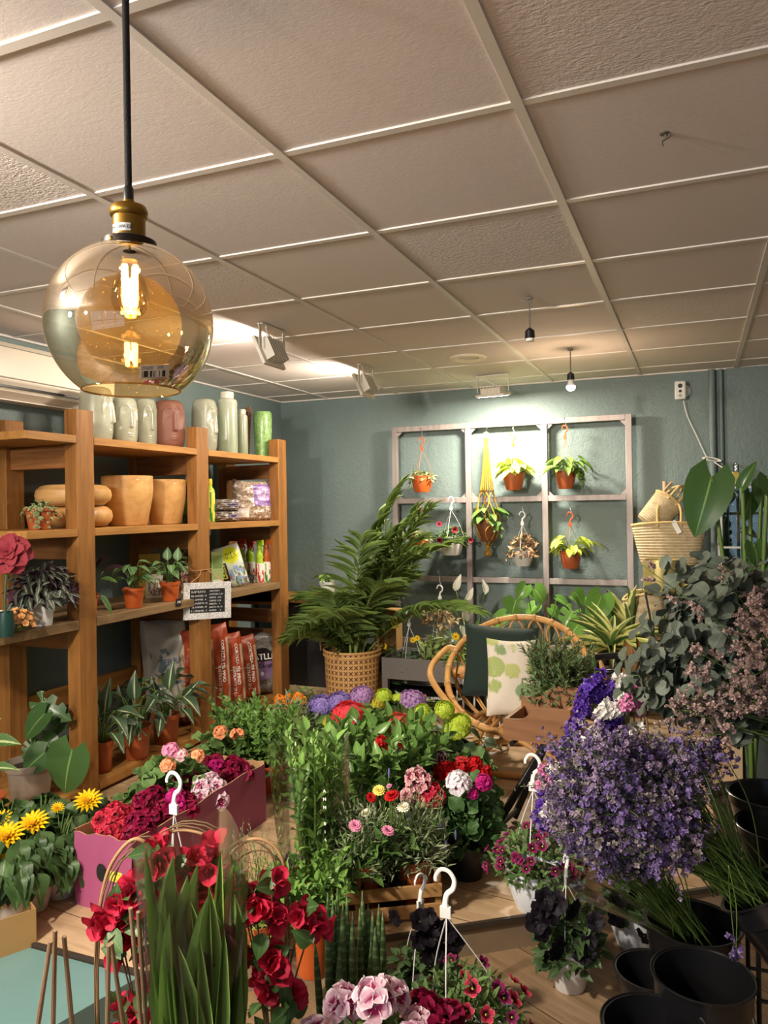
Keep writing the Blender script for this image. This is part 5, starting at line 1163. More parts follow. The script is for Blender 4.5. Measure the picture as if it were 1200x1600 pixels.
t=potted('hanging_plant','bronze-tipped plant in a white ribbed pot with tall white hook behind the herb','plant',p,.085,.065,.20,POTW,[('foliage',f,[leafmat('leaf_bronze','#5d6a35',blotch='#c8a07a',var=.3),STEMG])],GT,squat=True)
hanger(t,.2,.085,at(690,914,Y=4.92)[2]-zt_,HK_W,steel=.1)
# peace lily behind the table
p=at(738,1030,Y=5.08); p=np.array([p[0],p[1],FZ]); zl=at(738,1010,Y=5.08)[2]-FZ
t=thing('peace_lily','peace lily with white spathes standing behind the rattan chair','plant',p)
part('pot',pot_mb(.10,.075,zl*.6),BLACK,t); f=MB(); rosette(f,30,leaf('lance',8,2,.2,.45),.42,.07,0,.5,1.35,z0=zl*.55)
b=MB(); w_=MB()
for (px,py,tx,ty) in ((712,920,722,893),(728,935,735,922),(757,926,752,906),(727,970,725,960),(720,980,728,1000)):
    a=at(px,py,Y=5.05)-p; e=at(tx,ty,Y=5.05)-p; tube(b,curve([(0,0,zl*.55),a*.5+[0,0,zl*.3],a],5),.003,5); w=norm(e-a)
    w_=MB(); inst(w_,leaf('ovate',7,2,.5,.1,tipcurl=.25),a-w*.015,w,-FW+RT*R.normal(0,.4),max(.11,np.linalg.norm(e-a)),.055); part('spathe',w_,petal('spathe_white','#e6ecd2','#f4f2e6',p=(0,.4)),t,'white papery spathe',sharp=0)
part('foliage',f,G_DEEP,t,sharp=0); part('flower_stem',b,STEMG,t,sharp=0)
# black substrate sack under the table
BSK=printmat('sack_black_print','#141414',[('h',.36,.50,.56,.86,'#e8e4dc',60),('r',0,1,.43,.46,'#3f4a3a'),('n',.05,.35,.1,.35,'#3f6a3a',5,.5)],.25,bump=.5,bscale=14)
p=at(672,1090,Y=4.78); p=np.array([p[0]-.02,4.80,FZ+.155]); 
for i in range(2):
    bag('substrate_sack',['upper black BATLLE substrate sack lying under the grey table','lower black substrate sack lying under the grey table'][i].replace('BATLLE ','lettered '),'sack',p+[0.0,0,-.152*i],0,.66,.15,.30,BSK,seed=51+i,wr=.07,ear=0,group='black substrate sacks under the grey table',text=[('BATLLE',.26,.66,.038,INKW,0),('SUSTRATO',.74,.74,.036,INKY,0),('UNIVERSAL',.74,.52,.036,INKY,0)] if i==0 else [('10',.52,.7,.05,INKY,0),('SUSTRATO UNIVERSAL',.76,.72,.02,INKW,0)])
# ------------------------------------------------------------------ security camera, cable, glass cabinet
p=at(1063,610,Y=BY-.06)
t=thing('security_camera','white boxy security camera on the back wall','camera',(p[0],BY,p[2]))
yw=-.12
b=MB(); box(b,-.036,.036,-.085,-.06,-.062,.062); part('housing',b,WHITEP,t,bevel=.01)
for (z,r,m_) in ((.028,.015,BLACK),(-.008,.010,BLACK),(-.038,.011,mat('sensor_grey','#a9aaa6',.4))):
    b=MB(); q=MB(); lathe(q,[(.0005,.002),(r,.002),(r,0)],20); b.merge(q,Matrix.Translation((0,-.0855,z))@Matrix.Rotation(pi/2,4,'X')); part('lens' if m_ is BLACK else 'sensor',b,m_,t)
b=MB(); q=MB(); lathe(q,[(.0005,0),(.045,0),(.045,.012),(.03,.03),(.02,.06),(.0005,.06)],28); b.merge(q,Matrix.Translation((.02,0,0))@Matrix.Rotation(pi/2,4,'X')); part('mount',b,WHITEP,t)
CW=mat('cable_white','#e4e2dc',.45)
b=MB(); cy=BY-.05
pts=[at(x,y,Y=cy) for x,y in ((1068,626),(1074,650),(1088,680),(1104,714),(1110,720))]
tube(b,curve(pts,8),.0035,6)
pc_=at(1110,718,Y=cy)
for i in range(5): tube(b,[pc_+np.array([.05*math.cos(a)+.004*i,-.006*i,.010*math.sin(a)-.012*math.cos(a)]) for a in np.linspace(0,2*pi,20,endpoint=False)],.003,5,closed=True)
pts=[at(x,y,Y=cy-.1*i) for i,(x,y) in enumerate(((1116,722),(1128,730),(1137,735)))]+[at(1138,742,Y=cy-.30)]
tube(b,curve(pts,8),.0035,6); o=pts[0]
single('camera_cable',b,CW,'white power cable looping down from the security camera','cable',off=o,loc=o)
# cabinet
cx0=at(1122,760,Y=5.12)[0]; cx1=cx0+.62; cyf,cyb=5.12,5.5; zc=at(1140,758,Y=5.3)[2]; zsh=at(1160,852,Y=5.15)[2]
t=thing('glass_cabinet','glass display cabinet with white metal frame at the right of the back wall','cabinet',((cx0+cx1)/2,5.31,FZ)); O=((cx0+cx1)/2,5.31,FZ)
CFM=mat('cabinet_frame_white','#d9d6cf',.35,metal=.2)
b=MB()
for x in (cx0,cx1-.02):
    for y in (cyf,cyb-.02): box(b,x,x+.02,y,y+.02,FZ,zc)
for z in (zc-.012,zsh-.006,.65,FZ+.05):
    for y in (cyf,cyb-.02): box(b,cx0+.02,cx1-.02,y,y+.02,z-.012,z)
    for x in (cx0,cx1-.02): box(b,x,x+.02,cyf+.02,cyb-.02,z-.012,z)
part('frame',b,CFM,t,off=O)
CGL=glassmat('cabinet_glass','#dfe8e4',.9,.02)
for z in (zc-.008,zsh,.655):
    b=MB(); box(b,cx0+.002,cx1-.002,cyf+.002,cyb-.002,z,z+.006); part('glass_shelf',b,CGL,t,off=O)
b=MB(); box(b,cx0+.004,cx0+.008,cyf+.02,cyb-.02,FZ+.05,zc-.01); part('glass_side',b,CGL,t,off=O)
b=MB(); box(b,cx0+.02,cx0+.31,cyf+.004,cyf+.008,FZ+.05,zc-.02); part('glass_door',b,CGL,t,off=O); b=MB(); box(b,cx0+.005,cx0+.02,cyf-.02,cyf,zsh-.0,zsh+.07); part('latch',b,CFM,t,off=O)
pA=at(1134,755,Y=5.3); zA=zc-.0005
t=thing('power_adapter','white power adapter standing on the glass cabinet','adapter',(pA[0],5.3,zA)); b=MB(); box(b,-.035,.005,-.03,.03,0,.075); box(b,.005,.04,-.02,.02,.0,.085); part('body',b,WHITEP,t,bevel=.004)
pB=at(1148,755,Y=5.27); t=thing('tray','round white tray on top of the glass cabinet','tray',(pB[0]+.03,5.24,zA)); b=MB(); lathe(b,[(.0005,0),(.09,0),(.097,.012),(.092,.014),(.088,.006),(.0005,.005)],36); part('dish',b,WHITEP,t)
pB=at(1150,748,Y=5.24); t=thing('perfume_bottle','slim gold and clear glass bottle on the white tray','bottle',(pB[0],5.24,zA+.006)); GOLD=mat('gold_brushed','#b99a4c',.28,metal=.9)
b=MB(); box(b,-.02,.02,-.018,.018,0,.075); part('gold_body',b,GOLD,t,bevel=.003)
b=MB(); lathe(b,[(.018,.0755),(.018,.12),(.006,.124),(.006,.134),(.0005,.134)],16); part('glass_top',b,glassmat('clear_glass','#f2f2ec',1.0,.05),t)
# lantern-like jars on the cabinet's inner shelf
p=at(1153,800,Y=5.3); z_=zsh+.007
t=thing('glass_jar','tall clear jar with a cork-coloured stem on the inner glass shelf','jar',(p[0],5.32,z_)); b=MB(); lathe(b,[(.0005,0),(.05,0),(.05,.22),(.04,.26),(.022,.28),(.022,.30)],28); part('jar',b,glassmat('smoke_glass','#c6beb0',1.0,.05),t)
b=MB(); lathe(b,[(.024,.29),(.026,.31),(.02,.325),(.0005,.325)],16); part('stopper',b,STEEL,t); b=MB(); tube(b,[(0,0,.01),(.005,0,.2)],.012,8); part('wick',b,mat('cork','#b58a54',.8),t)
p=at(1178,830,Y=5.3); t=thing('wire_cloche','black wire basket on the inner glass shelf, beside the tall jar','basket',(p[0]+.02,5.31,z_))
b=MB()
for z,r in ((.005,.09),(.06,.10),(.12,.10),(.17,.09)): tube(b,[(r*math.cos(a),r*math.sin(a),z) for a in np.linspace(0,2*pi,24,endpoint=False)],.003,5,closed=True)
for i in range(12):
    a=i*pi/6; tube(b,[(.09*math.cos(a),.09*math.sin(a),.005),(.10*math.cos(a),.10*math.sin(a),.09),(.09*math.cos(a),.09*math.sin(a),.17)],.002,5)
part('wires',b,BLACKM,t)
# ------------------------------------------------------------------ straw baskets on a peg, gold pots
STRAW=None
k=NT('braided_straw'); uv=k.n('ShaderNodeUVMap').outputs[0]; sp=k.n('ShaderNodeSeparateXYZ',{0:uv}); W=k.math('MULTIPLY',sp.outputs[1],15.0); U=k.math('MULTIPLY',sp.outputs[0],90.0)
hgt=k.math('ABSOLUTE',k.math('SUBTRACT',k.math('FRACT',W),.5)); br=k.math('ABSOLUTE',k.math('SUBTRACT',k.math('FRACT',k.math('ADD',U,k.math('MULTIPLY',W,1.5))),.5))
h2=k.math('ADD',k.math('MULTIPLY',hgt,1.2),k.math('MULTIPLY',br,.5)); n_=k.noise(k.coords('Object'),25,3)
col=k.ramp(k.math('ADD',k.math('MULTIPLY',h2,-.6),n_),[(.0,lin('#c4ac80')),(.5,lin('#e2d2ae')),(.8,lin('#ebdfc4'))]); k.setp(Base_Color=col,Roughness=.75); k.bump(k.math('MULTIPLY',h2,-1),.9,.008); STRAW=k.m; HANDL=mat('straw_handle','#cbb079',.75,bump=.5,bscale=150)
def straw_bag(name,label,p,rt,rb,h,flat,rot,handle=True,floor_=True,hz=.16,grp=None):
    t=thing(name,label,'basket',p,grp,rot=rot); n=48; b=MB(); zz=np.linspace(0,1,14)
    for (ins,) in ((0,),(1,)):
        th=np.arange(n)*2*pi/n; V=[];U=[]
        for z in zz:
            r=(rb+(rt-rb)*z**.8)*(1 if not ins else .965); sag=-.07*h*np.cos(2*th)*(z**3)*.5
            V.append(np.stack([r*np.cos(th),r*flat*np.sin(th),z*h+sag+(.006 if ins else 0)],1)); U.append(np.stack([th/(2*pi),np.full(n,z)],1))
        V=np.vstack(V);U=np.vstack(U); F=[(i*n+j,i*n+(j+1)%n,(i+1)*n+(j+1)%n,(i+1)*n+j) for i in range(13) for j in range(n)]
        if ins: F=[f[::-1] for f in F]
        F.append(tuple(range(n-1,-1,-1)) if not ins else tuple(range(n))); b.add(V,F,0,U)
    part('weave',b,STRAW,t,sharp=0)
    q=MB(); th=np.linspace(0,2*pi,n,endpoint=False); tube(q,np.stack([rt*.985*np.cos(th),rt*flat*.985*np.sin(th),h-.035*h*np.cos(2*th)],1),.009,8,closed=True); part('rim',q,HANDL,t,sharp=0)
    if handle:
        for s_ in (-1,1):
            q=MB(); tube(q,curve([(-rt*.3,s_*rt*flat*.95,h*.93),(-rt*.28,s_*rt*flat*.75,h+hz*.7),(0,s_*.02,h+hz),(rt*.28,s_*rt*flat*.75,h+hz*.7),(rt*.3,s_*rt*flat*.95,h*.93)],7),.009,8); part('handle',q,HANDL,t,sharp=0)
    return t
p=at(1046,884,Y=5.36); rt=m_of(56,p); hb=m_of(66,p)
t=straw_bag('straw_bag','large straw market basket with a white price tag hanging on the wooden peg',p,rt,rt*.72,hb,.42,(0,0,.08))
q=MB(); bar(q,(.02,-rt*.44,hb+.02),(.06,-rt*.46,hb-.06),.03,.001,up=(0,-1,0)); part('price_tag',q,PAPERW,t)
p=at(1022,800,Y=5.33); rt=m_of(25,p); straw_bag('straw_bag','small straw basket hanging sideways above the large market basket',p+[-.04,0,-.08],rt,rt*.8,m_of(50,p),.8,(0.0,.75,.3),hz=.12)
zp=at(1040,752,Y=5.5)[2]
p=at(1040,840,Y=5.5); t=thing('peg_stand','slim pale wooden peg stand against the back wall','coat stand',(p[0],5.5,FZ))
b=MB(); tube(b,[(0,0,0),(0,0,zp-FZ)],.014,10); part('pole',b,mat('pale_wood','#c9a987',.6),t)
b=MB(); tube(b,[(0,-.01,zp-FZ-.06),(.05,-.17,zp-FZ-.01)],.008,8); tube(b,[(0,-.01,zp-FZ-.22),(.0,-.17,zp-FZ-.18)],.008,8); part('peg',b,mat('pale_wood','#c9a987',.6),t)
b=MB(); lathe(b,[(.0005,0),(.10,0),(.10,.02),(.0005,.03)],28); part('base',b,mat('pale_wood','#c9a987',.6),t)
p=at(1005,1060,Y=5.25); p[2]=FZ; zt2=at(1005,930,Y=5.25)[2]-FZ
t=straw_bag('straw_basket','tall straw basket standing on the floor right of the trellis',(at(1010,1000,Y=5.2)[0],5.2,FZ),m_of(34,p),m_of(28,p),zt2,.9,(0,0,.2),False)
def goldpot(px,yt,yb,w,Y,label,stand):
    p=at(px,yb,Y=Y); r=m_of(w/2,p); h=m_of(yb-yt,p)
    t=thing('gold_planter',label,'planter',p,'gold planters on black stands')
    b=MB(); lathe(b,[(.0005,0),(r*.8,0),(r*.95,.012),(r,.04),(r,h),(r*.95,h),(r*.94,.05),(.0005,.03)],40)
    part('pot',b,GOLDP,t)
    b=MB(); tube(b,[(r*.9*math.cos(a),r*.9*math.sin(a),-.004) for a in np.linspace(0,2*pi,30,endpoint=False)],.005,6,closed=True); part('stand_ring',b,BLACKM,t)
    for i in range(3):
        a=i*2.09+.9; b=MB(); tube(b,[(r*.9*math.cos(a),r*.9*math.sin(a),-.004),(r*.15*math.cos(a+.3),r*.15*math.sin(a+.3),-(p[2]-FZ)*.55),(r*1.1*math.cos(a),r*1.1*math.sin(a),-(p[2]-FZ))],.006,6); part('leg',b,BLACKM,t)
GOLDP=mat('gold_satin','#d6c684',.42,metal=.7)
goldpot(1033,874,926,53,4.85,'large gold planter on a black tripod stand in front of the straw baskets',True); goldpot(1072,898,935,42,5.0,'smaller gold planter half hidden by eucalyptus, behind the large one',True)
# monsteras behind the chair
p=np.array([*at(845,1040,Y=5.06)[:2],FZ])
leafplant('monstera','bright monstera behind the left of the rattan chair back, heart-shaped leaves','plant',p,[(822,915,808,937,24,0),(835,920,852,940,34,.0),(806,938,800,960,40,0,-.02),(838,945,822,962,26,0),(860,950,875,965,20,.1),(790,960,765,980,24,.05),(870,935,892,945,18,.05)],[T_HE,T_HE2],MONB,STEMG,(.12,.09,.22,BLACK),soil_h=.2)
p=np.array([*at(925,1040,Y=5.0)[:2],FZ])
leafplant('monstera','bright split-leaf monstera behind the right of the rattan chair back','plant',p,[(898,925,915,945,30,.05,-.02),(940,930,924,975,44,0,-.06),(915,940,892,930,28,.1),(895,955,878,985,36,.1),(905,975,885,1000,30,.0),(945,950,965,965,24,.1),(935,965,950,985,24,.05)],[T_HE2,T_MON,T_HE],MONB,STEMG,(.13,.1,.24,BLACK),soil_h=.22)
p=np.array([*at(955,1040,Y=4.55)[:2],FZ]); zl=at(955,1035,Y=4.55)[2]-FZ
t=thing('dracaena','yellow-edged dracaena in a dark pot right of the rattan chair','plant',p); part('pot',pot_mb(.12,.09,zl),mat('pot_charcoal','#37322e',.5),t); part('soil',soil_mb(.1,zl*.92),SOIL,t)
f=MB(); tube(f,[(0,0,zl*.9),(0,0,zl+.08)],.012,8,1); rosette(f,34,leaf('strap',8,1,.3,.45),.30,.042,0,.0,1.35,z0=zl+.06); part('foliage',f,[leafmat('leaf_dracaena','#4d7a3a',edge='#d9d98a',edgew=.55,vein='#86a860'),STEMB],t,sharp=0)
p=np.array([*at(985,1040,Y=5.1)[:2],FZ]); zl=.45
t=thing('snake_plant','upright yellow-edged snake plant beside the trellis foot','plant',p); part('pot',pot_mb(.08,.06,zl),mat('pot_charcoal','#37322e',.5),t)
f=MB(); rosette(f,11,leaf('strap',8,1,.4,.05),.40,.04,0,1.1,1.5,z0=zl*.9,base=.03); part('foliage',f,leafmat('leaf_snake','#5d7d45',edge='#d6d58c',edgew=.6),t,sharp=0)
# big-leaved plant at the right edge
p=np.array([*at(1172,1000,Y=3.3)[:2],0.0])
t=leafplant('monstera','large dark monstera leaves on long stalks before the glass cabinet','plant',p,[(1112,745,1088,835,72,0,-.04),(1160,760,1178,720,20,-.05),(1172,770,1166,815,34,.1),(1190,755,1196,790,40,.05),(1178,850,1190,885,46,-.05),(1160,830,1185,835,36,.1),(1190,880,1175,905,40,-.05),(1200,745,1215,780,50,-.1)],[T_HE,T_HE2],MONL,STEMG,(.16,.12,.30,BLACK),soil_h=.28,r=.008)
# ------------------------------------------------------------------ rattan chair with cushions
cc=np.array([-.885,3.95,.58]); ha=np.array([.365,.02,0]); hb=np.array([-.01,.27,.245])
t=thing('rattan_chair','round rattan lounge chair with a looped back in front of the planter table','chair',(cc[0],cc[1],FZ)); O=(cc[0],cc[1],FZ)
RAT=wood('rattan_cane','#d8a868','#b07c42','z',.4,.4,.08); BIND=mat('rattan_binding','#b98d52',.6,bump=.6,bscale=220)
th=np.linspace(0,2*pi,64,endpoint=False)
rim=cc+np.cos(th)[:,None]*ha+np.sin(th)[:,None]*hb
b=MB(); tube(b,rim,.0165,12,closed=True); part('rim',b,RAT,t,off=O,sharp=0)
sc_=np.array([-.885,3.90,.335]); sr=.21
seat=sc_+np.stack([np.cos(th)*sr,np.sin(th)*sr*.95,np.sin(th)*.01],1)
b=MB(); tube(b,seat,.013,10,closed=True); part('seat_ring',b,RAT,t,off=O,sharp=0)
def rimp(a): return cc+math.cos(a)*ha+math.sin(a)*hb
def seatp(a): return sc_+np.array([math.cos(a)*sr,math.sin(a)*sr*.95,0])
# looped back: petals between seat ring and rim
def interp(a,s,push=.10):
    A=seatp(a); B=rimp(a); m=A*(1-s)+B*s; n_=np.array([math.cos(a)*.6,math.sin(a)*.8,-.35]); return m+n_*push*math.sin(pi*s)
for i in range(22):
    a0=i*2*pi/22; w=2*pi/22
    if pi*1.10 < a0 % (2*pi) < pi*1.95: continue
    b=MB(); L=[interp(a0-w*.10,s) for s in np.linspace(0,.66,6)]+[interp(a0-w*.34,.80),interp(a0-w*.36,.90)]+[interp(a0,.985)]+[interp(a0+w*.36,.90),interp(a0+w*.34,.80)]+[interp(a0+w*.10,s) for s in np.linspace(.66,0,6)]
    tube(b,curve(L,3),.0058,7); q=interp(a0,.66); sphere(b,q,.013,8,6); part('back_loop',b,RAT,t,off=O,sharp=0)
for a in np.linspace(0,2*pi,22,endpoint=False):
    b=MB(); c_=rimp(a); d=rimp(a+.05)-rimp(a-.05); d=d/np.linalg.norm(d); tube(b,[c_-d*.011,c_+d*.011],.0195,10); part('cane_binding',b,BIND,t,off=O,sharp=0)
b=MB()
c_=rimp(-pi/2+.05); d=norm(rimp(-pi/2+.15)-rimp(-pi/2-.05)); tube(b,[c_-d*.055,c_+d*.055],.026,12)
part('cane_binding',b,BIND,t,off=O,sharp=0)
b=MB()
for i in range(9):
    u=-1+2*(i+.5)/9; x=sr*u; y=sr*.95*math.sqrt(1-u*u); tube(b,[sc_+[x,-y,0],sc_+[x,0,-.01],sc_+[x,y,0]],.009,7)
part('seat',b,RAT,t,off=O,sharp=0)
for s_ in (-1,1):   # arm loops swinging out from the rim
    a1_,a2_=(pi-.35,pi+.95) if s_<0 else (.35,-.95)
    A=rimp(a1_); B=rimp(a2_); m=rimp((a1_+a2_)/2); outv=np.array([s_*.09,-.02,.0])
    b=MB(); tube(b,curve([A,A+outv*.6+[0,-.02,.0],m+outv+[0,0,.05],B+outv*.55+[0,0,.02],B],8),.0165,10); part('arm',b,RAT,t,off=O,sharp=0)
zf=FZ+.017
for i,a in enumerate((pi*.25,pi*.75,pi*1.22,pi*1.78)):
    top=seatp(a); ft=np.array([cc[0]+math.cos(a)*.30,cc[1]+.02+math.sin(a)*.27,zf]); b=MB(); tube(b,curve([top,(top+ft)/2+[math.cos(a)*-.02,math.sin(a)*-.02,0],ft],5),.0165,10)
    b2=seatp(a+.25); tube(b,curve([b2,(b2+ft)/2,ft],4),.013,8); part('leg',b,RAT,t,off=O,sharp=0)
b=MB(); fr_=np.array([[cc[0]+math.cos(a)*.30,cc[1]+.02+math.sin(a)*.27,zf] for a in th]); tube(b,fr_,.0165,10,closed=True); part('foot_ring',b,RAT,t,off=O,sharp=0)
f0=rimp(-pi/2+.05); b=MB(); tube(b,curve([fr_[42],f0+[-.12,.02,-.09],f0+[0,.015,-.03],f0+[.12,.02,-.09],fr_[54]],6),.0135,9); part('front_arch',b,RAT,t,off=O,sharp=0)
def cushion(name,label,c_,w,h,d,xa,za,m,seed):
    xa=norm(xa); za=np.asarray(za,float); za=norm(za-xa*np.dot(xa,za)); ya=np.cross(za,xa)
    n=26; u,v=np.meshgrid(np.linspace(0,1,n),np.linspace(0,1,n)); e=(np.clip(1-np.abs(2*u-1)**2.2,0,1)*np.clip(1-np.abs(2*v-1)**2.2,0,1))**.42
    rg=np.random.default_rng(seed); wv=1+.06*np.sin(u*9+rg.uniform(0,6))*np.sin(v*8+rg.uniform(0,6)); pin=.07
    X=(u-.5)*w*(1-pin*np.sin(pi*v)); Z=(v-.5)*h*(1-pin*np.sin(pi*u)); b=MB(); U=np.stack([u,v],2).reshape(-1,2); F=[(i*n+j,i*n+j+1,(i+1)*n+j+1,(i+1)*n+j) for i in range(n-1) for j in range(n-1)]
    for s_ in (1,-1):
        P=np.stack([X,-s_*d*.5*e*wv,Z],2).reshape(-1,3); P=P[:,0:1]*xa+P[:,1:2]*ya*1.0+P[:,2:3]*za; b.add(P,[f if s_>0 else f[::-1] for f in F],0,U)
    t=thing(name,label,'cushion',c_); part('cover',b,m,t,sharp=0); return t
k=NT('velvet_dark_green'); k.setp(Base_Color=lin('#10261f'),Roughness=.85); k.b.inputs['Sheen Weight'].default_value=.12; k.bump(k.noise(k.coords('Object'),14,2),.25,.02)
cushion('cushion','dark green velvet cushion leaning in the rattan chair',(-1.0,4.07,.60),.40,.40,.13,(.93,.22,-.06),(-.07,.34,.93),k.m,1)
k=NT('leaf_print_fabric'); uv=k.n('ShaderNodeUVMap').outputs[0]
vo=k.n('ShaderNodeTexVoronoi',{'Vector':k.n('ShaderNodeMapping',{'Vector':uv,'Scale':(2.3,3.6,1)}).outputs[0],'Scale':1.0,'Randomness':.8}); n_=k.noise(uv,14,3); dd=k.math('ADD',vo.outputs['Distance'],k.math('MULTIPLY',n_,.22))
wvv=k.math('SINE',k.math('MULTIPLY',k.n('ShaderNodeTexVoronoi',{'Vector':uv,'Scale':9.0}).outputs['Distance'],40))
gcol=k.ramp(k.n('ShaderNodeSeparateColor',{0:vo.outputs['Color']}).outputs[0],[(.2,lin('#b3bb72')),(.5,lin('#8fa55c')),(.8,lin('#7d9a6a'))]); gcol=k.mix(k.mr(wvv,.6,1,0,.3),gcol,lin('#e3dfc0'))
k.setp(Base_Color=k.mix(k.mr(dd,.64,.58),lin('#ddd3c4'),gcol),Roughness=.85); k.bump(k.noise(k.coords('Object'),18,2),.2,.02)
cushion('cushion','cream cushion printed with green leaves in front of the dark velvet one',(-.91,3.935,.55),.26,.40,.10,(.9,.35,-.05),(-.14,.25,.95),k.m,2)
# white wire side table with round wooden top
p=at(738,1175,Z=FZ); p=np.array([p[0]+.02,p[1]+.12,FZ]); zt3=at(713,1048,d=dep(p))[2]-FZ
t=thing('side_table','white wire side table with a round wooden top half behind the chair','table',p)
b=MB(); lathe(b,[(.0005,zt3-.02),(.155,zt3-.02),(.16,zt3-.01),(.155,zt3),(.0005,zt3)],40); part('table_top',b,WY,t)
b=MB()
for z,r in ((.006,.15),(zt3-.026,.13)): tube(b,[(r*math.cos(a),r*math.sin(a),z) for a in np.linspace(0,2*pi,36,endpoint=False)],.005,6,closed=True)
for i in range(12):
    a=i*pi/6; tube(b,[(.15*math.cos(a),.15*math.sin(a),.006),(.13*math.cos(a),.13*math.sin(a),zt3-.026)],.004,6)
part('wire_frame',b,WHITEP,t,sharp=0)
# ------------------------------------------------------------------ black folding stand with wooden planter box and rosemary
bx0=at(797,1112,d=3.18); 
A=at(800,1155,d=3.15); B=at(880,1165,d=3.05)      # bottom front edge of the box
xa=norm(B-A); xa[2]=0; xa=norm(xa); ya=np.cross([0,0,1.0],xa); zb_=at(840,1160,d=3.1)[2]
c_=(A+B)/2; c_[2]=zb_
t=thing('planter_box','wavy-edged wooden planter box on a black folding stand','planter',c_)
WPB=wood('box_wood_brown','#8f6544','#6a4630','x',.7,.5,.1); WPB2=wood('box_wood_side','#a87a52','#7d5638','z',.7,.5,.1)
W2=.140; H1=m_of(58,c_); D2=.23
M4=basisM(xa,ya,(0,0,1),(0,0,0))
def wavy(y,h0,h1,m):
    n=28; xs_=np.linspace(-W2,W2,n); u=(xs_+W2)/(2*W2); top=h0+(h1-h0)*(.15*u+.85/(1+np.exp(-(u-.40)*22)))-.004*np.clip((u-.8)/.2,0,1)
    fl=1+.0*u; V=[]; 
    for yy in (y,y+.012): V+= [(x,yy,0) for x in xs_]+[(x,yy,tz) for x,tz in zip(xs_,top)]
    F=[]
    for i in range(n-1): F+=[(i,i+1,n+i+1,n+i),(2*n+i+1,2*n+i,3*n+i,3*n+i+1),(n+i,n+i+1,3*n+i+1,3*n+i),(i+1,i,2*n+i,2*n+i+1)]
    F+=[(0,n,3*n,2*n),(n-1,2*n+n-1,3*n+n-1,2*n-1)]
    q=MB(); q.add(V,F,0,[(v[0],v[2]) for v in V]); q.xf(M4); return part('front_panel' if y<0 else 'back_panel',q,m,t)
wavy(-.012,H1*.56,H1*1.0,WPB); wavy(D2,H1*.80,H1*1.22,WPB)
for s_ in (-1,1):
    q=MB(); x=s_*(W2-.008); box(q,x-.008,x+.008,.0005,D2-.0005,0,H1*(.54 if s_<0 else .98)); 
    q.xf(M4); part('end_panel',q,WPB2,t)
q=MB(); box(q,-W2+.017,W2-.017,.0005,D2-.0005,.0,.012); q.xf(M4); part('bottom',q,WPB2,t)
bc_=c_.copy()
# rosemary pots standing in the back of the box
f=MB(); stems(f,80,.23,.17,24,T_NEEDLE,.042,.011,0,1,.002,.05,.8,.10,lsc=(1,.8),wander=.03,hv=.5); dome(f,800,.175,.16,T_NEEDLE,.044,.011,zmin=-.15,fill=.3)
p=at(862,1075,d=3.38); p[2]=zb_+.012
pr=c_+xa*.01+ya*(D2+.10); pr[2]=zb_-.002
potted('rosemary','bushy rosemary behind the wooden planter box','plant',pr,.06,.055,H1*1.0,BLACK,[('foliage',f,[G_ROSE,STEMB])])
# folding stand: two crossed black frames with a handle
t=thing('folding_stand','black tubular folding stand carrying the wooden planter box','stand',(c_[0],c_[1],FZ)); O=np.array([c_[0],c_[1],FZ])
leg1=(at(803,1286,d=3.25),at(903,1045,d=3.42)); leg1[0][2]=FZ+.013
leg2=(at(764,1318,d=3.05),at(853,1161,d=3.12)); leg2[0][2]=FZ+.013
leg3=(at(955,1286,d=3.25),at(868,1160,d=3.27)); leg3[0][2]=FZ+.013
leg4=(at(945,1318,d=3.05),at(862,1163,d=3.10)); leg4[0][2]=FZ+.013
for A9,B9 in (leg1,leg2,leg3,leg4):
    b=MB(); bar(b,A9,B9,.026,.024,up=FW); part('leg',b,BLACK,t,off=O,bevel=.003)
for u9 in (.06,):
    b=MB(); tube(b,[leg1[0]+(leg1[1]-leg1[0])*u9,leg2[0]+(leg2[1]-leg2[0])*u9],.010,8); part('spreader',b,BLACK,t,off=O)
for u9 in (.06,1.0):
    b=MB(); tube(b,[leg3[0]+(leg3[1]-leg3[0])*u9,leg4[0]+(leg4[1]-leg4[0])*u9],.010,8); part('spreader',b,BLACK,t,off=O)
for w9 in (-.10,.10):
    b=MB(); tube(b,[c_+xa*w9-ya*.02+[0,0,-.012],c_+xa*w9+ya*(D2+.17)+[0,0,-.012]],.010,8); part('support_bar',b,BLACK,t,off=O)
for y9 in (D2+.02,):
    b=MB(); tube(b,[c_-xa*(W2-.06)+ya*y9+[0,0,-.024],c_+xa*(W2+.0)+ya*y9+[0,0,-.024]],.009,8); part('support_bar',b,BLACK,t,off=O)
dh=3.42
b=MB(); tube(b,curve([leg1[1]+(leg1[0]-leg1[1])*.06,at(893,1062,d=dh),at(900,1044,d=dh),at(912,1032,d=dh),at(932,1027,d=dh),at(968,1024,d=dh),at(1000,1022,d=dh)],6),.0155,10); tube(b,[at(930,1052,d=dh),at(1000,1046,d=dh)],.013,10); tube(b,[at(1000,1022,d=dh),at(1000,1046,d=dh)],.012,8); tube(b,[at(934,1052,d=dh),at(931,1028,d=dh)],.011,8); part('handle',b,BLACK,t,off=O,sharp=0)
# magnolia leaves (brown backs) rising behind the statice
# ================================================================== plants on the platform
def gp(px,py,d,z=FZ):
    p=at(px,py,d=d); return np.array([p[0],p[1],z])
def rel(lst,p,zs,dd=-.05,d=None):
    """pixel list -> points relative to the soil of the plant standing at p"""
    D=(d if d is not None else dep(p))+dd; return [at(a,b_,d=D)-[p[0],p[1],p[2]+zs] for a,b_ in lst]
def mkbloom(name,n,r,F,size,mats,**kw): return bloom_mesh(name,n,r,F,size,mats,**kw)
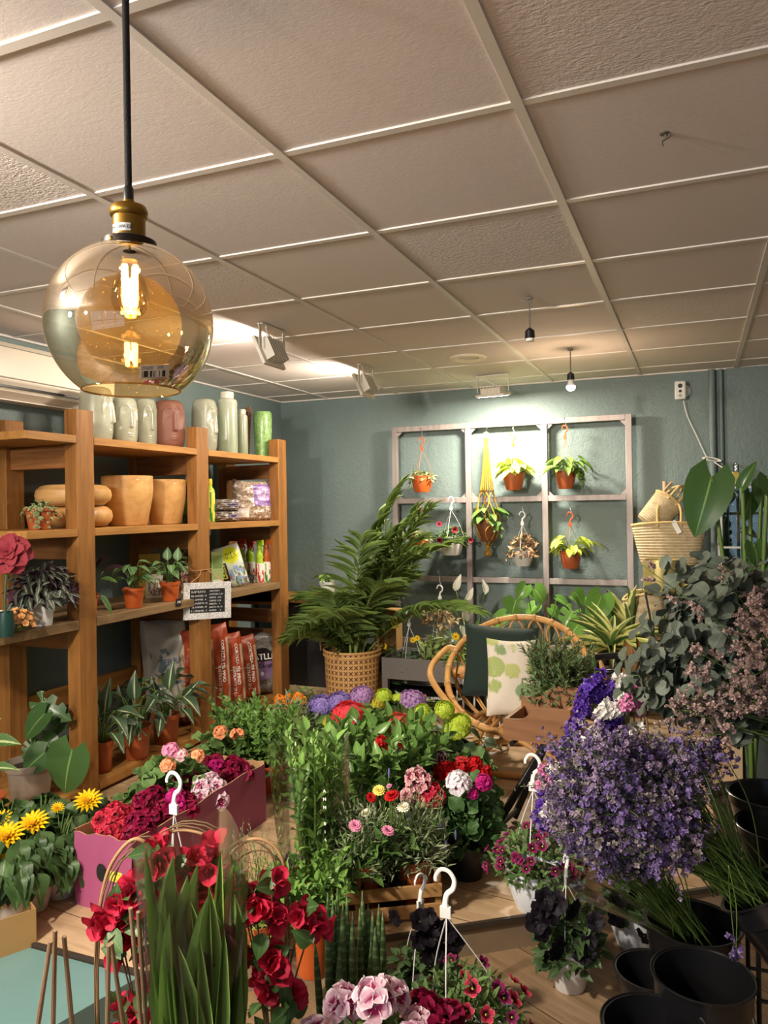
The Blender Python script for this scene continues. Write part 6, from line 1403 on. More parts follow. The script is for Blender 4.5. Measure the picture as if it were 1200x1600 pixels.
# pelargonium / geranium heads
def geran(m,name='flower_head',n=7,r=.021,s=.023): return mkbloom(name,n,r,FL5,s,[m],zmin=-.05,sq=.7)
B_BURG=[geran(P_BURG) for _ in range(2)]; B_MAG=geran(P_MAG); B_PW=geran(P_PINKW); B_RED=geran(P_RED); B_WH=geran(P_WHITE,n=12,r=.026,s=.022); B_PB=geran(P_PINKB); B_RV=geran(P_REDV,n=11,r=.026,s=.021); B_BW=geran(P_BURGW); B_PEA=geran(P_PEACH,n=8,r=.018,s=.014); B_PK=geran(P_PINK,n=9,r=.02,s=.015)
T_CR=leaf('round',6,2,.3,-.12,wave=1.3,lobe=.25)
def gfol(n,rad,H,L=.045,T=T_CR,zmin=-.2,z0=0):
    f=MB(); dome(f,n,rad,H,T,L,L*1.05,zmin=zmin,droop=.15,fill=.5,z0=z0); twigs(f,12,rad*.8,H*.8,.002,1); return f
# ---- sunflowers in white pots
HEAD=MB(); SFT=leaf('lance',5,1,.25,.05)
for ring,(n,el,L_) in enumerate(((16,.25,.052),(14,.5,.045),(12,.8,.036),(8,1.1,.024))):
    a=np.arange(n)*2*pi/n+ring*.2; d=np.stack([np.cos(a)*math.cos(el),np.sin(a)*math.cos(el),np.full(n,math.sin(el))],1); inst(HEAD,SFT,d*.006,d,np.array([0,0,1.])*math.cos(el)-d*[1,1,0]*.5,L_,.016)
sphere(HEAD,(0,0,.006),.014,12,6,1,(1,1,.7)); 
SUNM=HEAD.mesh('flower_head',[petal('petal_sunflower','#e0a008','#f8d21c',p=(.02,.4)),mat('sunflower_disk','#a8760c',.9)],0)
LSUN=leafmat('leaf_sunflower','#3c6030',vein='#6d8a4a',veinw=.05,var=.2,rough=.45)
POTWY=printmat('pot_white_yellow_rim','#d8d4ce',[('r',0,1,.62,.84,'#d8b81c')],.4)
SFLAB={}
def sunfl(px,py,d,heads,label,pot=True,n=58,R_=.17,H=.23,zz=FZ):
    p=at(px,py,Z=zz); f=MB(); 
    for i in range(n):
        a=i*2.4+R.uniform(-.3,.3); q=R.uniform(.35,1); e=np.array([math.cos(a)*R_*q*.7,math.sin(a)*R_*q*.7,H*(1.05-.75*q)+.01]); tube(f,curve([(0,0,0),e*[.4,.4,.7],e],3),.002,4,1)
        dr=norm([math.cos(a),math.sin(a),-.55-q*.6+R.normal(0,.15)]); inst(f,T_SUN,e,dr,[math.cos(a)*.6,math.sin(a)*.6,1],R.uniform(.085,.12),R.uniform(.06,.08))
    hp=.10; bl=[]
    for (x,y,s) in heads:
        q=rel([(x,y)],p,hp*.86,-.06)[0]; tube(f,curve([(0,0,.02),q*.6+[0,0,.02],q+[0,0,-.012]],4),.004,5,1)
        bl.append((SUNM,q,Vector([float(v) for v in norm(-FW*.5+np.array([0,0,.9])+R.normal(0,.12,3))]).to_track_quat('Z','Y').to_euler(),s))
    return potted('sunflower_plant',label,'plant',p,.066,.05,hp,POTWY,[('foliage',f,[LSUN,STEMG]),('flower_head',bl,None)],'potted sunflowers on the floor',squat=True)
sunfl(94,1396,2.14,[(53,1289,1.0)],'sunflower in a white pot with one big open head, nearest the pink box')
sunfl(50,1418,2.05,[(12,1309,1.05)],'sunflower in a white pot at the left edge, head facing the viewer')
sunfl(18,1436,1.97,[(1,1412,.5),(3,1345,.5)],'sunflower plant beside the brown carton at the left edge with small heads')
sunfl(128,1362,2.48,[(138,1253,.95)],'sunflower behind the pink box corner, head right under the shelf post')
sunfl(66,1362,2.42,[(90,1263,.45)],'sunflower behind the front ones with a half-open bud')
sunfl(12,1372,2.38,[(3,1284,.8)],'sunflower in the back row at the left picture edge')
# ---- brown carton lower left
c0=at(27,1478,Z=.095); t=thing('cardboard_box','brown corrugated carton at the lower left on the teal board','box',(c0[0]-.18,c0[1]-.03,.095))
b=MB(); hh=.115; KB=mat('kraft_board','#a8834f',.8,var=.08)
box(b,-.18,.18,-.1405,-.137,0,hh); box(b,-.18,.18,.157,.160,0,hh); box(b,-.18,-.177,-.137,.157,0,hh); box(b,.177,.18,-.137,.157,0,hh); box(b,-.177,.177,-.137,.157,0,.004); b.xf(Matrix.Rotation(-.5,4,'Z')); part('carton',b,KB,t)
# ---- pink crate of pelargoniums
bx0,bx1,by0,by1,bh=-1.99,-1.745,2.02,2.85,.25
O=((bx0+bx1)/2,(by0+by1)/2,FZ)
t=thing('pink_carton','long pink cardboard box full of burgundy pelargoniums on the wooden floor','box',O)
PKC=printmat('pink_carton_print','#9c4c70',[],.6,var=.06,bump=.12,bscale=9); PKI=mat('carton_inside','#b89268',.8)
Lb=(by1-by0)/2; Wb=(bx1-bx0)/2
def wavyboard(a,b_,h,th,mo,seed,hole=None):
    n=30; rg=np.random.default_rng(seed); a=np.array(a,float); b_=np.array(b_,float); d=norm(b_-a); nn=np.cross(d,[0,0,1.0]); 
    u=np.linspace(0,1,n); wob=.004*np.sin(u*9+rg.uniform(0,6))+.003*np.sin(u*23+rg.uniform(0,6)); q=MB()
    zz=np.array([0,.5,1.0]); V=[]
    for s_ in (0,1):
        for k_ in zz: V.append(a+(b_-a)*u[:,None]+nn*(s_*th)+nn*(.004*np.sin(u*7+k_*3))[:,None]*(k_<1)+np.array([0,0,1.0])*(k_*(h+wob))[:,None])
    V=np.vstack(V); F=[];M_=[]
    for k_ in range(2):
        for i in range(n-1):
            F.append((k_*n+i,(k_+1)*n+i,(k_+1)*n+i+1,k_*n+i+1)); M_.append(1); o=3*n; F.append((o+k_*n+i,o+k_*n+i+1,o+(k_+1)*n+i+1,o+(k_+1)*n+i)); M_.append(0)
    for i in range(n-1): F.append((2*n+i,5*n+i,5*n+i+1,2*n+i+1)); M_.append(1)
    q.add(V,F,M_); return part('side_wall',q,[PKC,PKI],t)
wavyboard((-Wb,-Lb,0),(Wb,-Lb,0),bh,.004,0,1); wavyboard((Wb,-Lb,0),(Wb,Lb,0),bh,.004,0,2); wavyboard((Wb,Lb,0),(-Wb,Lb,0),bh,.004,0,3); wavyboard((-Wb,Lb,0),(-Wb,-Lb,0),bh,.004,0,4)
b=MB(); box(b,-Wb,Wb,-Lb,Lb,0,.004); part('base_board',b,PKI,t)
b=MB(); 
for y in (-.10,.12): box(b,Wb+.0042,Wb+.006,y,y+.003,.003,bh-.01)
part('fold_crease',b,mat('crease_dark','#7a3658',.7),t)
hc=at(160,1362,Y=by0)-np.array(O); b=MB(); a_=np.linspace(0,2*pi,24,endpoint=False); b.add([(hc[0]+.020*math.cos(a),-Lb-.0065,hc[2]+.030*math.sin(a)) for a in a_]+[(hc[0],-Lb-.0065,hc[2])],[(i,(i+1)%24,24) for i in range(24)]); part('hand_hole',b,mat('hole_dark','#14140f',.9),t)
hc=at(183,1369,Y=by0)-np.array(O); lbz=MB(); box(lbz,hc[0]-.026,hc[0]+.026,-Lb-.0072,-Lb-.006,hc[2]-.017,hc[2]+.017); part('yellow_label',lbz,printmat('label_yellow','#e3d84a',[('r',.35,.65,.72,.86,'#1d1d14'),('r',.1,.2,.75,.8,'#3a3a20'),('r',.75,.9,.75,.8,'#3a3a20'),('r',.35,.6,.2,.26,'#7a7a30')]),t,'yellow shipping label')
q=MB(); box(q,hc[0]-.014,hc[0]+.006,-Lb-.0072,-Lb-.006,hc[2]-.075,hc[2]-.028); part('white_label',q,printmat('label_white_small','#e8e6ea',[('n',.1,.9,.1,.9,'#5a5a66',16,.55)]),t,'white label')
G2='pelargoniums in the pink box'; GCR=leafmat('leaf_pelargonium_fresh','#6f9a4c',vein='#96b56c',var=.2,rough=.6)
spec=[('front left, dark red heads',[B_RV]),('front right, dark burgundy heads',[B_BURG[0]]),('second row left, burgundy heads',[B_BURG[1],B_BURG[0]]),('second row right, magenta and burgundy heads',[B_BURG[0],B_MAG]),('third row left, burgundy heads',[B_BURG[0]]),('third row right, pink-and-white heads',[B_PW]),('back row left, burgundy and magenta heads',[B_MAG,B_BURG[1]]),('back row right, dark burgundy heads',[B_BURG[1]])]
for i,(lb_,bm) in enumerate(spec):
    x=O[0]+(-.06 if i%2==0 else .06); y=by0+.135+(i//2)*.19; p=np.array([x,y,FZ+.005]); hp=.165
    f=gfol(60,.062,.10,.045,T_RUF,zmin=.1,z0=.01); n_=9 if i!=1 else 7
    pts=dome_pts(n_,(.050,.066),.125,.3,.10); pts[:,0]=np.clip(pts[:,0],-.058 if i%2 else -.046,.046 if i%2 else .058)
    bl=[]
    for q in pts:
        d=Vector([float(v) for v in norm(q*[1,1,.4]+[0,0,.07]+R.normal(0,.02,3))]); bl.append((bm[int(R.integers(len(bm)))],q,d.to_track_quat('Z','Y').to_euler(),R.uniform(1.0,1.35)))
    potted('pelargonium','pelargonium in the pink box, '+lb_,'plant',p,.055,.042,hp,BLACK,[('foliage',f,[GCR,STEMG]),('flower_head',bl,None)],G2)
# ---- row behind the pink box
f=gfol(150,.20,.24,.062)
p=gp(262,1210,3.05); potted('geranium','geranium with pink and peach heads behind the pink box, nearest the shelf plants','plant',p,.08,.06,.15,TERRA,[('foliage',f,[G_CRIN,STEMG]),('flower_head',[(m,q,(R.uniform(0,.4),-.3,R.uniform(0,6)),1.25) for m,q in zip([B_PK,B_PEA,geran(petal('petal_pink_pale','#e08aa0','#f4d3d6'),n=7,r=.015,s=.012),B_PEA],rel([(267,1172),(308,1181),(283,1179),(262,1196)],p,.13,-.1))],None)],'geraniums behind the pink box')
f=gfol(150,.20,.22,.062)
p=gp(352,1165,3.55); potted('geranium','geranium with peach heads between the shelf and the basil pot','plant',p,.085,.065,.16,TERRA,[('foliage',f,[G_CRIN,STEMG]),('flower_head',[(B_PEA,q,(R.uniform(0,.4),-.3,R.uniform(0,6)),1.35) for q in rel([(344,1143),(371,1147)],p,.14,-.1)],None)],'geraniums behind the pink box')
BAS=leafmat('leaf_basil','#64983a',vein='#83b052',var=.18,rough=.4); T_BAS=leaf('ovate',5,2,.35,.3,wave=.3,cup=-.3)
f=MB(); stems(f,64,.30,.21,16,T_BAS,.048,.034,0,1,.002,.03,.9,.2,rows=4,hv=.5)
p=gp(412,1150,3.65); potted('basil','bright green mint-like herb in a terracotta pot behind the pink box','plant',p,.075,.058,.13,TERRA2,[('foliage',f,[BAS,STEMG])],'leafy herbs in terracotta pots')
f=MB(); stems(f,24,.27,.13,12,T_BAS,.06,.036,0,1,.0025,.03,.9,.2,rows=4,hv=.3)
p=gp(368,1130,3.95); potted('basil','taller leafy herb standing close to the orange substrate sacks','plant',p,.07,.055,.12,TERRA2,[('foliage',f,[leafmat('leaf_herb_mid','#5f8f40',vein='#86ad5e',var=.18),STEMG])],'leafy herbs in terracotta pots')
f=MB(); dome(f,520,.20,.32,T_NEEDLE,.06,.010,zmin=-.1,droop=-.1,fill=.3); twigs(f,20,.16,.28,.0015,1)
p=gp(456,1130,3.8); potted('lavender','grey-green feathery foliage plant beside the wrapped green plant','plant',p,.07,.055,.12,TERRA,[('foliage',f,[leafmat('leaf_silver','#8a9a78',rough=.7,var=.15),STEMG])])
f=MB(); dome(f,360,.22,.26,T_LA,.06,.015,zmin=-.1); OB=mkbloom('flower_head',7,.012,FL5,.013,[P_ORANGE])
p=gp(466,1105,4.2); potted('orange_flower_plant','low plant with small orange flowers in front of the shelf end post','plant',p,.075,.06,.12,TERRA,[('foliage',f,[G_MID,STEMG]),('flower_head',place_blooms(OB,[np.array(q) for q in rel([(436,1094),(442,1100),(450,1090),(458,1096),(466,1090),(447,1104),(434,1104),(474,1095)],p,.10,-.08)],1.3),None)])
q_=at(470,1161,d=3.05)
# ---- hydrangeas
HYL=leafmat('leaf_hydrangea','#4d7a38',vein='#7ba05a',veinw=.06,var=.22,rough=.45)
def hyd(name,label,px,py,d,heads,R_=.2,hp=.14,pm=BLACK,n=46,lm=None,extra=()):
    p=gp(px,py,d); f=MB(); petioles(f,n,R_,.24,T_BIG,.12,.08,0,1,.003,.3,.5)
    bl=[]; hs=rel([(a,b_) for a,b_,*_ in heads],p,hp*.86,-.08)
    for q,(a,b_,me,s) in zip(hs,heads):
        tube(f,curve([(0,0,0),q*.5+[0,0,.03],q],4),.004,5,1); bl.append((me,q,Vector([float(v) for v in norm(np.array([0,0,1.])-FW*.35+R.normal(0,.1,3))]).to_track_quat('Z','Y').to_euler(),s))
    return potted('hydrangea',label,'plant',p,.085,.065,hp,pm,[('foliage',f,[lm or HYL,STEMG]),('flower_head',bl,None)],'hydrangeas in front of the basket')
def hball(m,n=70,r=.06,s=.017):
    mb=MB(); cluster(mb,int(n*.75),r,FL4,s*1.35,0,zmin=-.1,sq=.52,sv=.3); cluster(mb,int(n*.4),r*.93,FL4,s*1.2,0,zmin=-.05,sq=.5,sv=.3); return mb.mesh('flower_head',[m],0)
HB_C=hball(P_CORAL,100,.075); HB_V=hball(P_VIO,60,.07,.013); HB_L=hball(P_LIMEF,60,.055,.015); HB_P=hball(petal('petal_salmon','#f2c49a','#e8705e',p=(.05,.4)),80,.065); HB_V2=hball(petal('petal_mauve','#6a4a8a','#b890c4',p=(.05,.5)),60,.065,.013); HB_Y=hball(petal('petal_yellow_green','#dfe07a','#c2b53a'),45,.04,.014)
hyd('h','coral red hydrangea with one big round head in front of the woven basket',560,1150,3.55,[(545,1117,HB_C,1.0),(515,1128,HB_Y,.7)])
hyd('h','violet lacecap hydrangea directly before the woven basket',535,1115,3.95,[(502,1102,HB_V,1.0),(530,1096,HB_V,.9),(565,1086,HB_V2,.9),(590,1097,HB_Y,.9)])
hyd('h','mauve lacecap hydrangea before the black substrate sacks',625,1120,3.95,[(645,1094,HB_V2,1.05),(600,1086,HB_L,.7),(622,1090,HB_L,.5)],lm=G_FRESH)
hyd('h','salmon hydrangea with yellow-green florets left of the chair',640,1175,3.4,[(622,1135,HB_P,1.0),(648,1125,HB_Y,.7),(655,1133,HB_L,.45)])
hyd('h','lime green hydrangea leaning towards the rattan chair leg',690,1165,3.45,[(695,1108,HB_L,.75),(714,1138,HB_L,1.0),(720,1128,HB_L,.8),(660,1110,HB_L,.6),(655,1136,HB_L,.55)],lm=leafmat('leaf_hydrangea_dark','#355a36',vein='#6a8f58',var=.2))
# kraft wrap round the lime hydrangea
p=gp(690,1165,3.45); b=MB(); lathe(b,[(.085,.01),(.11,.10),(.16,.19),(.19,.235)],28,rfun=lambda th,z:1+.08*np.sin(th*7)*(z/.2)+.05*np.sin(th*3)); single('paper_wrap',b,KB,'brown paper and film wrap around the lime hydrangea pot','wrapping',loc=p+[0,0,.001])
# ---- glossy camellia-like shrub
f=MB(); stems(f,44,.36,.22,14,T_OV,.075,.040,0,1,.003,.05,1.0,.22,hv=.45,lsc=(1,.9)); RB=mkbloom('flower',6,.015,FL5,.016,[P_RED])
p=gp(612,1215,2.95); potted('glossy_shrub','large glossy-leaved green shrub in the middle of the flower display','plant',p,.10,.075,.16,BLACK,[('foliage',f,[G_GLOSS,STEMG]),('flower',place_blooms(RB,rel([(618,1168),(605,1178),(595,1158)],p,.14,-.12),1.1),None)])
f=MB(); stems(f,26,.36,.20,12,T_OV,.08,.042,0,1,.003,.05,1.0,.25,hv=.4,lsc=(1,.9))
p=gp(540,1190,3.1); potted('glossy_shrub','second glossy green shrub standing behind the film-wrapped plant','plant',p,.09,.07,.15,BLACK,[('foliage',f,[G_GLOSS,STEMG])])
# ---- cellophane-wrapped zamioculcas
FILM=glassmat('clear_film','#fbfcfa',.6,.012,.1)
def sleeve(mb,r0,r1,h,seed,n=40,topjag=.02,flat=1.0,m=0):
    rg=np.random.default_rng(seed); a0=rg.uniform(0,6,6); th=np.arange(n)*2*pi/n; zz=np.linspace(0,1,12); V=[]
    for z in zz:
        r=(r0+(r1-r0)*z**.9)*(1+.05*np.sin(th*5+a0[0]+z*2)+.035*np.sin(th*9+a0[1]-z*3)+.02*np.sin(th*17+a0[2]))
        V.append(np.stack([r*np.cos(th),r*flat*np.sin(th),z*h+(z>.95)*(topjag*np.sin(th*2+a0[3])+topjag*.4*np.sin(th*7+a0[4]))],1))
    mb.add(np.vstack(V),[(i*n+j,i*n+(j+1)%n,(i+1)*n+(j+1)%n,(i+1)*n+j) for i in range(11) for j in range(n)],m); return mb
p=gp(487,1240,2.55); ZZ=leafmat('leaf_zamioculcas','#72a646',vein='#a0c878',var=.2,rough=.25)
f=MB(); stems(f,17,.50,.10,15,T_OV,.075,.042,0,1,.006,.04,1.05,.15,hv=.3,rows=2,lsc=(.9,.7))
t=potted('zamioculcas','leafy green plant wrapped in clear printed film with violet paper at its foot','plant',p,.075,.058,.13,TERRA,[('foliage',f,[ZZ,STEMG])])
b=MB(); sleeve(b,.10,.135,.46,3); part('film_sleeve',b,FILM,t,'clear film sleeve',loc=(0,0,.115),sharp=0)
b=MB(); sleeve(b,.075,.115,.14,5,topjag=.015); part('violet_paper',b,mat('paper_violet','#7f66a8',.6),t,'violet paper collar',loc=(0,0,.004),sharp=0)
q=MB(); 
for i,ch in enumerate('ANNA' 'BIANCA'):
    if i in (3,7): continue
    tx=text_mb(ch,.013,bold=.0005); M_=basisM(RT,(0,0,1),-FW,(*(RT*.052-FW*.113)[:2],.44-.026*i)); tx.xf(M_); q.merge(tx)
part('film_print',q,INKW,t,sharp=0)
# ---- dahlias
DL=[]; 
def dahlia(m): 
    mb=MB()
    for n,el,L_ in ((14,.15,1),(12,.5,.85),(10,.85,.65),(6,1.2,.45)):
        a=np.arange(n)*2*pi/n+el; d=np.stack([np.cos(a)*math.cos(el),np.sin(a)*math.cos(el),np.full(n,math.sin(el))],1); inst(mb,TP,d*.002,d,np.array([0,0,1.])*math.cos(el)-d*[1,1,0]*.6,.018*L_,.009)
    return mb.mesh('flower_head',[m],0)
DY,DR,DC,DP=dahlia(P_YELP),dahlia(P_RED),dahlia(P_CREAM),dahlia(P_PINK)
def dahl(px,py,d,fl,label):
    p=gp(px,py,d); f=MB(); stems(f,26,.20,.14,9,T_OV,.065,.036,0,1,.0025,.03,1.0,.2,hv=.4); bl=[]
    for (x,y,me,s) in fl:
        q=rel([(x,y)],p,.11,-.1)[0]; tube(f,curve([(0,0,0),q*.6+[0,0,.02],q],4),.0022,5,1); bl.append((me,q,Vector([float(v) for v in norm(-FW*.5+np.array([0,0,.8])+R.normal(0,.2,3))]).to_track_quat('Z','Y').to_euler(),s))
    potted('dahlia',label,'plant',p,.065,.05,.12,BLACK,[('foliage',f,[G_MID,STEMG]),('flower_head',bl,None)],'dwarf dahlias in the middle of the display')
dahl(570,1270,2.62,[(592,1232,DY,1.1),(580,1243,DR,.9),(572,1267,DC,.95)],'dwarf dahlia with a yellow and a cream flower'); dahl(612,1285,2.55,[(612,1240,DR,1.3),(630,1258,DC,1.1),(606,1295,DP,1.1),(608,1225,DP,.5)],'dwarf dahlia with dark red and cream flowers'); dahl(540,1300,2.50,[(555,1287,DP,1.1)],'dwarf dahlia with one flat pink flower beside the film-wrapped plant')
# ---- pelargoniums at the right of the middle
def pel(px,py,d,label,fl,R_=.13,H=.26,n=150,pm=BLACK,lm=None,L_=.05,hp=.13,pr=.07):
    p=gp(px,py,d); f=gfol(n,R_,H,L_,zmin=-.12); bl=[]
    for (x,y,me,s) in fl:
        q=rel([(x,y)],p,hp*.86,-.11)[0]; tube(f,curve([(0,0,.05),q*.6+[0,0,.04],q],4),.0022,5,1); bl.append((me,q,Vector([float(v) for v in norm(-FW*.6+np.array([0,0,.6])+R.normal(0,.2,3))]).to_track_quat('Z','Y').to_euler(),s))
    potted('pelargonium',label,'plant',p,pr,pr*.78,hp,pm,[('foliage',f,[lm or G_CRIN,STEMG]),('flower_head',bl,None)],'pelargoniums by the white-flowered one in the middle')
GDK=leafmat('leaf_geranium_dark','#3f6b35',edge='#547f45',var=.2,rough=.55)
pel(730,1368,2.78,'pelargonium with one large white head in a black pot',[(717,1224,B_WH,1.25),(755,1222,B_MAG,.9),(738,1240,B_MAG,.6)],R_=.135,H=.27,lm=GDK,n=190)
pel(738,1330,3.02,'red pelargonium behind the white-headed one',[(698,1203,B_RED,1.1),(688,1208,B_RED,1.0),(722,1196,B_RED,1.0),(742,1193,B_RED,.9),(756,1208,B_RED,1.0),(745,1212,B_MAG,1.0)],R_=.12,H=.27)
pel(662,1320,2.86,'pelargonium with pink dark-blotched and velvet red heads',[(650,1214,B_PB,1.15),(660,1222,B_PB,1.1),(675,1244,B_RV,1.35),(640,1243,B_PB,1.0),(645,1230,B_PB,.8)],R_=.12,H=.25)
pel(678,1295,3.1,'pelargonium with burgundy heads edged white',[(678,1190,B_BW,1.1),(684,1184,B_BW,1.0),(672,1184,B_BW,.9)],R_=.11,H=.29)
# ---- wooden crate with lavender pots
ca=at(445,1462,Z=FZ); cb_=at(692,1437,Z=FZ); xa=norm((cb_-ca)*[1,1,0]); ya=np.cross([0,0,1.0],xa); Wc=np.linalg.norm(cb_-ca)/2; Dc=.17; cen=(ca+cb_)/2+ya*Dc*.5; cen[2]=FZ
t=thing('wooden_crate','low slatted wooden crate holding the two lavender pots','crate',cen,rot=(0,0,math.atan2(xa[1],xa[0]))); CRW=wood('crate_pine','#b48a58','#87603a','x',.6,.6,.1)
for y in (-Dc/2,Dc/2-.01):
    for z in (.012,.075):
        b=MB(); box(b,-Wc,Wc,y,y+.01,z,z+.042); part('slat',b,CRW,t,bevel=.002)
for x in (-Wc+.001,-.03,Wc-.021):
    for y in (-Dc/2+.0105,Dc/2-.0305):
        b=MB(); box(b,x,x+.02,y,y+.02,0,.155); part('corner_post',b,CRW,t,bevel=.002)
for x in (-Wc,Wc-.008):
    for z in (.02,.085):
        b=MB(); box(b,x+(0.0005 if x<0 else -.0005),x+.008,-Dc/2+.0315,Dc/2-.0315,z,z+.04); part('end_slat',b,CRW,t,bevel=.002)
for i in range(5):
    b=MB(); y=-Dc/2+.012+i*.031; box(b,-Wc+.022,Wc-.022,y,y+.026,.004,.011); part('floor_slat',b,CRW,t)
LAV=leafmat('leaf_lavender','#8a9f78',rough=.65,var=.2); LAVF=mat('lavender_bud','#5a5a88',.8,var=.2,vscale=60)
def lav(px,off,label,stalks,R_=.135,H=.22):
    k_=(px-445)/(692-445); p=ca+(cb_-ca)*k_+ya*Dc*.5; p[2]=FZ+.0115; f=MB(); dome(f,900,R_,H,T_NEEDLE,.042,.0065,zmin=.02,droop=-.05,fill=.2,jit=.5); stems(f,26,H*1.05,R_*.9,14,T_NEEDLE,.03,.006,0,1,.0014,.03,.7,.2); fl=MB()
    for (x,y) in stalks:
        q=rel([(x,y)],p,.142,-.03)[0]; q0=np.array([q[0]*.5,q[1]*.4,.1]); tube(f,curve([(q0[0]*.5,q0[1],.03),q0+(q-q0)*.5+[.008,0,0],q],5),.0012,5,1); lathe_=MB(); lathe(lathe_,[(.0008,-.022),(.0035,-.016),(.0045,-.004),(.0035,.006),(.0008,.012)],8); fl.merge(lathe_,Matrix.Translation(Vector([float(v) for v in q])))
    g=[('foliage',f,[LAV,STEMG])]
    if stalks: g.append(('flower_spikes',fl,LAVF))
    potted('lavender',label,'plant',p,m_of(30,p),m_of(23,p),.165,TERRA,g,'lavenders in the wooden crate')
lav(572,0,'lavender in the crate, left one, with a tall violet spike',[(608,1205),(563,1283)]); lav(655,0,'lavender in the crate, right one, next to the white-headed pelargonium',[(697,1318),(712,1302),(640,1270),(690,1290)])
tagstick_=None
f=MB(); stems(f,30,.19,.13,12,T_BAS,.05,.032,0,1,.0025,.03,.9,.2,rows=4,hv=.4)
p=gp(488,1430,2.28); potted('basil','bright green basil in a terracotta pot at the left of the crate','plant',p-ya*.06-xa*.0,.062,.048,.165,TERRA2,[('foliage',f,[BAS,STEMG])],'leafy herbs in terracotta pots')
f=MB(); dome(f,560,.12,.2,T_NEEDLE,.028,.006,zmin=-.2,droop=0,fill=.3); stems(f,22,.30,.12,16,T_NEEDLE,.022,.005,2,1,.0012,.03,.7,.3)
p=gp(405,1420,2.30); potted('thyme','yellow-green feathery herb with grey lavender stalks behind the bamboo hoop','plant',p,.06,.048,.11,TERRA,[('foliage',f,[leafmat('leaf_thyme','#86a03c',var=.2),STEMG,LAV])])
# ================================================================== front row
BOUGL=leafmat('leaf_bougainvillea','#3f6a34',vein='#6a8f52',var=.22,rough=.4); FLbr2=flower_t(3,leaf('round',6,1,.4,-.15,wave=.8),1,.95,.75); BT=tmpl((lambda b:inst3(b,FLbr2,np.zeros((1,3)),np.array([[1,0,0.]]),np.array([[0,1,0.]]),np.array([[0,0,1.]]),.034,0))(MB()))
HOOP=mat('bamboo_hoop','#a7825a',.55,var=.12,vscale=30); CANEM=wood('bamboo_cane','#a08468','#7a6048','z',.6,.6,.1)
def boug(label,p,hoops,clusters,leaves,d,pot,seed):
    """hoops: pixel polylines at depth d; clusters: (px,py,n,rpx)"""
    t=thing('bougainvillea',label,'plant',p,'bougainvilleas trained on hoops in the foreground')
    n_scale=.85
    part('pot',pot_mb(.085,.065,.16),pot,t); part('soil',soil_mb(.075,.14),SOIL,t)
    f=MB(); dome(f,leaves,.11,.22,T_OV,.055,.04,zmin=-.1,z0=.16,droop=.3)
    for hp in hoops:
        pts=[at(x,y,d=d+o)-p for x,y,o in hp]; b=MB(); tube(b,curve(pts,6),.0042,7); part('hoop',b,HOOP,t,sharp=0)
        C=curve(pts,6); ids=R.integers(0,len(C),10); 
        for i_ in range(3): 
            C2=C+R.normal(0,.012,3); tube(f,C2[::3],.0018,5,1)
    fl=MB()
    for (px,py,n,rp) in clusters:
        c_=at(px,py,d=d-.03)-p; r=m_of(rp,p+c_)
        e=MB(); n=int(n*n_scale); fl=MB(); k_=rdir(n,-.6,1); P_=c_+k_*r*R.uniform(.4,1,n)[:,None]*[1,.8,1]; z=norm(k_-FW*.6); x=norm(np.cross(z,R.normal(0,1,(n,3)))); inst3(fl,BT,P_,x,np.cross(z,x),z,R.uniform(.85,1.3,n)); part('bract_cluster',fl,P_BOUG,t,sharp=0)
        tube(f,curve([(0,0,.16),(c_*[.5,.5,.6])+[0,0,.05],c_],5),.002,5,1); inst(f,T_OV,np.repeat(c_[None],3,0)+R.normal(0,r*.7,(3,3)),R.normal(0,1,(3,3))-FW*.3,-FW+[0,0,.7],.055,.042)
    for (ax,ay,tx,ty,w) in [(0,0,0,0,0)][:0]: pass
    part('foliage',f,[BOUGL,STEMB],t,sharp=0)
    q=MB(); n=16; P_=np.array([c for c in fl.V[0][::1][:1]]); return t
d1=1.66; p=gp(235,1600,d1,.0); 
boug('crimson bougainvillea on a bamboo hoop left of the film-wrapped leaves',p,[[(152,1600,0),(150,1500,0),(156,1420,0),(172,1355,0),(205,1313,0),(232,1322,.01),(240,1360,.02),(242,1420,.03)]],[(198,1405,9,22),(180,1425,9,20),(212,1398,7,18),(182,1460,5,14),(215,1440,7,18),(205,1480,5,15),(190,1590,6,16),(228,1565,5,14),(240,1345,6,16),(225,1405,6,16)],46,d1,TERRA,1)
d2=1.72; p=gp(315,1600,d2,.0)
boug('crimson bougainvillea behind the film sleeve, its hoop the highest',p,[[(234,1420,0),(232,1345,0),(255,1306,0),(290,1297,0),(330,1310,0),(348,1345,.02),(352,1420,.03)]],[(262,1345,8,22),(295,1355,9,24),(325,1365,8,20),(250,1390,7,20),(270,1420,6,18),(340,1335,5,14),(310,1400,7,20),(355,1400,6,18)],40,d2,TERRA,2)
d3=1.74; p=gp(425,1600,d3,.0)
boug('crimson bougainvillea on a low hoop beside the cactus-like snake plants',p,[[(352,1420,0),(358,1345,0),(378,1318,0),(405,1311,0),(432,1326,0),(445,1362,0),(447,1450,.02),(446,1560,.03)]],[(385,1410,7,20),(400,1425,6,18),(425,1380,5,10),(470,1430,8,22),(485,1450,7,18),(420,1430,8,22),(405,1500,9,24),(430,1520,9,24),(415,1545,7,18),(450,1560,5,14),(370,1365,5,16)],60,d3,TERRA,3)
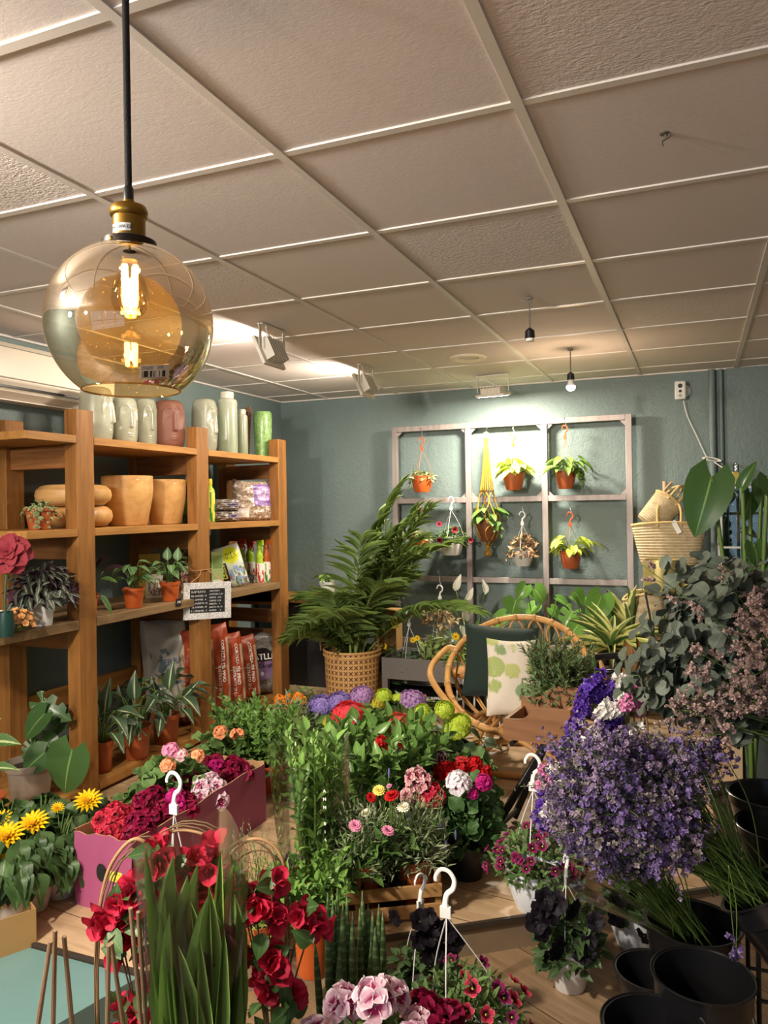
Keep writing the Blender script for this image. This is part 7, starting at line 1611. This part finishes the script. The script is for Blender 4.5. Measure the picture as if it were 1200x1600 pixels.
# gladiolus leaves in a film sleeve, standing in a bucket
d4=1.50; p=gp(310,1600,d4,.0); t=thing('gladiolus_bunch','bunch of long green sword leaves in a clear film sleeve in the foreground','flowers',p)
TSW=leaf('strap',12,1,.30,.02); f=MB(); top=lambda x,y,dd: at(x,y,d=d4+dd)-p
for (bx,by,tx,ty,w,dd) in ((300,1640,227,1330,30,0),(310,1640,265,1340,24,.04),(280,1640,255,1405,24,-.03),(285,1640,262,1430,28,-.05),(300,1640,300,1410,30,.02),(330,1640,328,1385,24,-.02),(350,1640,322,1400,30,-.03),(345,1640,345,1330,26,.05),(360,1640,370,1400,24,.02),(365,1640,362,1350,22,.05),(330,1640,288,1370,26,.03),(315,1640,305,1350,20,.06),(300,1640,275,1390,22,.03),(355,1640,350,1450,24,-.06),(290,1640,240,1470,24,-.04),(380,1640,372,1480,20,-.02),(340,1640,312,1470,26,-.06),(320,1640,280,1480,30,-.07),(335,1640,338,1420,26,0),(345,1640,385,1440,20,.03)):
    A=top(bx*.5+310*.5,by+60,dd*.3); B=top(tx,ty,dd); L_=np.linalg.norm(B-A); inst(f,TSW,A,B-A,-FW+RT*R.normal(0,.6),L_,m_of(w,p+B)*.95)
part('sword_leaves',f,leafmat('leaf_gladiolus','#74a048',vein='#97bd6a',var=.25,rough=.4),t,sharp=0)
b=MB(); c_=top(303,1600,0); sleeve(b,.085,.112,.40,9,topjag=.03,flat=.8); part('film_sleeve',b,FILM,t,'clear film sleeve',loc=(c_[0],c_[1],at(300,1318,d=d4)[2]-.40),sharp=0)
zb9=at(300,1318,d=d4)[2]-.40
fl=MB()
for (x,y) in ((318,1500),(345,1510),(355,1480),(300,1560),(315,1575),(305,1545),(330,1545)):
    c9=top(x,y,-.01); inst(fl,T_OBO,np.repeat(c9[None],5,0),np.array([0,0,.8])+R.normal(0,.5,(5,3)),R.normal(0,1,(5,3)),.042,.03)
part('buds',fl,petal('bud_dusky','#4a2030','#74404c',p=(.1,.7)),t,'dusky purple buds',sharp=0)
b=MB(); lathe(b,[(.0005,0),(.085,0),(.105,.26),(.109,.262),(.109,.268),(.103,.268),(.083,.02),(.0005,.02)],32); tagp(part('bucket',b,BLACK,None,loc=p),'black bucket holding the film-wrapped sword leaves','bucket')
# bamboo canes
def canes(label,lst,d,nm='bamboo_canes',grp=None):
    p0=gp(lst[0][0],1600,d,.0)
    for i,(x0,y0,x1,y1,dd) in enumerate(lst):
        a=at(x0,y0,d=d+dd); bdir=at(x1,y1,d=d+dd+.05)-a; zb=.0955 if label.startswith('left') else .0; k_=(zb-a[2])/bdir[2]; e=a+bdir*k_; o=np.array([e[0],e[1],zb]); b=MB(); n=9; L_=np.linalg.norm(a-e)
        tt=np.linspace(0,1,n); tube(b,e+(a-e)*tt[:,None]-o+np.array([0,0,.004]),.0042*(1+.1*(np.arange(n)%3==0)),7)
        tagp(part('bamboo_cane',b,CANEM,None,loc=o),['leftmost bare bamboo cane over the teal board','tallest bare bamboo cane over the teal board, middle of three','rightmost of three bare bamboo canes over the teal board'][i] if label.startswith('left') else ['bare bamboo cane just right of the tall hoop, first of four','bare bamboo cane leaning across the first one by the hoop','taller bare bamboo cane before the red bracts','thin bare bamboo cane leaning into the film sleeve'][i],'cane',grp)
canes('left',[(79,1474,60,1600,0),(86,1457,83,1600,.02),(100,1467,112,1600,.03)],1.33,grp='bamboo canes at the lower left')
canes('mid',[(170,1480,168,1600,0),(174,1477,192,1600,.02),(204,1422,219,1585,.03),(216,1428,228,1600,.05)],1.42,grp='bamboo canes beside the tall hoop')
# hanging petunia whose white hook rises before the pink box
def hookpot(label,px,py,d,z,rt,hp,pm,fol,hookpx,cat='plant',name='hanging_petunia',hs=1.0,yaw=0,grp='hanging pots with white hooks standing on the floor',blooms=None,rr=None,ph=.5):
    p=gp(px,py,d,z); g=[('foliage',)+fol]
    if blooms: g.append(('flower',blooms(p,hp*.86),None))
    t=potted(name,label,cat,p,rt,rt*.68,hp,pm,g,grp,squat=True)
    zt=at(hookpx[0],hookpx[1],d=d)[2]-z; ctr=at(hookpx[0],hookpx[1],d=d)-p
    hanger(t,hp,rr or rt,zt,HK_W,None,None,hs,yaw,3,ph)
    for o in t.children:
        if o.name.startswith(('hook',)): o.location=(ctr[0],ctr[1],0)
        if o.name.startswith('string'):
            me=o.data
            for v in me.vertices:
                k_=max(0,min(1,(v.co.z-hp)/max(.01,zt-.1-hp))); v.co.x+=ctr[0]*k_; v.co.y+=ctr[1]*k_
    return t
def calm(m,s=.015):
    mb=MB(); inst3(mb,FL5s,np.zeros((1,3)),np.array([[1,0,0.]]),np.array([[0,1,0.]]),np.array([[0,0,1.]]),s); sphere(mb,(0,0,.001),s*.16,6,4,1,(1,1,.5)); return mb.mesh('flower',[m,mat('throat_yellow','#d8c030',.8)],0)
CAL=calm(P_CALI); CALR=calm(P_CALIR,.016)
def scatter_bl(me,n,R_,H,s=1,zmin=.0,z0=0):
    def fn(p,zs):
        d=rdir(n,zmin,1); out=[]
        for v in d:
            q=v*[R_,R_,H]*R.uniform(.92,1.06)+[0,0,z0]; out.append((me[int(R.integers(len(me)))] if isinstance(me,list) else me,q,Vector([float(x) for x in norm(v+R.normal(0,.3,3)-FW*.3+[0,0,.2])]).to_track_quat('Z','Y').to_euler(),s*R.uniform(.8,1.2)))
        return out
    return fn
GCAL=leafmat('leaf_calibrachoa','#557c3c',var=.25,rough=.55)
f=MB(); dome(f,380,.12,.12,T_LA,.034,.011,zmin=-.3,droop=.2,fill=.5)
hookpot('petunia pot with a tall white hook rising in front of the pink box',285,1400,1.80,.0,.08,.16,POTW,(f,[GCAL,STEMG]),(271,1206),hs=1.0,blooms=scatter_bl(CAL,8,.12,.12))
# that pot stands on a stand at shelf height so that its leaves show over the bougainvilleas
# snake plants (cylindrical)
SAN=mat('sansevieria_green','#3d5a33',.5,var=.25,vscale=30)
kS=NT('sansevieria_banded'); zc_=kS.n('ShaderNodeSeparateXYZ',{0:kS.coords('Object')}).outputs[2]; bn=kS.math('SINE',kS.math('ADD',kS.math('MULTIPLY',zc_,260),kS.math('MULTIPLY',kS.noise(kS.coords('Object'),30,2),8))); kS.setp(Base_Color=kS.ramp(bn,[(.3,lin('#486238')),(.9,lin('#6c8a55'))]),Roughness=.5)
def sansev(label,px,d,lst,rpx,potm):
    p=gp(px,1600,d,.0); t=thing('cylindrical_snake_plant',label,'plant',p,'cylindrical snake plants in the foreground'); part('pot',pot_mb(.055,.042,.10),potm,t); part('soil',soil_mb(.047,.086),SOIL,t)
    for (x0,x1,y1,dd,rp) in lst:
        a=np.array([*(at(x0,1600,d=d+dd)-p)[:2],.08]); a[:2]=np.clip(a[:2],-.035,.035); e=at(x1,y1,d=d+dd)-p; b=MB(); n=10; tt=np.linspace(0,1,n); r=m_of(rp/2,p); rad=r*np.array([.95,1,1,1,1,.98,.92,.8,.55,.08])
        tube(b,a+(e-a)*tt[:,None],rad,10); part('spear_leaf',b,kS.m,t,sharp=0)
    return t
sansev('cylindrical snake plant with braided spears, left one, next to the red bougainvillea',530,1.86,[(515,512,1395,0,13),(520,520,1405,.03,13),(528,527,1388,.04,13),(533,536,1410,.0,14),(543,542,1400,.03,13),(548,551,1425,.0,12),(530,530,1480,-.04,14),(505,492,1470,-.03,12)],14,mat('pot_olive','#8a7a34',.4))
sansev('cylindrical snake plant with upright spears, right one, before the wooden crate',582,1.90,[(566,562,1420,0,13),(572,566,1392,.03,13),(578,575,1412,.04,14),(585,582,1424,.0,13),(590,592,1413,.03,13),(600,598,1425,.0,12),(588,586,1450,-.04,14),(577,580,1470,-.03,13)],14,mat('pot_olive','#8a7a34',.4))
# foreground pelargoniums
def fpel(px,py,d,label,bm,lm,n,R_,H,hp=.20,sc=1.2,zz=0.0,seed=0):
    p=gp(px,py,d,zz); f=gfol(110,R_,H,.05,T_RUF,zmin=-.2); pts=dome_pts(n,R_*.95,H*1.15,.0,.08); bl=[]
    for q in pts: bl.append((bm[int(R.integers(len(bm)))],q,Vector([float(v) for v in norm(q*[1,1,.5]+[0,0,.08]+R.normal(0,.03,3))]).to_track_quat('Z','Y').to_euler(),sc*R.uniform(.85,1.2)))
    potted('pelargonium',label,'plant',p,.085,.065,hp,BLACK,[('foliage',f,[lm,STEMG]),('flower_head',bl,None)],'pelargoniums at the bottom edge')
fpel(575,1600,1.62,'pink and white pelargonium at the bottom edge',[B_PW,B_PW,geran(petal('petal_pink_white_soft','#b03a72','#f2cfdb',p=(.3,.6)))],GCR,15,.135,.14,.27)
fpel(520,1640,1.52,'magenta pelargonium at the bottom edge, partly cut off, left of the pink one',[B_MAG],GCR,14,.09,.09,.27)
fpel(675,1600,1.70,'burgundy pelargonium at the bottom edge beside the pink and white one',[B_BURG[0],B_BURG[1]],GCR,11,.10,.10,.23)
# calibrachoa with the big hook
f=MB(); dome(f,900,.175,.17,T_LA,.032,.011,zmin=-.35,droop=.1,fill=.55); dome(f,160,.15,.2,T_LA,.032,.011,zmin=.3,droop=-.3)
hookpot('calibrachoa with plum and coral flowers and a big white hook, bottom centre',728,1585,1.86,.0,.10,.16,POTW,(f,[GCAL,STEMG]),(695,1357),hs=1.2,yaw=.1,blooms=scatter_bl([CAL,CALR,CALR],42,.18,.175,1.25,-.1),name='calibrachoa',rr=.13)
f=MB(); dome(f,240,.12,.12,T_OV,.04,.024,zmin=-.2); BPM=[]
def bpet(s=.032):
    mb=MB(); inst3(mb,flower_t(5,TPr,1,1.05,.55),np.zeros((1,3)),np.array([[1,0,0.]]),np.array([[0,1,0.]]),np.array([[0,0,1.]]),s); return mb.mesh('flower',[P_BLACKF],0)
BP=bpet(.024)
def bp_side(lst,sc=1.15):
    def fn(p,zs):
        return [(BP,q,Vector([float(x) for x in norm(-FW+np.array([0,0,.3])+R.normal(0,.5,3))]).to_track_quat('Z','Y').to_euler(),sc*R.uniform(.8,1.2)) for q in rel(lst,p,zs,-.08)]
    return fn
GPET=leafmat('leaf_petunia_dark','#3f5f34',var=.25,rough=.5,vein='#5f8050')
hookpot('black-flowered petunia behind the big-hooked calibrachoa',662,1525,2.16,.0,.075,.12,mat('pot_grey_dark','#6f6c66',.5),(f,[GPET,STEMG]),(656,1364),hs=1.0,yaw=1.1,blooms=bp_side([(655,1440),(672,1430),(690,1440),(668,1460),(685,1468),(700,1452),(655,1470),(675,1490),(620,1432),(710,1470),(695,1490),(660,1455),(680,1448)]),rr=.09)
f=MB(); dome(f,560,.165,.15,T_LA,.034,.012,zmin=-.02,droop=.2,fill=.5)
POTB=mat('pot_white_cool','#dde3ea',.4,var=.03)
hookpot('plum-flowered calibrachoa in a white pot on the platform edge',838,1415,2.56,FZ,m_of(46,at(838,1390,d=2.56)),.135,POTB,(f,[GCAL,STEMG]),(832,1178),hs=1.25,yaw=.05,blooms=scatter_bl(CAL,58,.16,.15,1.15,.15),name='calibrachoa')
f=MB(); dome(f,170,.115,.13,T_OV,.05,.03,zmin=-.25); stems(f,12,.16,.10,9,T_OV,.045,.026,0,1,.0025,.03,.9,.2)
hookpot('black-flowered petunia in a white pot on the lower floor before the platform',890,1533,2.30,.0,m_of(35,at(890,1500,d=2.3)),.135,POTW,(f,[GPET,STEMG]),(884,1331),hs=.95,yaw=1.45,blooms=bp_side([(845,1420),(838,1440),(850,1405),(866,1480),(858,1490),(902,1482),(912,1490),(930,1440),(890,1418),(858,1425),(920,1470),(845,1455),(870,1410)],1.3))
f=MB(); dome(f,120,.11,.10,T_OV,.06,.036,zmin=-.25)
hookpot('leafy petunia in a pale blue-white pot behind the black buckets',992,1497,2.52,.0,.085,.13,POTB,(f,[GPET,STEMG]),(1022,1462),hs=.4,yaw=1.4,blooms=bp_side([(958,1412),(962,1430),(970,1400),(1005,1462)],1.2),rr=.07)
# plant label cards
p=gp(556,1590,1.72); t=thing('plant_label','brown and white plant label card stuck among the snake plants','label',(p[0],p[1],.27),rz=.35)
b=MB(); box(b,-.03,.03,-.001,.001,0,.05); part('card',b,printmat('label_card','#cfc8b8',[('n',.5,1,.1,.9,'#6a6256',9,.5),('r',0,.45,0,1,'#9c8f7d')]),t)
q=text_mb('SAN',.018,bold=.0004); q.xf(basisM((1,0,0),(0,0,1),(0,-1,0),(.008,-.0013,.032))); part('lettering',q,INKW,t); b=MB(); tube(b,[(0,.0,0),(0,.0,-.27)],.002,6); part('stick',b,WHITEP,t)
# ================================================================== florist buckets on a rack, cut bunches
BKT=mat('bucket_black','#131315',.3,coat=.2)
def bucket(label,c_,r,h,tilt=(0,0,0),rb=.78):
    t=thing('florist_bucket',label,'bucket',c_,'black florist buckets on the rack',rot=tilt); b=MB()
    lathe(b,[(.0005,0),(r*rb,0),(r*(rb+.02),.006),(r*.965,h*.80),(r*1.0,h*.81),(r*1.005,h*.985),(r*1.05,h*.99),(r*1.055,h),(r*.985,h),(r*.95,h*.8),(r*(rb-.03),.01),(.0005,.01)],44); part('body',b,BKT,t)
    b=MB(); tube(b,[(r*1.05*math.cos(a),r*1.05*math.sin(a),h) for a in np.linspace(0,2*pi,44,endpoint=False)],.003,6,closed=True); part('rim',b,BKT,t); return t
def bk(label,px,py,d,r,h,tilt=(0,0,0),sit=None):
    c_=at(px,py,d=d); ax9=np.array(Euler(tilt).to_matrix()@Vector((0,0,1))); return bucket(label,c_-ax9*h,r,h,tilt),c_
b1,c1=bk('large empty black bucket in front at the lower right',1098,1523,1.84,.112,.295)
b2,c2=bk('empty black bucket left of the large front one',1018,1515,2.12,.095,.12)
b3,c3=bk('empty black bucket cut off by the bottom edge',1022,1602,1.72,.110,.24)
b4,c4=bk('black bucket holding the lower violet bunch',1082,1440,2.10,.120,.285)
b5,c5=bk('tilted black bucket at the right edge holding the upper violet bunch',1196,1382,1.95,.120,.28,(-.10,-.60,0))
b6,c6=bk('upper black bucket at the right edge in the back tier',1205,1240,2.45,.125,.17)
b7,c7=bk('second black bucket below the upper one at the right edge',1222,1290,2.30,.125,.20)
# wire rack
t=thing('bucket_rack','black wire rack for the florist buckets at the lower right','rack',(c1[0]+.18,c1[1]+.25,0)); O=np.array([c1[0]+.18,c1[1]+.25,0.0])
RK=BLACKM
fr1=at(1166,1440,d=2.15); fr2=at(1190,1590,d=1.9)
b=MB(); xr_=fr1[0]+.0
def pole(x,y,z0,z1): 
    q=MB(); tube(q,[(x,y,z0),(x,y,z1)],.006,8); part('post',q,RK,t,off=O)
pr1=at(1168,1450,d=2.12); pr2=at(1186,1560,d=1.98)
for (x,y,z1) in ((pr1[0],pr1[1],.36),(pr2[0],pr2[1],.36),(pr1[0]+.42,pr1[1]+.02,.62),(pr2[0]+.42,pr2[1]+.02,.62),(pr1[0]+.20,pr1[1]+.48,.62),(pr1[0]+.55,pr1[1]+.48,.62)): pole(x,y,.0,z1)
for z in (.05,.14,.36): 
    q=MB(); tube(q,[(pr1[0],pr1[1],z),(pr2[0],pr2[1],z)],.005,7); part('rail',q,RK,t,off=O)
for z in (.155,.36):
    q=MB(); tube(q,[(pr1[0]+.42,pr1[1]+.02,z),(pr2[0]+.42,pr2[1]+.02,z)],.005,7); tube(q,[(pr1[0],pr1[1],z),(pr1[0]+.42,pr1[1]+.02,z)],.005,7); tube(q,[(pr2[0],pr2[1],z),(pr2[0]+.42,pr2[1]+.02,z)],.005,7); part('rail',q,RK,t,off=O)
q=MB(); z=.40; tube(q,[(pr1[0]+.2,pr1[1]+.48,z),(pr1[0]+.55,pr1[1]+.48,z),(pr1[0]+.42,pr1[1]+.02,z)],.005,7); tube(q,[(pr1[0]+.2,pr1[1]+.48,z),(pr1[0],pr1[1],.36)],.005,7); part('rail',q,RK,t,off=O)
# ---- cut bunches
TPc=leaf('petal',2,1,0,.1); FLc=flower_t(4,TPc,1,1.05,.5); FLt=flower_t(3,TPc,1,1.2,.8)
LIMO=petal('petal_limonium','#584878','#7f6a9f',p=(.0,.6),var=.4); LIMO2=petal('petal_limonium_mauve','#6a5878','#94809e',p=(.0,.6),var=.4); LIMO3=petal('petal_limonium_dry','#6e6660','#8f8488',p=(0,.6),var=.35); STAT_P=petal('petal_statice_purple','#42257f','#5b38a2',p=(0,.6),var=.25); STAT_W=petal('petal_statice_white','#d8d4d0','#f0ece8',p=(0,.6),var=.08); STAT_K=petal('petal_statice_pink','#b85a92','#e08fb8',p=(0,.6),var=.2); DRYP=petal('petal_dusty_pink','#94807c','#b59c96',p=(0,.6),var=.2)
def bunch(label,base,tips,floret_mats,nb=(5,8),bl=(.03,.075),fper=(5,8),fs=.008,frac=.42,stemm=STEMG,lean=None,spread=.03,sr=.0013,name='statice_bunch',grp=None,cat='flowers',kind='limonium',film=None):
    """base: world point; tips: world points"""
    base=np.asarray(base,float); t=thing(name,label,cat,base,grp); s=MB(); fl=[MB() for _ in floret_mats]; fp=[[] for _ in floret_mats]
    for tip in tips:
        e=tip-base; a=base*0+R.normal(0,spread,3)*[1,1,.3]; mid=a*.5+e*.5+np.array([0,0,.03])+R.normal(0,.012,3); C=curve([a,mid,e],8); tube(s,C,np.linspace(sr*1.5,sr*.7,len(C)),4); k_=int(R.integers(len(floret_mats))) if len(floret_mats)>1 else 0
        for j in range(int(R.integers(*nb))):
            u=R.uniform(1-frac,1)**.8; idx=u*(len(C)-1); i0=min(int(idx),len(C)-2); P0=C[i0]+(C[i0+1]-C[i0])*(idx-i0); tan=norm(C[i0+1]-C[i0]); bd=norm(tan*.8+R.normal(0,.55,3)+[0,0,.25]); bl_=R.uniform(*bl); P1=P0+bd*bl_; tube(s,[P0,P0*.5+P1*.5+[0,0,.004],P1],sr*.6,3)
            n=int(R.integers(*fper)); w=np.linspace(.25,1.05,n)[:,None]; Pf=P0+(P1-P0)*w+R.normal(0,fs*.55,(n,3)); fp[k_].append((Pf,bd))
    for k_,l in enumerate(fp):
        if not l: continue
        P_=np.vstack([a for a,_ in l]); z=norm(np.vstack([np.repeat(d[None],len(a),0) for a,d in l])+R.normal(0,.6,(len(P_),3))+[0,0,.3]); x=norm(np.cross(z,R.normal(0,1,P_.shape))); inst3(fl[k_],FLc,P_,x,np.cross(z,x),z,fs*R.uniform(.75,1.25,len(P_)))
    part('stems',s,stemm,t,sharp=0)
    for m_,f_ in zip(floret_mats,fl):
        if f_.n: part('florets',f_,m_,t,sharp=0)
    return t
def tips_in(cx,cy,rx,ry,d,dd,n,rot=0.0,pw=.5):
    out=[]
    for i in range(n):
        a=i*2.39996; r=((i+.5)/n)**pw; x=rx*r*math.cos(a); y=ry*r*math.sin(a); out.append(at(cx+x*math.cos(rot)-y*math.sin(rot),cy+x*math.sin(rot)+y*math.cos(rot),d=d+R.uniform(-dd,dd)+ (r-.6)*dd))
    return out
bse=at(1185,1400,d=1.95)
bunch('big violet limonium bunch leaning out of the tilted bucket at the right',bse,tips_in(968,1245,122,96,1.92,.10,150,.55)+tips_in(1040,1310,50,48,1.90,.06,30)+tips_in(895,1265,34,45,1.95,.05,24)+tips_in(1080,1175,50,35,1.95,.06,16),[LIMO,LIMO2,LIMO,LIMO3],(8,12),(.03,.08),(6,11),.0066,.34,STEMG,grp='violet limonium bunches',spread=.035)
bse=at(1082,1462,d=2.08)
bunch('lower violet limonium bunch with long bare stems in the front bucket',bse,tips_in(935,1290,85,62,1.98,.07,80,.5),[LIMO,LIMO,LIMO3],(6,9),(.03,.07),(6,9),.0066,.36,STEMG,grp='violet limonium bunches',spread=.022)
bunch('single drooping violet limonium sprig hanging over the front bucket',at(1138,1352,d=1.86),[at(1150,1492,d=1.86),at(1148,1478,d=1.86)],[LIMO],(2,4),(.01,.025),(3,5),.008,.10,STEMG,grp='violet limonium bunches',spread=.001,name='limonium_sprig')
# mixed statice: spikes of packed florets
def statice(label,base,spikes,d):
    base=np.asarray(base,float); t=thing('statice_bunch',label,'flowers',base,'mixed statice bunches'); s=MB(); fl={0:MB(),1:MB(),2:MB()}
    for (x0,y0,x1,y1,k_,w,dd) in spikes:
        A=at(x0,y0,d=d+dd)-base; B=at(x1,y1,d=d+dd)-base; m_=(A+B)/2+R.normal(0,.008,3); C=curve([A,m_,B],8); tube(s,curve([(0,0,0)+R.normal(0,.02,3),A*.5+R.normal(0,.01,3)-[0,0,.03],A],5),.002,5); tube(s,C,.002,4)
        n=70; u=R.uniform(0,1,n)*(len(C)-1); i0=np.minimum(u.astype(int),len(C)-2); P_=C[i0]+(C[i0+1]-C[i0])*(u-i0)[:,None]; o=rdir(n,-1,1); r=m_of(w/2,base+A); P_=P_+o*r*R.uniform(.6,1,n)[:,None]; z=norm(o+R.normal(0,.25,(n,3))); x=norm(np.cross(z,R.normal(0,1,(n,3)))); inst3(fl[k_],FLc,P_,x,np.cross(z,x),z,.0095*R.uniform(.8,1.2,n))
        if k_==0: 
            o=rdir(4,-.2,1); inst3(fl[1],FLt,C[[3,7,10,14]]+o*r*1.05,np.tile([1.,0,0],(4,1)),np.tile([0,1.,0],(4,1)),np.tile([0,0,1.],(4,1)),.005)
    part('stems',s,STEMG,t,sharp=0)
    for k_,(nm,m_,lb_) in enumerate((('purple_spikes',STAT_P,'purple flower spikes'),('white_spikes',STAT_W,'white flower spikes'),('pink_spikes',STAT_K,'pink flower spikes'))):
        if fl[k_].n: part(nm,fl[k_],m_,t,lb_,sharp=0)
statice('purple, white and pink statice bunch behind the violet limonium',at(1040,1330,d=2.25),[(915,1095,940,1052,0,20,0),(905,1110,925,1075,0,20,-.02),(925,1095,955,1070,0,16,.0),(945,1100,962,1085,0,16,.02),(900,1130,912,1105,0,20,-.03),(895,1150,900,1125,0,18,-.03),(890,1180,893,1140,0,18,-.04),(940,1140,965,1120,0,22,-.04),(925,1150,948,1130,0,18,-.04),(960,1135,970,1110,0,18,-.02),(970,1120,966,1065,1,16,0),(962,1060,978,1062,1,14,.0),(935,1120,955,1098,1,20,-.05),(945,1112,958,1105,1,18,-.05),(910,1165,930,1145,1,18,-.05),(920,1170,942,1158,1,14,-.05),(965,1105,972,1098,1,12,-.05),(975,1105,990,1088,2,18,-.05),(985,1075,1000,1085,2,14,0),(1000,1115,1012,1085,2,14,.02),(888,1200,892,1170,2,14,-.03),(985,1150,1005,1135,1,14,-.03),(880,1170,890,1150,1,14,-.03),(920,1080,935,1062,0,18,.04)],2.15)
statice('small mixed statice cluster low at the left of the violet limonium',at(1000,1390,d=2.2),[(850,1245,868,1225,0,18,0),(845,1265,855,1245,0,18,0),(850,1285,852,1262,0,20,0),(842,1228,862,1222,2,14,0),(862,1232,880,1215,1,18,0),(858,1205,882,1198,1,14,.02),(848,1205,870,1200,2,12,.03),(868,1250,885,1236,1,18,-.02),(850,1275,865,1262,1,16,-.03),(838,1275,850,1290,0,16,0),(870,1245,880,1225,0,14,.0)],2.1)
# film round the lower bunch
A=at(925,1345,d=1.98); B=at(1082,1462,d=2.08); ax=norm(B-A); L_=np.linalg.norm(B-A); t=single('film_sleeve',sleeve(MB(),.035,.095,L_*1.02,21,topjag=.02),FILM,'clear film sleeve round the stems of the lower violet bunch','wrapping'); t.matrix_world=Matrix.Translation(Vector([float(v) for v in B]))@Vector([float(v) for v in -ax]).to_track_quat('Z','Y').to_matrix().to_4x4()
# ---- eucalyptus and dusty pink limonium at the right edge
EUC=leafmat('leaf_eucalyptus','#4d5c52',vein='#6c7b6c',veinw=.03,var=.2,rough=.55,trans=.1)
base=at(1320,1240,d=1.95); t=thing('eucalyptus_bunch','big bunch of round-leaved grey-green eucalyptus at the right edge','foliage',base); s=MB(); f=MB()
tips=tips_in(1115,985,120,120,1.85,.14,34,.3)+tips_in(1020,1060,60,55,1.95,.08,14)+tips_in(1130,900,70,30,1.9,.1,8)
for tip in tips:
    e=tip-base; mid=e*.55+np.array([0,0,.08])+R.normal(0,.02,3); C=curve([R.normal(0,.02,3),mid,e],10); tube(s,C,np.linspace(.0028,.001,len(C)),5)
    k_=12; ids=np.linspace(.42,1,k_)*(len(C)-1); i0=np.minimum(ids.astype(int),len(C)-2); P_=C[i0]+(C[i0+1]-C[i0])*(ids-i0)[:,None]; tan=norm(C[i0+1]-C[i0]); e1=norm(np.cross(tan,[.2,.3,1])); e2=np.cross(tan,e1); ph=(np.arange(k_)%2)*pi/2+R.uniform(0,3); sz=np.linspace(.072,.04,k_)*R.uniform(.85,1.15,k_)
    for sg in (1,-1):
        o=sg*(e1*np.cos(ph)[:,None]+e2*np.sin(ph)[:,None]); d=norm(o+tan*.35+R.normal(0,.2,(k_,3))); inst(f,T_RND,P_,d,tan+R.normal(0,.3,(k_,3)),sz,sz*.95)
part('stems',s,STEMG,t,sharp=0); part('leaves',f,EUC,t,sharp=0)
base=at(1350,1190,d=1.78)
def spikelets(t,base,tips):
    s=MB(); f=MB()
    for tip in tips:
        e=tip-base; C=curve([R.normal(0,.015,3),e*.5+[0,0,.03]+R.normal(0,.015,3),e],8); tube(s,C,np.linspace(.002,.0008,len(C)),4)
        for j in range(7):
            u=R.uniform(.72,1); i0=min(int(u*(len(C)-1)),len(C)-2); P0=C[i0]; bd=norm(norm(C[i0+1]-C[i0])+R.normal(0,.6,3)); P1=P0+bd*R.uniform(.02,.05); tube(s,[P0,P1],.0007,3)
            for q in range(4):
                sd=norm(bd+R.normal(0,.6,3)); a=P0+(P1-P0)*R.uniform(.4,1); n=5; w=np.linspace(0,1,n)[:,None]*R.uniform(.010,.018); Pf=a+sd*w; z=norm(np.repeat(sd[None],n,0)+R.normal(0,.3,(n,3))); x=norm(np.cross(z,R.normal(0,1,(n,3)))); inst3(f,FLt,Pf,x,np.cross(z,x),z,.0055)
    part('stems',s,STEMG,t,sharp=0); part('florets',f,DRYP,t,sharp=0)
t=thing('dusty_limonium_bunch','dusty pink limonium sprays in front of the eucalyptus at the right edge','flowers',base)
spikelets(t,base,tips_in(1175,1015,42,95,1.66,.07,28,0)+[at(x,y,d=1.70) for x,y in ((1065,1100),(1095,1075),(1080,1090),(1045,1105),(1110,1105),(1075,1045),(1130,1065),(1140,1080),(1100,1150),(1085,1015),(1128,900),(1180,930),(1000,880),(1150,940),(1068,1110))])
# magnolia branch with brown leaf backs
base=at(1010,1120,d=2.5); t=thing('magnolia_branch','magnolia branch with bronze leaf backs between statice and eucalyptus','foliage',base); s=MB(); f=MB()
for (ax_,ay,tx,ty,w,dd) in ((990,1062,982,1000,34,0),(995,1080,975,1045,28,.03),(1010,1060,1030,1010,24,.05),(1005,1085,1030,1055,26,.02),(1012,1030,1040,1000,18,.06),(985,1065,965,1080,20,0),(1000,1050,1003,995,20,.05)):
    A=at(ax_,ay,d=2.45+dd)-base; B=at(tx,ty,d=2.45+dd)-base; tube(s,curve([(0,0,0),A*.5,A],4),.003,5); inst(f,T_BIG,A,B-A,-FW*.8+RT*R.normal(0,.4),np.linalg.norm(B-A),m_of(w,base))
tube(s,curve([(0.06,0,FZ-base[2]),(0.02,0,-.3),(0,0,0)],5),.004,6); part('stems',s,STEMB,t,sharp=0); part('leaves',f,leafmat('leaf_magnolia_back','#7d5a2c',vein='#a07a42',var=.15,rough=.6),t,sharp=0)
# dark counter end at the right
c_=at(1156,1150,d=3.0); t=thing('counter','dark green-grey counter with a pale wooden edge at the right','counter',(c_[0]+.45,c_[1]+.2,FZ)); zt9=at(1160,1130,d=3.0)[2]-FZ
b=MB(); box(b,-.44,.5,-.2,.25,.0,zt9); part('body',b,mat('counter_dark','#39413f',.6),t,bevel=.004); b=MB(); box(b,-.475,-.441,-.22,.25,.0,zt9); part('edge_board',b,mat('pale_wood_edge','#b29a78',.6,var=.1),t,bevel=.003); b=MB(); box(b,-.48,.5,-.23,.25,zt9+.0005,zt9+.025); part('worktop',b,mat('counter_top','#2a2d2c',.5),t,bevel=.003)
